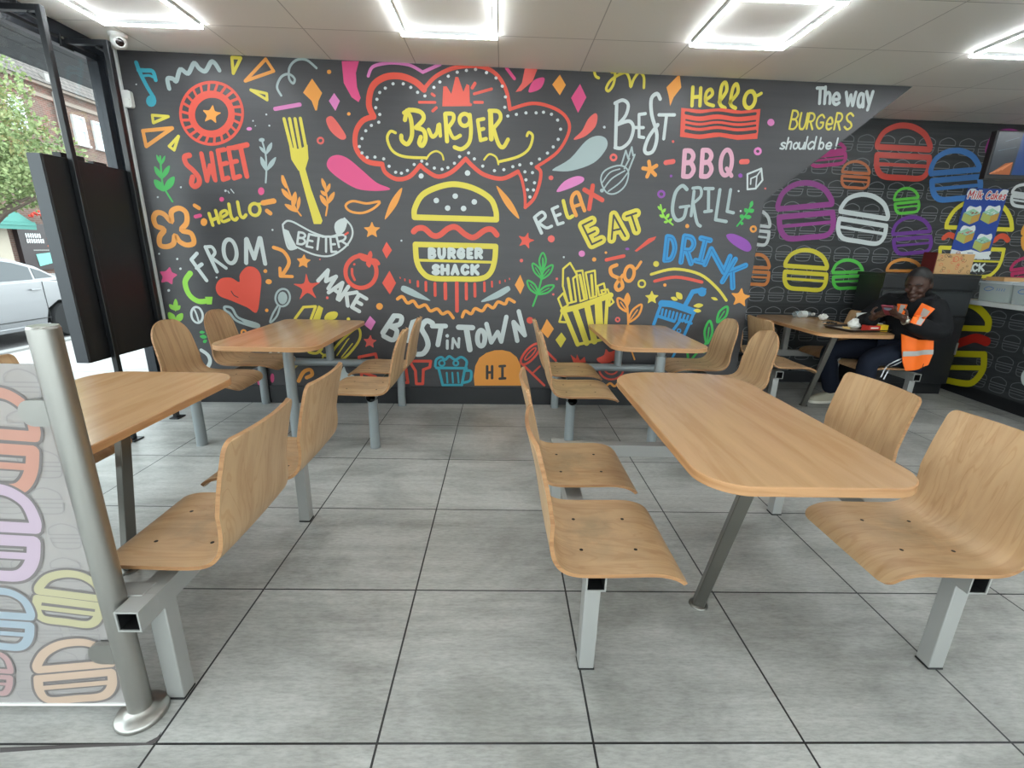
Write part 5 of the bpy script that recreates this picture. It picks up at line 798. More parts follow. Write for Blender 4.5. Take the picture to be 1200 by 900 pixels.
def seat_set(name, origin, label, kind, tbl, lbeam, rbeam, cross, lsh, rsh, tleg, group):
    """everything in world metres minus origin; tbl = (x0, x1, y0, y1, r_far, r_near)"""
    ox, oy = origin; t = thing('seating_set', (ox, oy, 0), label, 'table with attached seats', group)
    mb = MB(); x0, x1, y0, y1, rf, rn = tbl
    poly = rrect(x1-x0, y1-y0, (rf, rn), 10, (x0+x1)/2-ox, (y0+y1)/2-oy)
    inn = rrect(x1-x0-.006, y1-y0-.006, (rf-.003, rn-.003), 10, (x0+x1)/2-ox, (y0+y1)/2-oy)
    n = len(poly); mb.prism(poly, .702, .727, 1)
    mb.add([(a, b, .727) for a, b in poly]+[(a, b, .73) for a, b in inn], [(i, (i+1) % n, n+(i+1) % n, n+i) for i in range(n)], 1)
    mb.add([(a, b, .7301) for a, b in inn], [tuple(range(n))], 0)
    mb.build('tabletop', [M_TABLE, M_TEDGE], t, smooth=30)
    sq = kind == 'square'; fm = M_STEEL if sq else M_TUBE
    for (bx, ya, yb, legs), shs, face in ((lbeam, lsh, 1), (rbeam, rsh, -1)):
        X = bx-ox; b = MB()
        if sq: hollow_beam(b, ya-oy, yb-oy, x=X)
        else:
            b.tube([(X, ya-oy+.06, .37), (X, yb-oy, .37)], .032, 18); b.tube([(X, ya-oy, .37), (X, ya-oy+.061, .37)], .032, 18, 0, False); b.tube([(X, ya-oy, .37), (X, ya-oy+.055, .37)], .0295, 18, 1, False)
            b.lathe([(.001, 0), (.0275, 0)], (X, ya-oy+.05, .37), 18, 1, Matrix.Rotation(R(90), 3, 'X'))  # black sleeve and disc stand in for shade in the round tube's mouth
        b.build('seat_beam', [fm, M_BLACK], t, smooth=40, bevel=.003 if sq else 0)
        for ly in legs:
            g = MB()
            if sq:
                g.box((X, ly-oy, .172), (.05, .05, .332)); g.box((X, ly-oy, .003), (.054, .054, .006), 1)
            else: g.tube([(X, ly-oy, 0.004), (X, ly-oy, .343)], .0325, 20); g.lathe([(.036, 0), (.036, .006), (.033, .008)], (X, ly-oy, 0), 20, 0)
            g.build('seat_leg', [fm, M_BLACK], t, smooth=40, bevel=.004 if sq else 0)
        for (sx, sy) in shs:
            g = MB(); x_a, x_b = sorted((X, sx-ox)); g.box(((x_a+x_b)/2, sy-oy, .418), (x_b-x_a+.12, .09, .034)); g.build('seat_bracket', M_BLACK, t, smooth=0, bevel=.004)
            shell(kind, t, sx-ox, sy-oy, face)
    cy, cx0, cx1, px = cross; g = MB()
    if sq:
        g.bar((cx0-ox, cy-oy, .37), (cx1-ox, cy-oy, .37), .055, .06); g.build('cross_rail', fm, t, smooth=0, bevel=.003)
        g = MB(); g.box((px-ox, cy-oy, .55), (.05, .05, .304)); g.box((px-ox, cy-oy, .699), (.2, .12, .006)); g.build('table_post', fm, t, smooth=0, bevel=.003)
    else:
        g.tube([(cx0-ox, cy-oy, .37), (cx1-ox, cy-oy, .37)], .032, 18); g.build('cross_rail', fm, t, smooth=40)
        g = MB(); g.tube([(px-ox, cy-oy, .39), (px-ox, cy-oy, .70)], .0325, 18); g.box((px-ox, cy-oy, .699), (.2, .12, .006)); g.build('table_post', fm, t, smooth=40)
    (fx, fy), (tx, ty) = tleg; g = MB()
    if sq:
        g.bar((fx-ox, fy-oy, .01), (tx-ox, ty-oy, .70), .04, .04, 0, (.35, 1, 0)); g.lathe([(.036, 0), (.036, .006), (.028, .011), (.001, .012)], (fx-ox, fy-oy, 0), 20, 0); g.box((tx-ox, ty-oy, .699), (.09, .09, .006))
        g.build('table_leg', M_DARKLEG, t, smooth=30, bevel=.003)
    else:
        g.tube([(fx-ox, fy-oy, .004), (tx-ox, ty-oy, .66)], .033, 20); g.tube([(tx-ox, ty-oy, .655), (tx-ox, ty-oy, .701)], [.024, .03], 14); g.lathe([(.038, 0), (.038, .006), (.034, .009)], (fx-ox, fy-oy, 0), 20); g.box((tx-ox, ty-oy, .699), (.16, .06, .006))
        g.build('table_leg', fm, t, smooth=40)
    return t
G = 'fixed tables with attached plywood seats'
seat_set('u1', (1.196, .735), 'beech table with four square-backed plywood seats on square grey legs, front right of the floor', 'square', (.877, 1.517, .13, 1.33, .2, .13),
    (.62, .2, 1.235, (.26, 1.205)), (1.797, .2, 1.235, (.265, 1.205)), (1.175, .62, 1.797, 1.2), [(.66, .332), (.66, .847)], [(1.6625, .342), (1.6625, .857)], ((1.112, .53), (1.112, .315)), G)
seat_set('u2', (-1.2, .57), 'beech table with square-backed plywood seats beside the steel post and printed glass barrier', 'square', (-1.52, -.885, .12, 1.166, .13, .12),
    (-1.80, .13, 1.14, (.155, 1.095)), (-.63, .04, 1.14, (.155, 1.095)), (.126, -1.80, -.63, -1.2), [(-1.60, .38), (-1.60, .895)], [(-.62, .351), (-.62, .866)], ((-1.2, .71), (-1.2, .84)), G)
seat_set('u3', (-1.1, 2.3), 'beech table with round-backed seats on grey tube legs, against the mural by the window', 'round', (-1.425, -.78, 1.745, 2.85, .06, .13),
    (-1.68, 1.93, 2.88, (1.98, 2.86)), (-.52, 1.93, 2.88, (1.98, 2.86)), (2.86, -1.68, -.52, -1.1), [(-1.58, 2.07), (-1.58, 2.6)], [(-.55, 1.94), (-.55, 2.46)], ((-1.06, 2.02), (-1.06, 2.02)), G)
seat_set('u4', (1.385, 2.4), 'beech table with round-backed seats, against the mural below the blue drink doodle', 'round', (1.05, 1.70, 1.95, 2.93, .06, .13),
    (.80, 1.93, 2.9, (2.0, 2.88)), (1.97, 1.93, 2.9, (2.0, 2.88)), (2.87, .80, 1.97, 1.32), [(.84, 1.96), (.84, 2.47)], [(1.90, 2.17), (1.90, 2.72)], ((1.385, 2.03), (1.385, 2.03)), G)
U5 = (2.02, 2.52)
seat_set('u5', (3.216, 3.255), 'beech table with square-backed seats in the recess, holding the tray and the seated person', 'square', (2.90, 3.535, 2.65, 3.84, .2, .13),
    (2.64, 2.72, 3.72, (2.78, 3.68)), (3.81, 2.72, 3.72, (2.78, 3.68)), (3.66, 2.64, 3.81, 3.22), [(2.70, 2.85), (2.70, 3.365)], [(3.58, 2.88), (3.55, 3.41)], ((3.12, 3.05), (3.12, 2.835)), G)
# ---------------------------------------------------------------- hanging display screen by the window
t = thing('display_screen', (-2.2, 2.15, 0), 'tall black display screen seen from behind, hung on two black poles in the window', 'screen')
mpole = mat('black_pole', (20, 22, 25), .35); mscr = mat('display_case', (24, 25, 27), .42); mside = mat('display_side', (60, 63, 67), .35, .3)
mb = MB(); mb.box((-.04, .045, 1.17), (.076, .64, 1.18))
mb.build('screen_case', mscr, t, smooth=0, bevel=.003)
for y in (-.28, .37):
    mb = MB(); mb.box((-.04, y, 1.17), (.072, .012, 1.176)); mb.build('case_edge', mside, t, smooth=0)
mb = MB(); mb.box((-.05, -.05, 1.775), (.05, .16, .03)); mb.box((-.05, .15, 1.77), (.04, .1, .02)); mb.build('cable_socket', M_BLACK, t, smooth=0, bevel=.003)
for y in (-.11, .33):
    mb = MB(); mb.box((.018, y, 1.26), (.032, .032, 2.5)); mb.box((.025, y, .005), (.07, .09, .01)); mb.build('pole', mpole, t, smooth=0, bevel=.003)
    mb = MB(); mb.box((-.105, y, 2.495), (.27, .03, .03)); mb.bar((.01, y, 2.44), (-.05, y, 2.475), .012, .012); mb.box((-.232, y, 2.49), (.012, .09, .07))
    for k in (-.03, .03): mb.lathe([(.008, 0), (.008, .006), (.001, .007)], (-.225, y+k, 2.505), 8, 1, Matrix.Rotation(R(90), 3, 'Y'))
    mb.build('pole_bracket', [mpole, M_INOX], t, smooth=0, bevel=.002)

mwhite = mat('white_plastic', (226, 226, 222), .35); mlens = mat('camera_lens', (34, 22, 22), .12)
t = thing('security_camera', (-2.19, 2.6, H), 'white dome security camera on the ceiling above the display screen', 'camera')
mb = MB(); mb.lathe([(.052, 0), (.052, -.014), (.046, -.02)], n=28); mb.ball((0, 0, -.042), .045, 14); mb.build('camera_body', mwhite, t, smooth=60)
d = (Vector((.55, -.62, -.28))).normalized(); q = Vector((0, 0, 1)).rotation_difference(d).to_matrix()
mb = MB(); mb.lathe([(.03, .0), (.031, .03), (.026, .034)], Vector((0, 0, -.042))+d*.018, 24, 0, q); mb.lathe([(.025, 0), (.02, .004), (.001, .006)], Vector((0, 0, -.042))+d*.05, 24, 1, q); mb.build('camera_eye', [mwhite, mlens], t, smooth=40)
t = thing('motion_sensor', (-2.375, 2.867, 2.28), 'small white motion sensor on the mural beside the music note', 'sensor')
mb = MB(); mb.prism(rrect(.062, .11, .018, 6), 0, .03, f=lambda a, b, h: (a, -h, b)); mb.build('sensor_case', mwhite, t, smooth=40, bevel=.004)
mb = MB(); mb.prism(rrect(.046, .05, .014, 6, 0, -.022), .03, .036, f=lambda a, b, h: (a, -h, b)); mb.build('sensor_lens', mat('sensor_lens', (238, 238, 232), .2), t, smooth=40)

# ---------------------------------------------------------------- glass barrier and steel post
t = thing('glass_barrier', (-.695, .085, 0), 'steel post on a round base holding a frosted glass panel printed with pastel burgers', 'barrier')
mb = MB(); mb.tube([(0, 0, .03), (0, 0, 1.125)], .0295, 36); mb.lathe([(.0295, 1.125), (.027, 1.131), (.001, 1.132)], n=36); mb.build('post', M_INOX, t, smooth=40)
mb = MB(); mb.lathe([(.064, 0), (.066, .004), (.066, .012), (.062, .018), (.044, .024), (.031, .03), (.029, .034)], n=40); mb.build('post_base', M_INOX, t, smooth=50)
for z in (.93, .237):
    mb = MB(); P = [(-.02, .032)]+[(-.055+.03*cos(a), .032*sin(a)) for a in [R(90+180*i/10) for i in range(11)]]+[(-.02, -.032)]
    for y0, y1 in ((-.022, -.008), (-.004, .006)): mb.prism(P, y0, y1, f=lambda a, b, h, z=z: (a, h, z+b))
    mb.build('panel_clamp', M_INOX, t, smooth=30, bevel=.002)
mfg = bpy.data.materials.new('frosted_film'); mfg.use_nodes = True; nt = mfg.node_tree; n_, l_ = nt.nodes, nt.links; b_ = n_['Principled BSDF']
b_.inputs['Base Color'].default_value = lin((194, 189, 187)); b_.inputs['Roughness'].default_value = .22; b_.inputs['Specular IOR Level'].default_value = .6
tr = n_.new('ShaderNodeBsdfTransparent'); tl = n_.new('ShaderNodeBsdfTranslucent'); tl.inputs[0].default_value = lin((196, 192, 190)); m1 = n_.new('ShaderNodeMixShader'); m2 = n_.new('ShaderNodeMixShader')
m1.inputs[0].default_value = .35; m2.inputs[0].default_value = .22
l_.new(b_.outputs[0], m1.inputs[1]); l_.new(tl.outputs[0], m1.inputs[2]); l_.new(m1.outputs[0], m2.inputs[1]); l_.new(tr.outputs[0], m2.inputs[2]); l_.new(m2.outputs[0], n_['Material Output'].inputs[0])
mb = MB(); mb.box((-.63, -.002, .542), (1.2, .004, 1.0)); pn = mb.build('glass_panel', mfg, t, smooth=0)
pa = Art(lambda a, b, h: (a+.695, -.0042-h, b), PANEL_COLOURS, .0003, .84); pa.cols.append((182, 177, 175)); fi = len(pa.cols)-1
for r in range(10):
    for c in range(12): pa.burger(-.79-c*.098+(.02 if r % 2 else 0), .095+r*.1, .082, .078, .0035, fi)
for k, (a, b, w) in enumerate(((-1.0, .93, .15), (-1.03, .62, .13), (-1.1, .33, .14), (-1.17, .8, .12), (-1.19, .5, .13), (-1.2, .17, .11))):
    pa.burger(a, b, w, w*.92, .026 if w > .12 else .019, 0); pa.burger(a, b, w, w*.92, .018 if w > .12 else .012, 1+k % 6)
pa.load(PANEL); pa.build('panel_print', pn, 'panel', .3, .5)
mb = MB(); mb.box((-.63, -.002, .044), (1.2, .012, .008)); mb.build('panel_rail', mat('rail_white', (228, 226, 224), .3), t, smooth=0)

# ---------------------------------------------------------------- black bin cabinet, counter and what stands on them
mcab = mat('black_laminate', (30, 31, 33), .34, 0, .5)
t = thing('cabinet', (4.39, 3.62, 0), 'black cabinet unit behind the seated person', 'cabinet')
mb = MB(); mb.box((0, .03, .06), (.86, .3, .12)); mb.box((0, .02, .64), (.9, .32, 1.04)); mb.build('cabinet_body', mcab, t, smooth=0, bevel=.003)
mb = MB(); mb.box((0, .01, 1.175), (.93, .36, .03)); mb.box((0, -.155, 1.11), (.92, .02, .12)); mb.build('cabinet_top', mcab, t, smooth=0, bevel=.003)
for sx in (-1, 1):
    mb = MB(); mb.box((sx*.222, -.148, .45), (.432, .018, .66)); mb.build('door', mcab, t, smooth=0, bevel=.003)
    mb = MB(); mb.box((sx*.222, -.146, .915), (.432, .014, .22)); mb.build('flap', mat('flap_grey', (44, 46, 48), .3), t, smooth=0, bevel=.003)
mb = MB(); mb.box((.43, -.162, .48), (.012, .014, .12)); mb.build('handle', M_INOX, t, smooth=0, bevel=.002)

t = thing('counter', (5.3, 1.9, 0), 'serving counter clad in black burger print with a white worktop', 'counter')
def cfx(y): return 4.93 + .1*(y-2.9)
mb = MB()
mb.prism([(cfx(.4), .4), (cfx(3.8), 3.8), (5.75, 3.8), (5.75, .4)], .12, .905, f=lambda a, b, h: (a-5.3, b-1.9, h)); cb = mb.build('counter_body', mrear, t, smooth=0)
ca = Art(lambda a, b, h: (cfx(a)-h-5.3, a-1.9, b), COUNTER_COLOURS); ca.cols.append((104, 107, 109)); fi = len(ca.cols)-1
for r in range(4):
    for c in range(15): ca.burger(.5+c*.2+(.1 if r % 2 else 0)*0, .22+r*.195, .17, .155, .0075, fi)
ca.load(COUNTER); ca.build('counter_print', cb, 'counter', .36, .45)
mb = MB(); mb.prism([(cfx(.4)+.03, .4), (cfx(3.8)+.03, 3.8), (5.72, 3.8), (5.72, .4)], 0, .12, f=lambda a, b, h: (a-5.3, b-1.9, h)); mb.build('counter_plinth', mskirt, t, smooth=0)
mb = MB(); mb.prism([(cfx(.4)-.02, .4), (cfx(3.8)-.02, 3.8), (5.78, 3.8), (5.78, .4)], .905, .945, f=lambda a, b, h: (a-5.3, b-1.9, h)); mb.build('worktop', mat('white_worktop', (214, 216, 214), .3), t, smooth=0, bevel=.003)

mtub = bpy.data.materials.new('milky_plastic'); mtub.use_nodes = True; nt = mtub.node_tree; n_, l_ = nt.nodes, nt.links; b_ = n_['Principled BSDF']
b_.inputs['Base Color'].default_value = lin((206, 214, 214)); b_.inputs['Roughness'].default_value = .25
tr = n_.new('ShaderNodeBsdfTransparent'); m2 = n_.new('ShaderNodeMixShader'); m2.inputs[0].default_value = .4; l_.new(b_.outputs[0], m2.inputs[1]); l_.new(tr.outputs[0], m2.inputs[2]); l_.new(m2.outputs[0], n_['Material Output'].inputs[0])
mlid = mat('tub_lid', (204, 212, 216), .35); mblue = mat('tub_print', (70, 110, 170), .4); minn = mat('tub_contents', (160, 190, 160), .6)
for i, (y, lab) in enumerate(((3.46, 'milky plastic tub with blue print at the cabinet end of the counter'), (3.12, 'milky plastic tub with blue print on the counter, second from the cabinet'), (2.78, 'milky plastic tub on the counter, third from the cabinet, cut off by the frame'))):
    t = thing('storage_tub', (cfx(y)+.17, y, .945), lab, 'tub', 'plastic tubs on the counter')
    mb = MB(); P0 = rrect(.26, .29, .03, 5); P1 = rrect(.29, .32, .03, 5); n = len(P0)
    mb.add([(a, b, 0.001) for a, b in P0]+[(a, b, .17) for a, b in P1], [tuple(reversed(range(n)))]+[(k, (k+1) % n, n+(k+1) % n, n+k) for k in range(n)]); bd = mb.build('tub_body', mtub, t, smooth=40)
    mb = MB(); mb.prism(rrect(.305, .33, .03, 5), .171, .19); mb.prism(rrect(.25, .27, .03, 5), .19, .197); mb.build('lid', mlid, t, smooth=30)
    mb = MB(); mb.prism(rrect(.2, .24, .03, 5), .006, (.07, .1, .06)[i]); mb.build('contents', minn, t, smooth=30)
    pr = Art(lambda a, b, h: (-.1395-(b-.1)*.09-h, -a, b), [(70, 110, 170)], .001)
    pr.stroke(smooth_pts([(-.09, .115), (-.05, .14), (0, .125), (-.05, .1)], True), .006, 0, True)
    for k in range(4): pr.stroke([(.03+k*.022, .108), (.036+k*.022, .13)], .005, 0)
    pr.build('tub_mark', bd, 'tub')

# kraft wrapping on top of the cabinet
mk = mat('kraft_paper', (190, 152, 104), .75); mkd = mat('dark_red_card', (96, 26, 24), .6)
t = thing('paper_box', (4.68, 3.66, 1.19), 'kraft paper box covered in red and black food doodles on top of the black cabinet', 'box')
mb = MB(); mb.box((0, 0, .095), (.36, .16, .19)); bx = mb.build('box_body', mk, t, smooth=0, bevel=.004)
mb = MB(); mb.box((-.186, .0, .1), (.008, .15, .2)); mb.build('box_side', mkd, t, smooth=0)
pr = Art(lambda a, b, h: (a, -.08-h, b), [(70, 62, 50), (196, 84, 60)], .001); q = random.Random(5)
for k in range(34):
    a, b = q.uniform(-.165, .165), q.uniform(.02, .175); ci = 1 if -.05 < a < .06 or q.random() < .15 else 0; s_ = q.uniform(.008, .02)
    pr.stroke(smooth_pts([(a+s_*cos(w+k)*q.uniform(.6, 1.2), b+s_*.7*sin(w+k)) for w in (0, 1.1, 2.3, 3.4, 4.6)], q.random() < .6, 3), .0035, ci)
pr.stroke(smooth_pts([(.0+.026*cos(w), .14+.026*sin(w)) for w in (0, 1, 2, 3, 4, 5.2)], True, 3), .005, 1, True)
pr.build('box_print', bx, 'kraft')
t = thing('paper_wrap', (5.12, 3.46, 1.143), 'folded kraft paper wrap lying on the tub next to the cabinet', 'paper')
mb = MB(); P = [(-.14, -.1), (.15, -.09), (.14, .1), (-.13, .11)]; mb.prism(P, 0, .014); mb.prism([(a*.9, b*.85) for a, b in P], .014, .034); mb.build('wrap_sheet', mk, t, smooth=0, bevel=.003)

# poster on the rear wall
t = thing('poster', (5.14, rear_y(5.14)-.004, 0), 'blue milk cakes poster with four cake boxes, on the burger-print wall above the cabinet', 'poster')
py = .033
mb = MB(); mb.prism([(-.215, 1.34), (.215, 1.34), (.215, 2.012), (-.215, 2.012)], .0, .004, f=lambda a, b, h: (a, py*a-h, b)); ps = mb.build('poster_sheet', mat('poster_blue', (34, 68, 150), .3), t, smooth=0)
pr = Art(lambda a, b, h: (a, py*a-.004-h, b), [(220, 226, 226), (204, 70, 74), (168, 176, 96), (150, 200, 170), (120, 150, 120), (190, 150, 70), (150, 60, 40), (40, 60, 90)], .0006)
pr.fill([(-.215, 1.34), (.215, 1.34), (.215, 1.42), (.1, 1.405), (0, 1.43), (-.1, 1.41), (-.215, 1.43)], 0)
for cx in (-.17, .17): pr.fill(smooth_pts([(cx-.045, 1.95), (cx-.02, 2.005), (cx+.045, 2.0), (cx+.03, 1.96), (cx, 1.935)], True, 3), 0)
for k, (cx, cz) in enumerate(((-.1, 1.76), (.1, 1.77), (-.105, 1.575), (.1, 1.50))):
    pr.fill(smooth_pts([(cx-.07, cz+.03), (cx-.05, cz+.085), (cx+.02, cz+.075), (cx+.07, cz+.09), (cx+.085, cz+.03), (cx, cz)], True, 3), 0)
    pr.fill([(cx-.095, cz-.05), (cx-.09, cz+.02), (cx+.005, cz-.01), (cx+.005, cz-.09)], 2); pr.fill([(cx+.005, cz-.09), (cx+.005, cz-.01), (cx+.09, cz+.02), (cx+.086, cz-.05)], 5)
    pr.fill([(cx-.09, cz+.022), (cx, cz+.062), (cx+.09, cz+.022), (cx+.005, cz-.008)], 3)
    q = random.Random(k)
    for j in range(7): a, b = cx+q.uniform(-.05, .05), cz+q.uniform(.005, .035); pr.stroke([(a, b), (a+.014, b+.004)], .007, (6, 0, 1, 4)[k])
W = 'Milk Cakes'
GL = {'M': [[(0, 0), (0, 1)], [(0, 1), (.5, .35)], [(.5, .35), (1, 1)], [(1, 1), (1, 0)]], 'i': [[(.5, 0), (.5, .6)], [(.5, .85), (.5, .9)]], 'l': [[(.5, 0), (.5, 1)]], 'k': [[(0, 0), (0, 1)], [(.9, .6), (0, .25)], [(.3, .35), (1, 0)]],
      'C': [[(1, .85), (.5, 1), (.05, .6), (.1, .2), (.5, 0), (1, .15)]], 'a': [[(.85, .5), (.4, .6), (.05, .3), (.3, 0), (.85, .15)], [(.9, .6), (.95, 0)]], 'e': [[(.05, .3), (.95, .35), (.5, .62), (.05, .3), (.4, 0), (.95, .12)]], 's': [[(.9, .55), (.3, .6), (.2, .38), (.8, .25), (.6, 0), (.05, .05)]]}
for ci, wd, off in ((0, .026, 0), (1, .011, 0)):
    x = -.192
    for ch in W:
        wch = {'M': .052, 'i': .017, 'l': .017, ' ': .02, 'C': .042}.get(ch, .033)
        for st_ in GL.get(ch, []): pr.stroke(smooth_pts([(x+u*wch*.85+(v*.008), 1.918+v*.068) for u, v in st_], False, 3), wd, ci)
        x += wch+.0095
pr.burger(-.13, 1.385, .05, .045, .006, 6)
for k in range(2): pr.stroke([(-.03, 1.395-k*.018), (.03, 1.395-k*.018)], .007, 7)
pr.build('poster_print', ps, 'poster', .3)

# menu screen hung from the ceiling
t = thing('menu_screen', (4.66, 3.1, 2.15), 'menu screen hung from the ceiling above the counter, cut off by the frame', 'screen')
mb = MB(); mb.box((0, .03, 0), (.78, .05, .36)); mb.build('screen_case', M_BLACK, t, smooth=0, bevel=.004)
mpic = mat('menu_picture', (46, 52, 60), .25); mb = MB(); mb.box((0, .004, .008), (.75, .004, .32)); sc = mb.build('screen_face', mpic, t, smooth=0)
pr = Art(lambda a, b, h: (a, .0015-h, b), [(150, 84, 50), (196, 120, 80), (90, 100, 110), (30, 60, 110), (200, 200, 195)], .0005)
pr.fill([(-.365, -.145), (-.25, -.06), (-.19, -.05), (-.19, -.145)], 0)
for k in range(4): pr.stroke([(-.355+k*.03, -.14+k*.01), (-.235+k*.012, -.075+k*.006)], .009, 1)
pr.stroke([(-.3, .1), (-.2, .13)], .006, 2); pr.stroke([(-.34, .03), (-.2, .06)], .006, 2); pr.fill([(-.175, -.145), (.0, -.145), (.0, .16), (-.175, .16)], 3); pr.fill([(.02, -.145), (.36, -.145), (.36, .16), (.02, .16)], 2)
for k in range(5): pr.stroke([(.05, .12-k*.05), (.3, .12-k*.05)], .012, 4)
pr.build('menu_print', sc, 'menu', .25)
mb = MB(); mb.tube([(0, .06, .1), (0, .06, H-2.15-.004)], .018, 12); mb.box((0, .06, .1), (.14, .02, .14)); mb.lathe([(.05, H-2.156), (.05, H-2.15)], (0, .06, 0), 20); mb.build('ceiling_mount', M_BLACK, t, smooth=40)

# ---------------------------------------------------------------- meal on the recess table
TZ = .7302
mtray = mat('dark_tray', (34, 28, 27), .35); mpap = mat('white_paper', (226, 226, 220), .8)
t = thing('serving_tray', (3.36, 2.93, TZ), 'dark plastic tray holding the remains of a meal', 'tray', rz=R(8))
mb = MB(); P = rrect(.42, .31, .04, 6); P2 = rrect(.39, .28, .035, 6); n = len(P)
mb.prism(P2, 0.0, .004); mb.add([(a, b, .0) for a, b in P2]+[(a, b, .02) for a, b in P], [(k, (k+1) % n, n+(k+1) % n, n+k) for k in range(n)]); mb.add([(a*1.0, b*1.0, .02) for a, b in P]+[(a*.985, b*.985, .02) for a, b in P]+[(a*.99, b*.99, .0045) for a, b in P2], [(k, (k+1) % n, n+(k+1) % n, n+k) for k in range(n)]+[(n+k, n+(k+1) % n, 2*n+(k+1) % n, 2*n+k) for k in range(n)])
tb = mb.build('tray_base', mtray, t, smooth=40)
mb = MB(); mb.prism(rrect(.3, .22, .01, 3, -.02, .01), .0045, .0052); mb.build('tray_liner', mat('tray_paper', (176, 164, 150), .8), t, smooth=0)
def crumple(name, loc, r, label, cat, m, sc=(1, 1, .5), seed=1, part='paper_body'):
    t = thing(name, loc, label, cat); mb = MB(); q = random.Random(seed); mb.ball((0, 0, 0), r, 7, 0)
    mb.v = [(x*sc[0]*(1+q.uniform(-.22, .22)), y*sc[1]*(1+q.uniform(-.22, .22)), max(0, (z+r)*sc[2]*(1+q.uniform(-.25, .25)))) for x, y, z in mb.v]
    mb.build(part, m, t, smooth=0); return t
crumple('paper_napkin', (3.43, 3.47, TZ), .042, 'crumpled white napkin on the table next to the bottle', 'napkin', mpap, (1, .8, .7), 3)
crumple('burger_wrapper', (3.35, 2.95, TZ+.0055), .06, 'crumpled white wrapper in the middle of the tray', 'wrapper', mpap, (.8, .8, .6), 4)
t = thing('burger_box', (3.5, 2.98, TZ+.0055), 'white open burger box leaning at the back of the tray', 'box', rz=R(12))
mb = MB(); mb.box((0, 0, .025), (.13, .12, .05), 0, 0, None, 1.1); mb.build('box_base', mpap, t, smooth=0, bevel=.003)
mb = MB(); mb.box((-.01, .055, .085), (.14, .012, .085), 0, 0, Matrix.Rotation(R(-18), 3, 'X')); mb.build('box_lid', mpap, t, smooth=0, bevel=.003)
t = thing('fries_carton', (3.43, 2.83, TZ+.0055), 'red and yellow card carton lying at the near edge of the tray', 'carton', rz=R(6))
mb = MB(); mb.box((-.03, 0, .024), (.11, .07, .048)); mb.box((-.03, -.0355, .03), (.07, .002, .012), 1); mb.build('carton_body', [mat('carton_red', (176, 44, 34), .5), mpap], t, smooth=0, bevel=.003)
mb = MB(); mb.box((.06, 0, .027), (.07, .075, .054)); mb.build('carton_flap', mat('carton_yellow', (226, 190, 40), .5), t, smooth=0, bevel=.003)
mch = mat('potato_chip', (224, 190, 120), .6); q = random.Random(11)
for k in range(6):
    mb = MB(); a = q.uniform(0, pi); mb.bar((-.025*cos(a), -.025*sin(a), .005), (.025*cos(a), .025*sin(a), .006+.004*(k % 2)), .009, .009)
    o = mb.build('potato_chip', mch, None, smooth=0, bevel=.002); o.location = (3.245+q.uniform(0, .08), 2.9+q.uniform(-.03, .09), TZ+.0055); tag(o, 'pale yellow fried chip scattered on the tray paper', 'chip', 'chips on the tray')
t = thing('key_bunch', (3.36, 3.26, TZ), 'small dark bunch of keys on the table between tray and napkin', 'keys')
mb = MB(); q = random.Random(2)
for k in range(5): a = k*1.25; mb.bar((.012*cos(a), .012*sin(a), .006+.003*k), (.06*cos(a), .06*sin(a), .006), .018, .006)
mb.build('keys', M_BLACK, t, smooth=0, bevel=.001)
mb = MB(); mb.tube([(.016*cos(w), .016*sin(w)-.03, .016) for w in [k*2*pi/14 for k in range(15)]], .002, 6); mb.build('key_ring', M_INOX, t, smooth=40)
mpet = bpy.data.materials.new('clear_bottle'); mpet.use_nodes = True; nt = mpet.node_tree; n_, l_ = nt.nodes, nt.links; b_ = n_['Principled BSDF']; b_.inputs['Base Color'].default_value = lin((210, 222, 226)); b_.inputs['Roughness'].default_value = .08; b_.inputs['Specular IOR Level'].default_value = .8
tr = n_.new('ShaderNodeBsdfTransparent'); m2 = n_.new('ShaderNodeMixShader'); m2.inputs[0].default_value = .72; l_.new(b_.outputs[0], m2.inputs[1]); l_.new(tr.outputs[0], m2.inputs[2]); l_.new(m2.outputs[0], n_['Material Output'].inputs[0])
t = thing('water_bottle', (3.36, 3.66, TZ+.0325), 'clear plastic bottle lying on its side at the wall end of the table', 'bottle', rz=R(8)); q = Matrix.Rotation(R(90), 3, 'Y')
mb = MB(); mb.lathe([(.001, -.11), (.026, -.11), (.032, -.1), (.032, -.04), (.029, -.02), (.032, 0), (.032, .035), (.024, .065), (.013, .085), (.013, .1)], (0, 0, 0), 24, 0, q); mb.build('bottle_body', mpet, t, smooth=50)
mb = MB(); mb.lathe([(.0335, -.045), (.0335, .02)], (0, 0, 0), 24, 0, q); mb.build('bottle_label', mat('bottle_label', (214, 220, 218), .4), t, smooth=50)
mb = MB(); mb.lathe([(.001, .117), (.014, .117), (.015, .113), (.015, .098)], (0, 0, 0), 18, 0, q); mb.build('bottle_cap', mwhite, t, smooth=40)
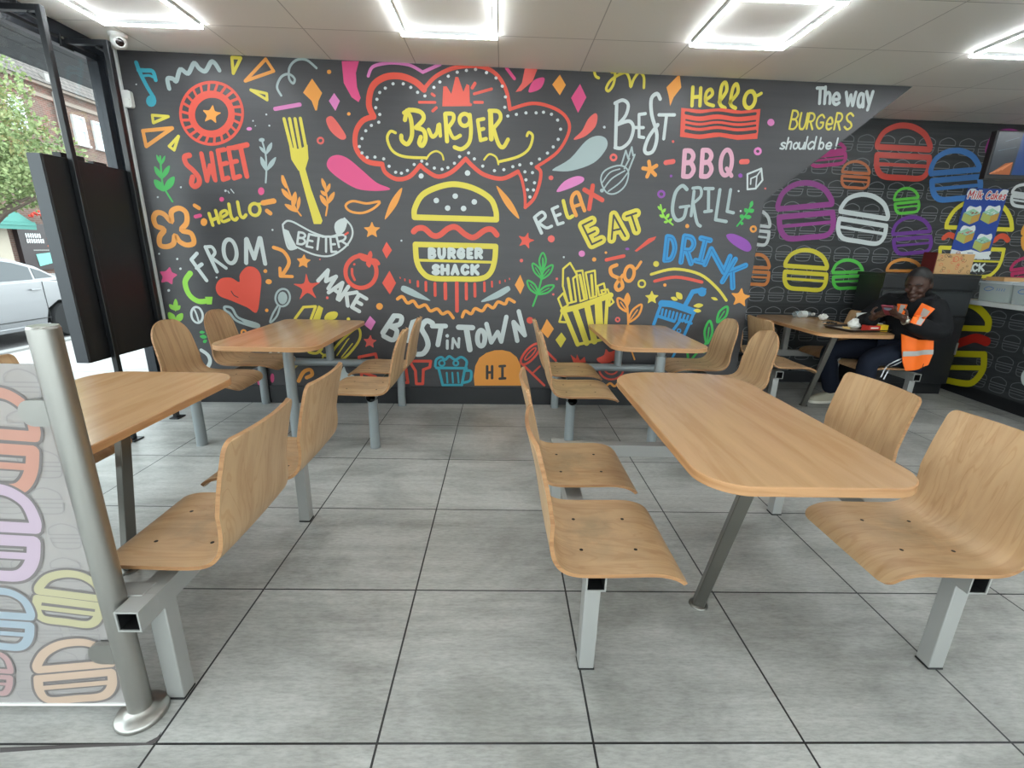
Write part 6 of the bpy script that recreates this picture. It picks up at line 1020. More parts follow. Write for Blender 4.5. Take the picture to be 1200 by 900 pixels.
# ---------------------------------------------------------------- seated person
def chain(joints, edges, levels=2):
    """skin-modifier limb tree -> (verts, faces)"""
    names = list(joints); me = bpy.data.meshes.new('limbs'); me.from_pydata([joints[n][0] for n in names], [(names.index(a), names.index(b)) for a, b in edges], [])
    o = bpy.data.objects.new('limbs', me); COLL.objects.link(o)
    sk = o.modifiers.new('skin', 'SKIN'); sk.use_smooth_shade = True
    for i, n in enumerate(names):
        r = joints[n][1]; me.skin_vertices[0].data[i].radius = r if isinstance(r, tuple) else (r, r); me.skin_vertices[0].data[i].use_root = (i == 0)
    ss = o.modifiers.new('sub', 'SUBSURF'); ss.levels = levels; ss.render_levels = levels
    dg = bpy.context.evaluated_depsgraph_get(); dg.update(); ev = o.evaluated_get(dg); m2 = ev.to_mesh()
    v = [tuple(p.co) for p in m2.vertices]; f = [tuple(p.vertices) for p in m2.polygons]
    ev.to_mesh_clear(); bpy.data.objects.remove(o); bpy.data.meshes.remove(me)
    return v, f
def remesh(mb, name, m, parent, voxel, offset=(0, 0, 0), smooth=4):
    o = mb.build(name, m, None, smooth=0)
    r = o.modifiers.new('r', 'REMESH'); r.mode = 'VOXEL'; r.voxel_size = voxel; r.use_smooth_shade = True
    s = o.modifiers.new('s', 'SMOOTH'); s.iterations = smooth; s.factor = .5
    dg = bpy.context.evaluated_depsgraph_get(); dg.update(); me = bpy.data.meshes.new_from_object(o.evaluated_get(dg))
    me.materials.clear(); me.materials.append(m); me.transform(Matrix.Translation(-Vector(offset)))
    for p in me.polygons: p.use_smooth = True
    old = o.data; o.modifiers.clear(); o.data = me; bpy.data.meshes.remove(old); o.parent = parent; me.name = name
    return o
PO = Vector((3.62, 2.86, 0))
mskin = mat('skin', (66, 44, 35), .5, 0, .4); mhair = mat('hair', (14, 12, 12), .6); mjack = mat('jacket', (14, 15, 18), .8, 0, .25); mtrou = mat('trousers', (20, 26, 40), .85, 0, .25)
morange = mat('hi_vis_orange', (250, 112, 24), .6); mrefl = mat('reflective_band', (172, 170, 166), .35); mshoe = mat('canvas_shoe', (172, 166, 148), .7); msole = mat('shoe_sole', (220, 216, 204), .6)
HC = Vector((3.655, 2.77, 1.125)); HF = Vector((-.78, -.52, -.30)).normalized(); HS = HF.cross(Vector((0, 0, 1))).normalized(); HU = HS.cross(HF)
def hd(x, y, z): return tuple(HC + HS*x + HF*y + HU*z)
body = MB()
def hball(c, sc, n=10, rotf=None):
    k = len(body.v); body.ball((0, 0, 0), 1, n)
    for i in range(k, len(body.v)):
        x, y, z = body.v[i]; x, y, z = x*sc[0]+c[0], y*sc[1]+c[1], z*sc[2]+c[2]
        if rotf: x, y, z = rotf(x, y, z)
        body.v[i] = hd(x, y, z)
def skull(x, y, z):
    if z < 0: t = min(1, -z/.12); x *= 1-.3*t**1.6; y = y*(1-.05*t)+.012*t
    return x, y, z
hball((0, 0, .012), (.077, .098, .118), 18, skull); hball((0, .03, -.07), (.052, .062, .045))           # skull, jaw
hball((0, .098, -.012), (.013, .017, .034)); hball((0, .108, -.03), (.021, .015, .013)); hball((0, .083, .032), (.055, .02, .013)); hball((-.04, .07, -.022), (.024, .022, .02)); hball((.04, .07, -.022), (.024, .022, .02))
hball((0, .092, -.058), (.026, .012, .007)); hball((0, .09, -.07), (.023, .012, .008)); hball((0, .082, -.1), (.022, .02, .018))
for sx in (-1, 1): hball((sx*.079, -.012, -.004), (.012, .022, .033))
J = {'pelvis': ((3.74, 2.86, .55), (.15, .12)), 'waist': ((3.76, 2.86, .72), (.14, .11)), 'chest': ((3.75, 2.85, .88), (.1, .08)), 'neck': ((3.70, 2.81, 1.03), .055), 'skull': ((3.67, 2.785, 1.09), .055),
     'ls': ((3.735, 2.68, .94), .05), 'le': ((3.775, 2.61, .74), .048), 'lw': ((3.46, 2.585, .865), .03), 'lh': ((3.42, 2.575, .885), .028),
     'rs': ((3.68, 3.02, .94), .05), 're': ((3.52, 3.07, .75), .048), 'rw': ((3.365, 2.78, .86), .03), 'rh': ((3.352, 2.74, .875), .028),
     'lhip': ((3.70, 2.77, .53), .085), 'lk': ((3.36, 2.73, .52), .062), 'la': ((3.44, 2.76, .1), .045), 'rhip': ((3.70, 2.95, .53), .085), 'rk': ((3.27, 3.10, .52), .062), 'ra': ((3.45, 3.17, .1), .045)}
E_ = [('pelvis', 'waist'), ('waist', 'chest'), ('chest', 'neck'), ('neck', 'skull'), ('chest', 'ls'), ('ls', 'le'), ('le', 'lw'), ('lw', 'lh'), ('chest', 'rs'), ('rs', 're'), ('re', 'rw'), ('rw', 'rh'), ('pelvis', 'lhip'), ('lhip', 'lk'), ('lk', 'la'), ('pelvis', 'rhip'), ('rhip', 'rk'), ('rk', 'ra')]
v, f = chain(J, E_); body.add(v, f)
PH = Vector((3.325, 2.60, .935))                                         # the phone's centre
def hand(w, palm, side):
    """w wrist, palm centre; fingers reach to the phone's far face and curl round it"""
    w, palm = Vector(w), Vector(palm); d = (palm-w).normalized(); lat = d.cross(Vector((0, 0, 1))).normalized()*side; up = lat.cross(d)*side
    if up.z < 0: up = -up
    body.bar(w, palm+d*.03, .074, .028, 0, up)
    for i, (o, l) in enumerate(((.031, .066), (.011, .076), (-.010, .071), (-.030, .056))):
        b = palm + d*.025 + lat*o
        body.tube([b, b+d*l*.4+up*.006, b+d*l*.72+up*.024, b+d*l*.78+up*.048], [.0095, .009, .0082, .007], 8)
    b = palm - d*.03 + lat*.034; body.tube([b, b+lat*.024+d*.012+up*.018, b+lat*.018+d*.03+up*.042, b+lat*.004+d*.052+up*.05], [.012, .0105, .0095, .008], 8)
hand((3.43, 2.578, .88), (3.375, 2.572, .903), -1); hand((3.353, 2.745, .872), (3.345, 2.69, .895), 1)
person = remesh(body, 'person', mskin, None, .0062, PO, 3); person.location = PO
tag(person, 'person in black jacket and orange hi-vis vest seated in the recess, looking at a phone', 'person')

jk = MB()
JJ = {'hem': ((3.75, 2.86, .47), (.185, .165)), 'belly': ((3.755, 2.86, .62), (.185, .165)), 'waist': ((3.765, 2.86, .76), (.175, .155)), 'chest': ((3.755, 2.855, .90), (.18, .14)), 'collar': ((3.72, 2.825, 1.0), (.1, .1)), 'throat': ((3.70, 2.81, 1.03), (.078, .08)),
      'ls': ((3.74, 2.675, .95), .108), 'lm': ((3.775, 2.63, .84), .1), 'le': ((3.79, 2.605, .745), .096), 'lf': ((3.63, 2.59, .80), .086), 'lw': ((3.475, 2.585, .858), .06),
      'rs': ((3.68, 3.03, .95), .108), 'rm': ((3.60, 3.07, .85), .1), 're': ((3.515, 3.08, .75), .092), 'rf': ((3.44, 2.93, .80), .082), 'rw': ((3.375, 2.80, .85), .057)}
JE = [('chest', 'waist'), ('waist', 'belly'), ('belly', 'hem'), ('chest', 'collar'), ('collar', 'throat'), ('chest', 'ls'), ('ls', 'lm'), ('lm', 'le'), ('le', 'lf'), ('lf', 'lw'), ('chest', 'rs'), ('rs', 'rm'), ('rm', 're'), ('re', 'rf'), ('rf', 'rw')]
JJ = {k: JJ[k] for k in ['chest']+[q for q in JJ if q != 'chest']}
v, f = chain(JJ, JE); q = random.Random(4); jk.add(v, f)
jk.tube([(3.80+.0*cos(a), 2.82+.12*cos(a), .995+.02*sin(a*2)) for a in [pi*k/8 for k in range(9)]], [.045, .058, .068, .074, .076, .074, .068, .058, .045], 12)      # hood bundled at the nape
jk.tube([(3.715+.085*cos(a), 2.81+.085*sin(a), 1.02+.022*cos(a-.6)) for a in [2*pi*k/18 for k in range(19)]], .032, 10)
jacket = remesh(jk, 'jacket', mjack, person, .011, PO, 3)
tr_ = MB(); TJ = {'pelvis': ((3.74, 2.86, .545), (.17, .13)), 'lhip': ((3.66, 2.775, .55), .105), 'lt': ((3.5, 2.745, .545), .1), 'lk': ((3.355, 2.725, .52), .085), 'lc': ((3.39, 2.745, .3), .078), 'la': ((3.43, 2.755, .09), .072),
      'rhip': ((3.66, 2.96, .55), .105), 'rt': ((3.46, 3.03, .545), .1), 'rk': ((3.275, 3.10, .515), .085), 'rc': ((3.36, 3.135, .3), .08), 'ra': ((3.445, 3.165, .09), .075)}
TE = [('pelvis', 'lhip'), ('lhip', 'lt'), ('lt', 'lk'), ('lk', 'lc'), ('lc', 'la'), ('pelvis', 'rhip'), ('rhip', 'rt'), ('rt', 'rk'), ('rk', 'rc'), ('rc', 'ra')]
v, f = chain(TJ, TE); tr_.add(v, f); trousers = remesh(tr_, 'trousers', mtrou, person, .012, PO, 3)
from mathutils.bvhtree import BVHTree
def bvh(*obs):
    vs, fs = [], []
    for o in obs:
        k = len(vs); vs += [Vector(p.co)+PO for p in o.data.vertices]; fs += [[i+k for i in p.vertices] for p in o.data.polygons]
    return BVHTree.FromPolygons(vs, fs)
TJK = bvh(jacket); TTR = bvh(trousers)
def drape(poly, tree, off, hang=None, th=.006, step=.018):
    """cloth laid on the near side of a garment: an (x, z) outline cut into cells, each set a little off the surface"""
    bm = bmesh.new(); vs = [bm.verts.new((x, 0, z)) for x, z in poly]; bm.faces.new(vs)
    xs = [p[0] for p in poly]; zs = [p[1] for p in poly]; x = min(xs)+step
    while x < max(xs): bmesh.ops.bisect_plane(bm, geom=bm.verts[:]+bm.edges[:]+bm.faces[:], plane_co=(x, 0, 0), plane_no=(1, 0, 0)); x += step
    z = min(zs)+step
    while z < max(zs): bmesh.ops.bisect_plane(bm, geom=bm.verts[:]+bm.edges[:]+bm.faces[:], plane_co=(0, 0, z), plane_no=(0, 0, 1)); z += step
    last = None
    for vv in bm.verts:
        # look along the line of sight of someone standing in the middle of the room
        o = Vector((.32, -.96, 1.32)); tgt = Vector((vv.co.x, 2.62, vv.co.z)); d = (tgt-o).normalized(); h = tree.ray_cast(o, d)
        vv.co = (h[0] - d*off) if h[0] is not None and (h[0]-tgt).length < .4 else tgt + Vector((0, (hang or 0), 0))
        vv.co -= PO
    bm.verts.ensure_lookup_table(); bm.verts.index_update()
    V = [tuple(vv.co) for vv in bm.verts]; F = [[q_.index for q_ in fc.verts] for fc in bm.faces]; bm.free()
    mb = MB(); mb.add(V, F); n = len(V); mb.add([(a, b+th, c) for a, b, c in V], [list(reversed(q_)) for q_ in F]); return mb
STRIP = [(3.592, .995), (3.706, .952), (3.657, .884), (3.628, .816), (3.538, .841), (3.559, .915)]
STRIPG = [(3.616, .956), (3.671, .931), (3.626, .823), (3.59, .829)]
FAR = [(3.399, .985), (3.478, .98), (3.471, .896), (3.414, .895)]; FARG = [(3.429, .979), (3.466, .973), (3.443, .896), (3.421, .895)]
FLAP = [(3.501, .749), (3.648, .704), (3.773, .7), (3.796, .597), (3.789, .499), (3.729, .462), (3.621, .446), (3.581, .516), (3.553, .592)]
FLAPG = [(3.55, .606), (3.787, .628), (3.794, .59), (3.561, .564)]
vest = MB()
for pl in (STRIP, FAR): d = drape(pl, TJK, .028, .02, .006, .012); vest.add(d.v, d.f, 0)
for pl in (STRIPG, FARG): d = drape(pl, TJK, .034, .012, .006, .012); vest.add(d.v, d.f, 1)
def hang(poly, y0, mi):
    d = drape(poly, BVHTree.FromPolygons([Vector((50, 50, 50)), Vector((51, 50, 50)), Vector((50, 51, 50))], [[0, 1, 2]]), 0)
    d.v = [(x, y0-PO.y + .008*sin(38*x+6*z) + .05*max(0, .52-z) + (0 if i < len(d.v)//2 else .006), z) for i, (x, y, z) in enumerate(d.v)]; vest.add(d.v, d.f, mi)
hang(FLAP, 2.632, 0); hang(FLAPG, 2.6265, 1)
vest.build('vest', [morange, mrefl], person, smooth=60)
st_ = MB()
for L_ in ([(3.562, .558), (3.501, .528), (3.452, .499), (3.429, .462), (3.414, .392)], [(3.575, .544), (3.521, .507), (3.477, .485), (3.459, .441), (3.44, .376)]):
    for a, b in zip(L_[:-1], L_[1:]):
        dx, dz = b[0]-a[0], b[1]-a[1]; l = math.hypot(dx, dz); nx, nz = -dz/l*.0045, dx/l*.0045
        d = drape([(a[0]+nx, a[1]+nz), (b[0]+nx, b[1]+nz), (b[0]-nx, b[1]-nz), (a[0]-nx, a[1]-nz)], TTR, .006, 0, .003, .03); st_.add(d.v, d.f, 0)
st_.build('trouser_stripe', mat('white_stripe', (214, 216, 220), .7), trousers, smooth=60)
hr = MB(); hr.ball((0, 0, 0), 1, 32); keep = []
HV = []
for x, y, z in hr.v:
    X, Y, Z = skull(x*.0855, y*.106-.004, z*.129+.013); HV.append((X, Y, Z))
F2 = []
for fc in hr.f:
    c = [sum(HV[i][k] for i in fc)/len(fc) for k in range(3)]
    if c[2] > .06+.9*max(0, c[1]-.035) and c[1] < .085: F2.append(fc)
    elif c[1] < .018 and c[2] > .012: F2.append(fc)
    elif c[1] < -.02 and c[2] > -.07: F2.append(fc)
h2 = MB(); h2.add([tuple(Vector(hd(*p))-PO) for p in HV], F2); h2.add([tuple(Vector(hd(p[0]*.9, p[1]*.9, p[2]*.9))-PO) for p in HV], [list(reversed(q_)) for q_ in F2]); h2.ball(tuple(Vector(hd(0, -.12, .04))-PO), .032, 8)
h2.build('hair', mhair, person, smooth=60)
br_ = MB()
for sx in (-1, 1):
    br_.tube([tuple(Vector(hd(sx*(.014+.011*k), .104-.0035*k*k, .034+.004*k-.0016*k*k))-PO) for k in range(4)], [.004, .0055, .005, .003], 6)
br_.build('eyebrows', mhair, person, smooth=60)
ey = MB()
for sx in (-1, 1): ey.ball(tuple(Vector(hd(sx*.031, .081, .008))-PO), .0125, 8)
ey.build('eyelids', mat('eyelid', (48, 30, 24), .45), person, smooth=60)
mo = MB(); mo.tube([tuple(Vector(hd(x, .1035-9*x*x, -.064+2*x*x))-PO) for x in (-.022, -.011, 0, .011, .022)], .0028, 6); mo.build('mouth_line', mat('mouth', (40, 18, 18), .5), person, smooth=60)
def shoe(ankle, dirx, name):
    ax, ay = ankle; dx, dy = dirx; l = math.hypot(dx, dy); dx, dy = dx/l, dy/l
    f3 = lambda a, b, h: (ax+dx*a-dy*b-PO.x, ay+dy*a+dx*b-PO.y, h)
    out = [(-.07, 0), (-.062, .028), (-.02, .036), (.06, .042), (.13, .044), (.178, .03), (.195, 0)]; out = smooth_pts(out+[(a, -b) for a, b in reversed(out[1:-1])], True, 3)
    up = MB(); n = len(out); rows = [(1.0, .022), (1.0, .04), (.93, .06), (.72, .085), (.5, .1)]
    V = []
    for s_, h in rows:
        for a, b in out: aa = a if h < .05 else (-.07+(a+.07)*(s_ if h > .07 else .97)); k = 1-max(0, (aa-.08))*3.2*(h-.03)/.05 if h > .05 else 1; V.append(f3(aa, b*s_ if h > .05 else b, .022+(h-.022)*max(.35, k)))
    F = [(i*n+k, i*n+(k+1) % n, (i+1)*n+(k+1) % n, (i+1)*n+k) for i in range(len(rows)-1) for k in range(n)]+[tuple(range((len(rows)-1)*n, len(rows)*n))]
    up.add(V, F); s_ = up.build('shoe', mshoe, person, smooth=60)
    so = MB(); so.prism([(a*1.03, b*1.05) for a, b in out], .001, .024, f=lambda a, b, h: f3(a, b, h)); so.build('sole', msole, s_, smooth=30)
    lc = MB()
    for k in range(4): lc.bar(f3(.06+.022*k, -.022, .079-.008*k), f3(.06+.022*k, .022, .079-.008*k), .006, .004)
    lc.build('laces', mpap, s_, smooth=0)
shoe((3.43, 3.165), (-1, -.1), 'r'); shoe((3.425, 2.755), (-1, -.1), 'l')
wt = MB(); wt.tube([(3.452+.034*cos(a)*.25-PO.x, 2.584+.036*cos(a)-PO.y, .868+.036*sin(a)-PO.z) for a in [2*pi*k/16 for k in range(17)]], .006, 8); wt.ball((3.448-PO.x, 2.545-PO.y, .862), .016, 8, 0, (1, .5, 1)); wt.build('wristwatch', mat('watch_steel', (196, 192, 180), .3, .8), person, smooth=50)
t = thing('phone', tuple(PH), 'phone in a dark red case held in the seated person\'s hands', 'phone')
nrm = Vector((.42, .28, .82)).normalized(); side = Vector((0, 0, 1)).cross(nrm).normalized(); lon = nrm.cross(side); rot = Matrix((side, lon, nrm)).transposed()
mb = MB(); mb.box((0, 0, 0), (.076, .15, .011), 0, 0, rot); mb.build('phone_case', mat('phone_case', (120, 24, 48), .35), t, smooth=0, bevel=.003)
mb = MB(); mb.box(tuple(nrm*.0062), (.068, .142, .001), 0, 0, rot); mb.build('phone_screen', mat('phone_glass', (20, 22, 28), .1), t, smooth=0)
mb = MB(); mb.box(tuple(-nrm*.0062+lon*.03), (.05, .035, .0025), 0, 0, rot); mb.build('phone_lens', mat('lens_panel', (120, 140, 160), .2), t, smooth=0, bevel=.001)

# ---------------------------------------------------------------- the street outside
mpav = mat('pavement_slabs', (196, 192, 188), .8); n_, l_, b_ = nodes(mpav); nt = mpav.node_tree
br = n_.new('ShaderNodeTexBrick'); br.offset = .5
for k, v in (('Scale', 1.0), ('Mortar Size', .008), ('Brick Width', .9), ('Row Height', .6)): br.inputs[k].default_value = v
br.inputs['Color1'].default_value = lin((162, 159, 157)); br.inputs['Color2'].default_value = lin((152, 149, 147)); br.inputs['Mortar'].default_value = lin((110, 108, 106)); l_.new(coords(nt, (1, 1, 1)), br.inputs['Vector']); l_.new(br.outputs['Color'], b_.inputs['Base Color'])
mroad = mat('asphalt', (126, 122, 122), .9); n_, l_, b_ = nodes(mroad); nt = mroad.node_tree; l_.new(cramp(nt, noise(nt, coords(nt, (9, 9, 9)), 4, 5), [(.3, (88, 85, 85)), (.7, (112, 109, 108))]), b_.inputs['Base Color'])
mb = MB(); mb.add([(-2.7, -14, -.02), (-2.7, 40, -.02), (-6.6, 40, -.27), (-6.6, -14, -.27), (-2.7, -14, -.3), (-2.7, 40, -.3), (-6.6, 40, -.6), (-6.6, -14, -.6)], [(0, 3, 2, 1), (4, 5, 6, 7), (0, 1, 5, 4), (2, 3, 7, 6), (1, 2, 6, 5), (0, 4, 7, 3)]); mb.box((-18.4, 13, -.36), (2.9, 54, .24)); mb.box((4.6, -9.3, -.16), (14.5, 9.6, .28)); struct(mb.build('pavement', mpav, smooth=0))
mb = MB(); mb.box((-2.58, 13, -.16), (.24, 54, .28)); struct(mb.build('threshold', mpav, smooth=0))
mb = MB(); mb.box((-6.68, 13, -.36), (.16, 54, .24)); mb.box((-16.9, 13, -.36), (.16, 54, .26)); struct(mb.build('kerb', mat('kerb_stone', (140, 138, 135), .8), smooth=0))
mb = MB(); mb.box((-13, 13, -.52), (13, 54, .12)); struct(mb.build('road', mroad, smooth=0))
# dark boarded canopy over the shop window
t = thing('shop_canopy', (-2.8, 2, 2.5), 'dark boarded canopy outside, above the shop window', 'canopy')
mcan = mat('canopy_boards', (30, 34, 38), .5)
for k in range(4):
    mb = MB(); mb.box((.22-k*.142, 0, .02), (.136, 12, .03)); mb.build('board', mcan, t, smooth=0, bevel=.004)
mb = MB(); mb.box((-.29, 0, .14), (.03, 12, .27)); mb.box((0, 0, .28), (.58, 12, .02)); mb.box((.27, 0, .16), (.03, 12, .24)); mb.build('fascia', mcan, t, smooth=0)

# silver car at the far side of the pavement
t = thing('car', (-7.8, 6.5, -.46), 'silver hatchback car parked at the kerb outside the window', 'car')
mcar = mat('silver_paint', (142, 142, 144), .25, .35, .5, coat=.6); mcgl = mat('tinted_glass', (44, 50, 54), .06, 0, .8); mtyre = mat('tyre', (28, 28, 29), .8); mrim = mat('alloy_rim', (150, 152, 155), .3, .8)
low = [(-2.25, .32), (-2.3, .55), (-2.26, .86), (-1.9, 1.0), (-.9, 1.03), (1.2, 1.05), (1.75, .98), (2.08, .8), (2.1, .45), (2.0, .27), (1.86, .25), (1.80, .5), (1.6, .66), (1.35, .68), (1.12, .55), (1.02, .25), (-1.05, .23), (-1.15, .52), (-1.38, .66), (-1.62, .66), (-1.84, .5), (-1.94, .26)]
up_ = [(-1.1, 1.02), (-.55, 1.34), (-.1, 1.45), (.35, 1.47), (.75, 1.42), (1.15, 1.28), (1.5, 1.04)]
mb = MB(); n = len(low)
SEC = [(0.0, .97), (-.04, 1.0), (-.85, 1.0), (-1.66, 1.0), (-1.7, .97)]
def carv(P, secs, cz):
    V = []
    for x, s_ in secs: V += [(x, a*s_, cz+(b-cz)*s_) for a, b in P]
    return V
V = carv(low, SEC, .65); F = [(i*n+k, i*n+(k+1) % n, (i+1)*n+(k+1) % n, (i+1)*n+k) for i in range(len(SEC)-1) for k in range(n)]+[tuple(range(n)), tuple(reversed(range((len(SEC)-1)*n, len(SEC)*n)))]
mb.add(V, F)
m_ = len(up_); V = []
for x0, x1 in ((-.03, -.2), (-1.67, -1.5)): V += [(x0+(x1-x0)*(b-1.02)/.44, a, b) for a, b in up_]
mb.add(V, [(k, k+1, m_+k+1, m_+k) for k in range(m_-1)]+[tuple(range(m_)), tuple(reversed(range(m_, 2*m_)))])
mb.build('car_body', mcar, t, smooth=35, bevel=.012)
def side_pt(a, b, h=.006): return (-.03-.17*(b-1.02)/.44+h, a, b)
for P in ([(-.95, 1.055), (-.5, 1.305), (-.12, 1.39), (.15, 1.405), (.15, 1.06)], [(.21, 1.06), (.21, 1.405), (.5, 1.40), (.8, 1.345), (1.02, 1.27), (.98, 1.07)], [(1.03, 1.08), (1.06, 1.255), (1.2, 1.2), (1.36, 1.09)]):
    mb = MB(); mb.prism(P, .0, .008, f=lambda a, b, h: side_pt(a, b, h)); mb.build('side_window', mcgl, t, smooth=0)
mb = MB()
for a in (-1.0, .18, 1.08): mb.box((.002, a, .68), (.006, .008, .7))
mb.box((.003, .1, .40), (.01, 2.0, .012)); mb.build('door_seam', M_BLACK, t, smooth=0)
for a in (-.05, .92): mb = MB(); mb.box((.02, a, .9), (.03, .17, .025)); mb.build('door_handle', mcar, t, smooth=0, bevel=.006)
mb = MB(); mb.box((-.0, 0.05, .27), (.03, 2.0, .07)); mb.build('side_skirt', mcar, t, smooth=0, bevel=.01)
q = Matrix.Rotation(R(90), 3, 'Y')
for a in (-1.5, 1.47):
    for x in (-.12, -1.58):
        mb = MB(); mb.lathe([(.2, -.1), (.29, -.1), (.315, -.07), (.315, .07), (.29, .1), (.2, .1)], (x, a, .315), 28, 0, q); w_ = mb.build('wheel', mtyre, t, smooth=40)
        mb = MB(); mb.lathe([(.001, .06), (.07, .07), (.18, .09), (.2, .098)], (x, a, .315), 28, 0, q); mb.build('rim', mrim, w_, smooth=40)
# brick terrace across the road
mbrick = mat('brick_wall', (150, 108, 92), .85); n_, l_, b_ = nodes(mbrick); nt = mbrick.node_tree; br = n_.new('ShaderNodeTexBrick')
tcx = n_.new('ShaderNodeTexCoord'); sp = n_.new('ShaderNodeSeparateXYZ'); cb_ = n_.new('ShaderNodeCombineXYZ'); l_.new(tcx.outputs['Object'], sp.inputs[0]); l_.new(sp.outputs['Y'], cb_.inputs['X']); l_.new(sp.outputs['Z'], cb_.inputs['Y'])
for k, v in (('Scale', 1.0), ('Mortar Size', .012), ('Brick Width', .24), ('Row Height', .085)): br.inputs[k].default_value = v
br.inputs['Color1'].default_value = lin((112, 82, 72)); br.inputs['Color2'].default_value = lin((98, 74, 66)); br.inputs['Mortar'].default_value = lin((116, 106, 98)); l_.new(cb_.outputs[0], br.inputs['Vector']); l_.new(br.outputs['Color'], b_.inputs['Base Color'])
mroof = mat('roof_tiles', (140, 128, 120), .85); n_, l_, b_ = nodes(mroof); nt = mroof.node_tree; br = n_.new('ShaderNodeTexBrick'); tcx = n_.new('ShaderNodeTexCoord'); sp = n_.new('ShaderNodeSeparateXYZ'); cb_ = n_.new('ShaderNodeCombineXYZ'); l_.new(tcx.outputs['Object'], sp.inputs[0]); l_.new(sp.outputs['Y'], cb_.inputs['X']); l_.new(sp.outputs['Z'], cb_.inputs['Y'])
for k, v in (('Scale', 1.0), ('Mortar Size', .022), ('Brick Width', .3), ('Row Height', .2)): br.inputs[k].default_value = v
br.inputs['Color1'].default_value = lin((106, 98, 93)); br.inputs['Color2'].default_value = lin((92, 85, 81)); br.inputs['Mortar'].default_value = lin((62, 57, 54)); l_.new(cb_.outputs[0], br.inputs['Vector']); l_.new(br.outputs['Color'], b_.inputs['Base Color'])
t = thing('building', (-20, 25, -.25), 'brick terrace with a tiled roof and white sash windows across the road', 'building'); mwf = mat('white_frame', (205, 205, 204), .5); mwg = mat('far_glass', (176, 190, 196), .1, 0, .8)
mb = MB(); mb.box((-3, 0, 3.95), (6, 36, 7.9)); mb.build('facade', mbrick, t, smooth=0)
mb = MB(); mb.box((.05, 0, 7.5), (.12, 36, .16)); mb.box((.12, 0, 7.95), (.3, 36, .14)); mb.build('string_course', mat('render_band', (130, 118, 108), .8), t, smooth=0)
mb = MB(); mb.prism([(.35, 8.0), (-3.6, 12.2), (-7, 8.0)], -18, 18, f=lambda a, b, h: (a, h, b)); mb.build('roof', mroof, t, smooth=0)
mb = MB(); mb.tube([(.12, -2.0, 7.8), (.12, -2.0, .3)], .06, 10); mb.box((.1, -2.1, 8.2), (.25, .5, .5)); mb.build('downpipe', mat('grey_pipe', (140, 136, 132), .6), t, smooth=40)
for y in (-9.4, -7.9, -5.2, -3.9, -.88, .25, 3.4, 4.6, 8, 9.2):
    mb = MB()
    for c, d in (((.05, y, 7.08), (.14, .66, .08)), ((.05, y, 6.5), (.12, .6, .06)), ((.08, y, 5.84), (.2, .74, .08)), ((.05, y-.3, 6.45), (.14, .07, 1.24)), ((.05, y+.3, 6.45), (.14, .07, 1.24))): mb.box(c, d)
    w_ = mb.build('window', mwf, t, smooth=0); mb = MB(); mb.box((.02, y, 6.46), (.04, .56, 1.2)); mb.build('pane', mwg, w_, smooth=0)
mshop = mat('shop_dark', (52, 44, 46), .3); mb = MB(); mb.box((.1, -4.2, 1.15), (.2, 2.2, 1.9)); mb.build('shop_window', mshop, t, smooth=0)
pr = Art(lambda a, b, h: (.205+h, a, b), [(214, 218, 218), (196, 96, 60), (120, 190, 180), (150, 150, 146)], .01)
for y0, y1, z in ((-4.98, -4.36, 1.62), (-4.98, -4.2, 1.40)):
    y = y0
    while y < y1: pr.stroke([(y, z-.06), (y, z+.06)], .07, 0); y += .1
for k in range(9): pr.stroke([(-4.8+k*.09, 1.02), (-4.75+k*.09, 1.02)], .04, 3)
pr.fill([(-4.7, .35), (-3.9, .5), (-3.75, .95), (-4.75, .85)], 2); pr.stroke([(-4.05, 1.5), (-3.9, 1.5)], .1, 1); pr.stroke([(-4.1, 1.2), (-3.9, 1.2)], .07, 1); pr.build('shop_print', t, 'shop')
mb = MB(); mb.box((.12, -6.6, 1.1), (.24, 1.7, 2.1)); mb.build('shop_door', mat('pale_stall', (176, 166, 150), .6), t, smooth=0)
mb = MB(); mb.bar((.9, -9.5, 2.0), (.9, -5.2, 2.0), .05, .3); mb.add([(.2, -9.5, 2.6), (.2, -5.2, 2.6), (.95, -5.2, 2.05), (.95, -9.5, 2.05), (.2, -9.5, 2.55), (.2, -5.2, 2.55), (.95, -5.2, 2.0), (.95, -9.5, 2.0)], [(0, 1, 2, 3), (7, 6, 5, 4), (0, 4, 5, 1), (2, 6, 7, 3), (1, 5, 6, 2), (0, 3, 7, 4)]); mb.build('awning', mat('teal_awning', (70, 130, 120), .6), t, smooth=0)
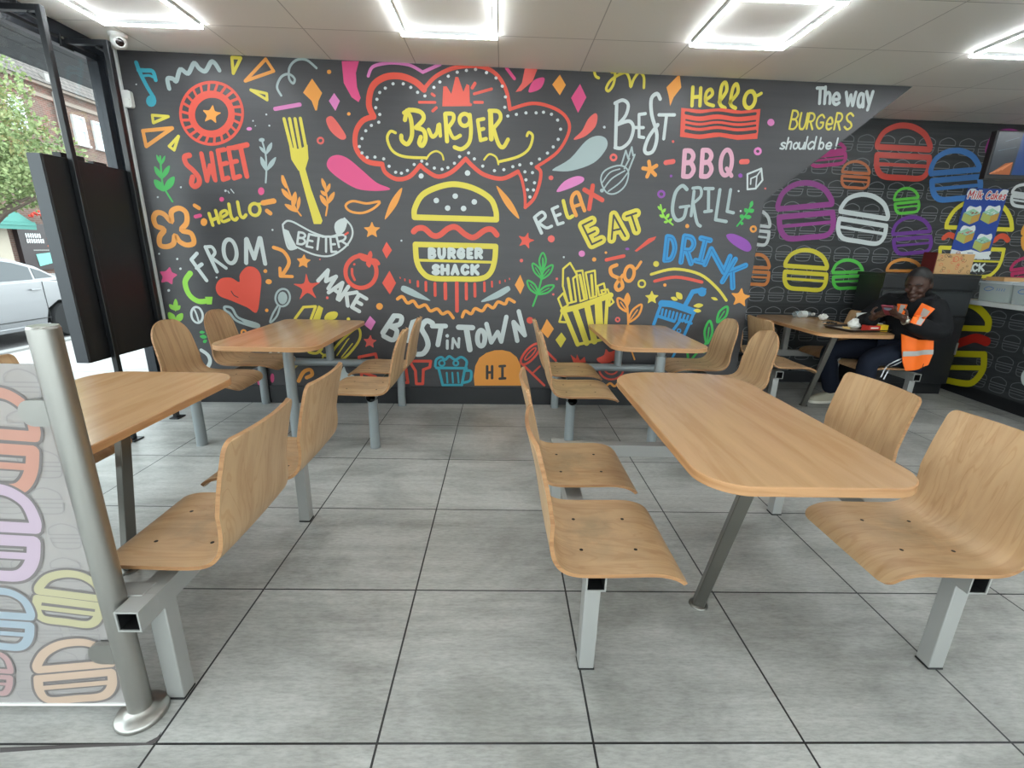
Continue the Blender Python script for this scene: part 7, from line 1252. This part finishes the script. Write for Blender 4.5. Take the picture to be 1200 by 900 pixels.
# street tree
mleaf = mat('tree_leaves', (132, 164, 92), .6); n_, l_, b_ = nodes(mleaf); nt = mleaf.node_tree; l_.new(cramp(nt, noise(nt, coords(nt, (1, 1, 1)), 5, 3), [(.3, (84, 104, 62)), (.5, (120, 136, 84)), (.7, (152, 160, 112))]), b_.inputs['Base Color']); b_.inputs['Subsurface Weight'].default_value = 0
mbark = mat('bark', (96, 84, 74), .9)
t = thing('street_tree', (-9.8, 8.6, -.46), 'leafy pale green street tree outside the window', 'tree')
mb = MB(); q = random.Random(21)
mb.tube([(0, 0, 0), (.05, .05, 1.4), (0, .1, 2.6), (.1, 0, 4.2)], [.14, .11, .09, .03], 12)
for k in range(9):
    a = k*.75; z = 1.7+k*.24; mb.tube([(0, .05, z), (.7*cos(a), .7*sin(a), z+.5), (1.5*cos(a), 1.5*sin(a), z+.85)], [.05, .035, .012], 8)
mb.build('trunk', mbark, t, smooth=50)
mb = MB(); BL = [(0, 0, 3.6, 1.35), (.2, 1.1, 3.3, 1.1), (0, -1.3, 3.5, 1.3), (.3, .4, 4.5, .85), (.5, -.5, 3.2, 1.05), (.1, 1.75, 3.05, .8), (-.3, -2.1, 3.8, 1.2), (.2, .2, 3.0, .95)]
for cx, cy, cz, r in BL:
    for k in range(int(2300*r*r)):
        u, th_ = q.uniform(-1, 1), q.uniform(0, 2*pi); rr = r*(q.random()**.35); sq_ = math.sqrt(1-u*u); p = Vector((cx+rr*sq_*cos(th_), cy+rr*sq_*sin(th_), cz+rr*u*.9))
        a = Vector((q.gauss(0, 1), q.gauss(0, 1), q.gauss(0, 1))).normalized(); b = a.orthogonal().normalized(); s_ = q.uniform(.028, .055)
        mb.add([p-a*s_, p+b*s_*.55, p+a*s_, p-b*s_*.55], [(0, 1, 2, 3)])
mb.build('crown', mleaf, t, smooth=0)
t = thing('flower_basket', (-18.9, 20.3, 2.12), 'basket of red and white flowers hung on the shopfront across the road', 'flowers'); mb = MB(); q = random.Random(8)
mb.lathe([(.05, -.3), (.22, -.2), (.3, 0)], (0, 0, 0), 14, 0)
for k in range(60): mb.ball((q.uniform(-.35, .35), q.uniform(-.55, .55), q.uniform(-.02, .3)), .06, 3, 1 if q.random() < .6 else (2 if q.random() < .4 else 3))
mb.build('blooms', [mbark, mat('flower_red', (206, 70, 56), .6), mat('flower_white', (226, 220, 214), .6), mat('flower_leaf', (110, 140, 80), .7)], t, smooth=0)
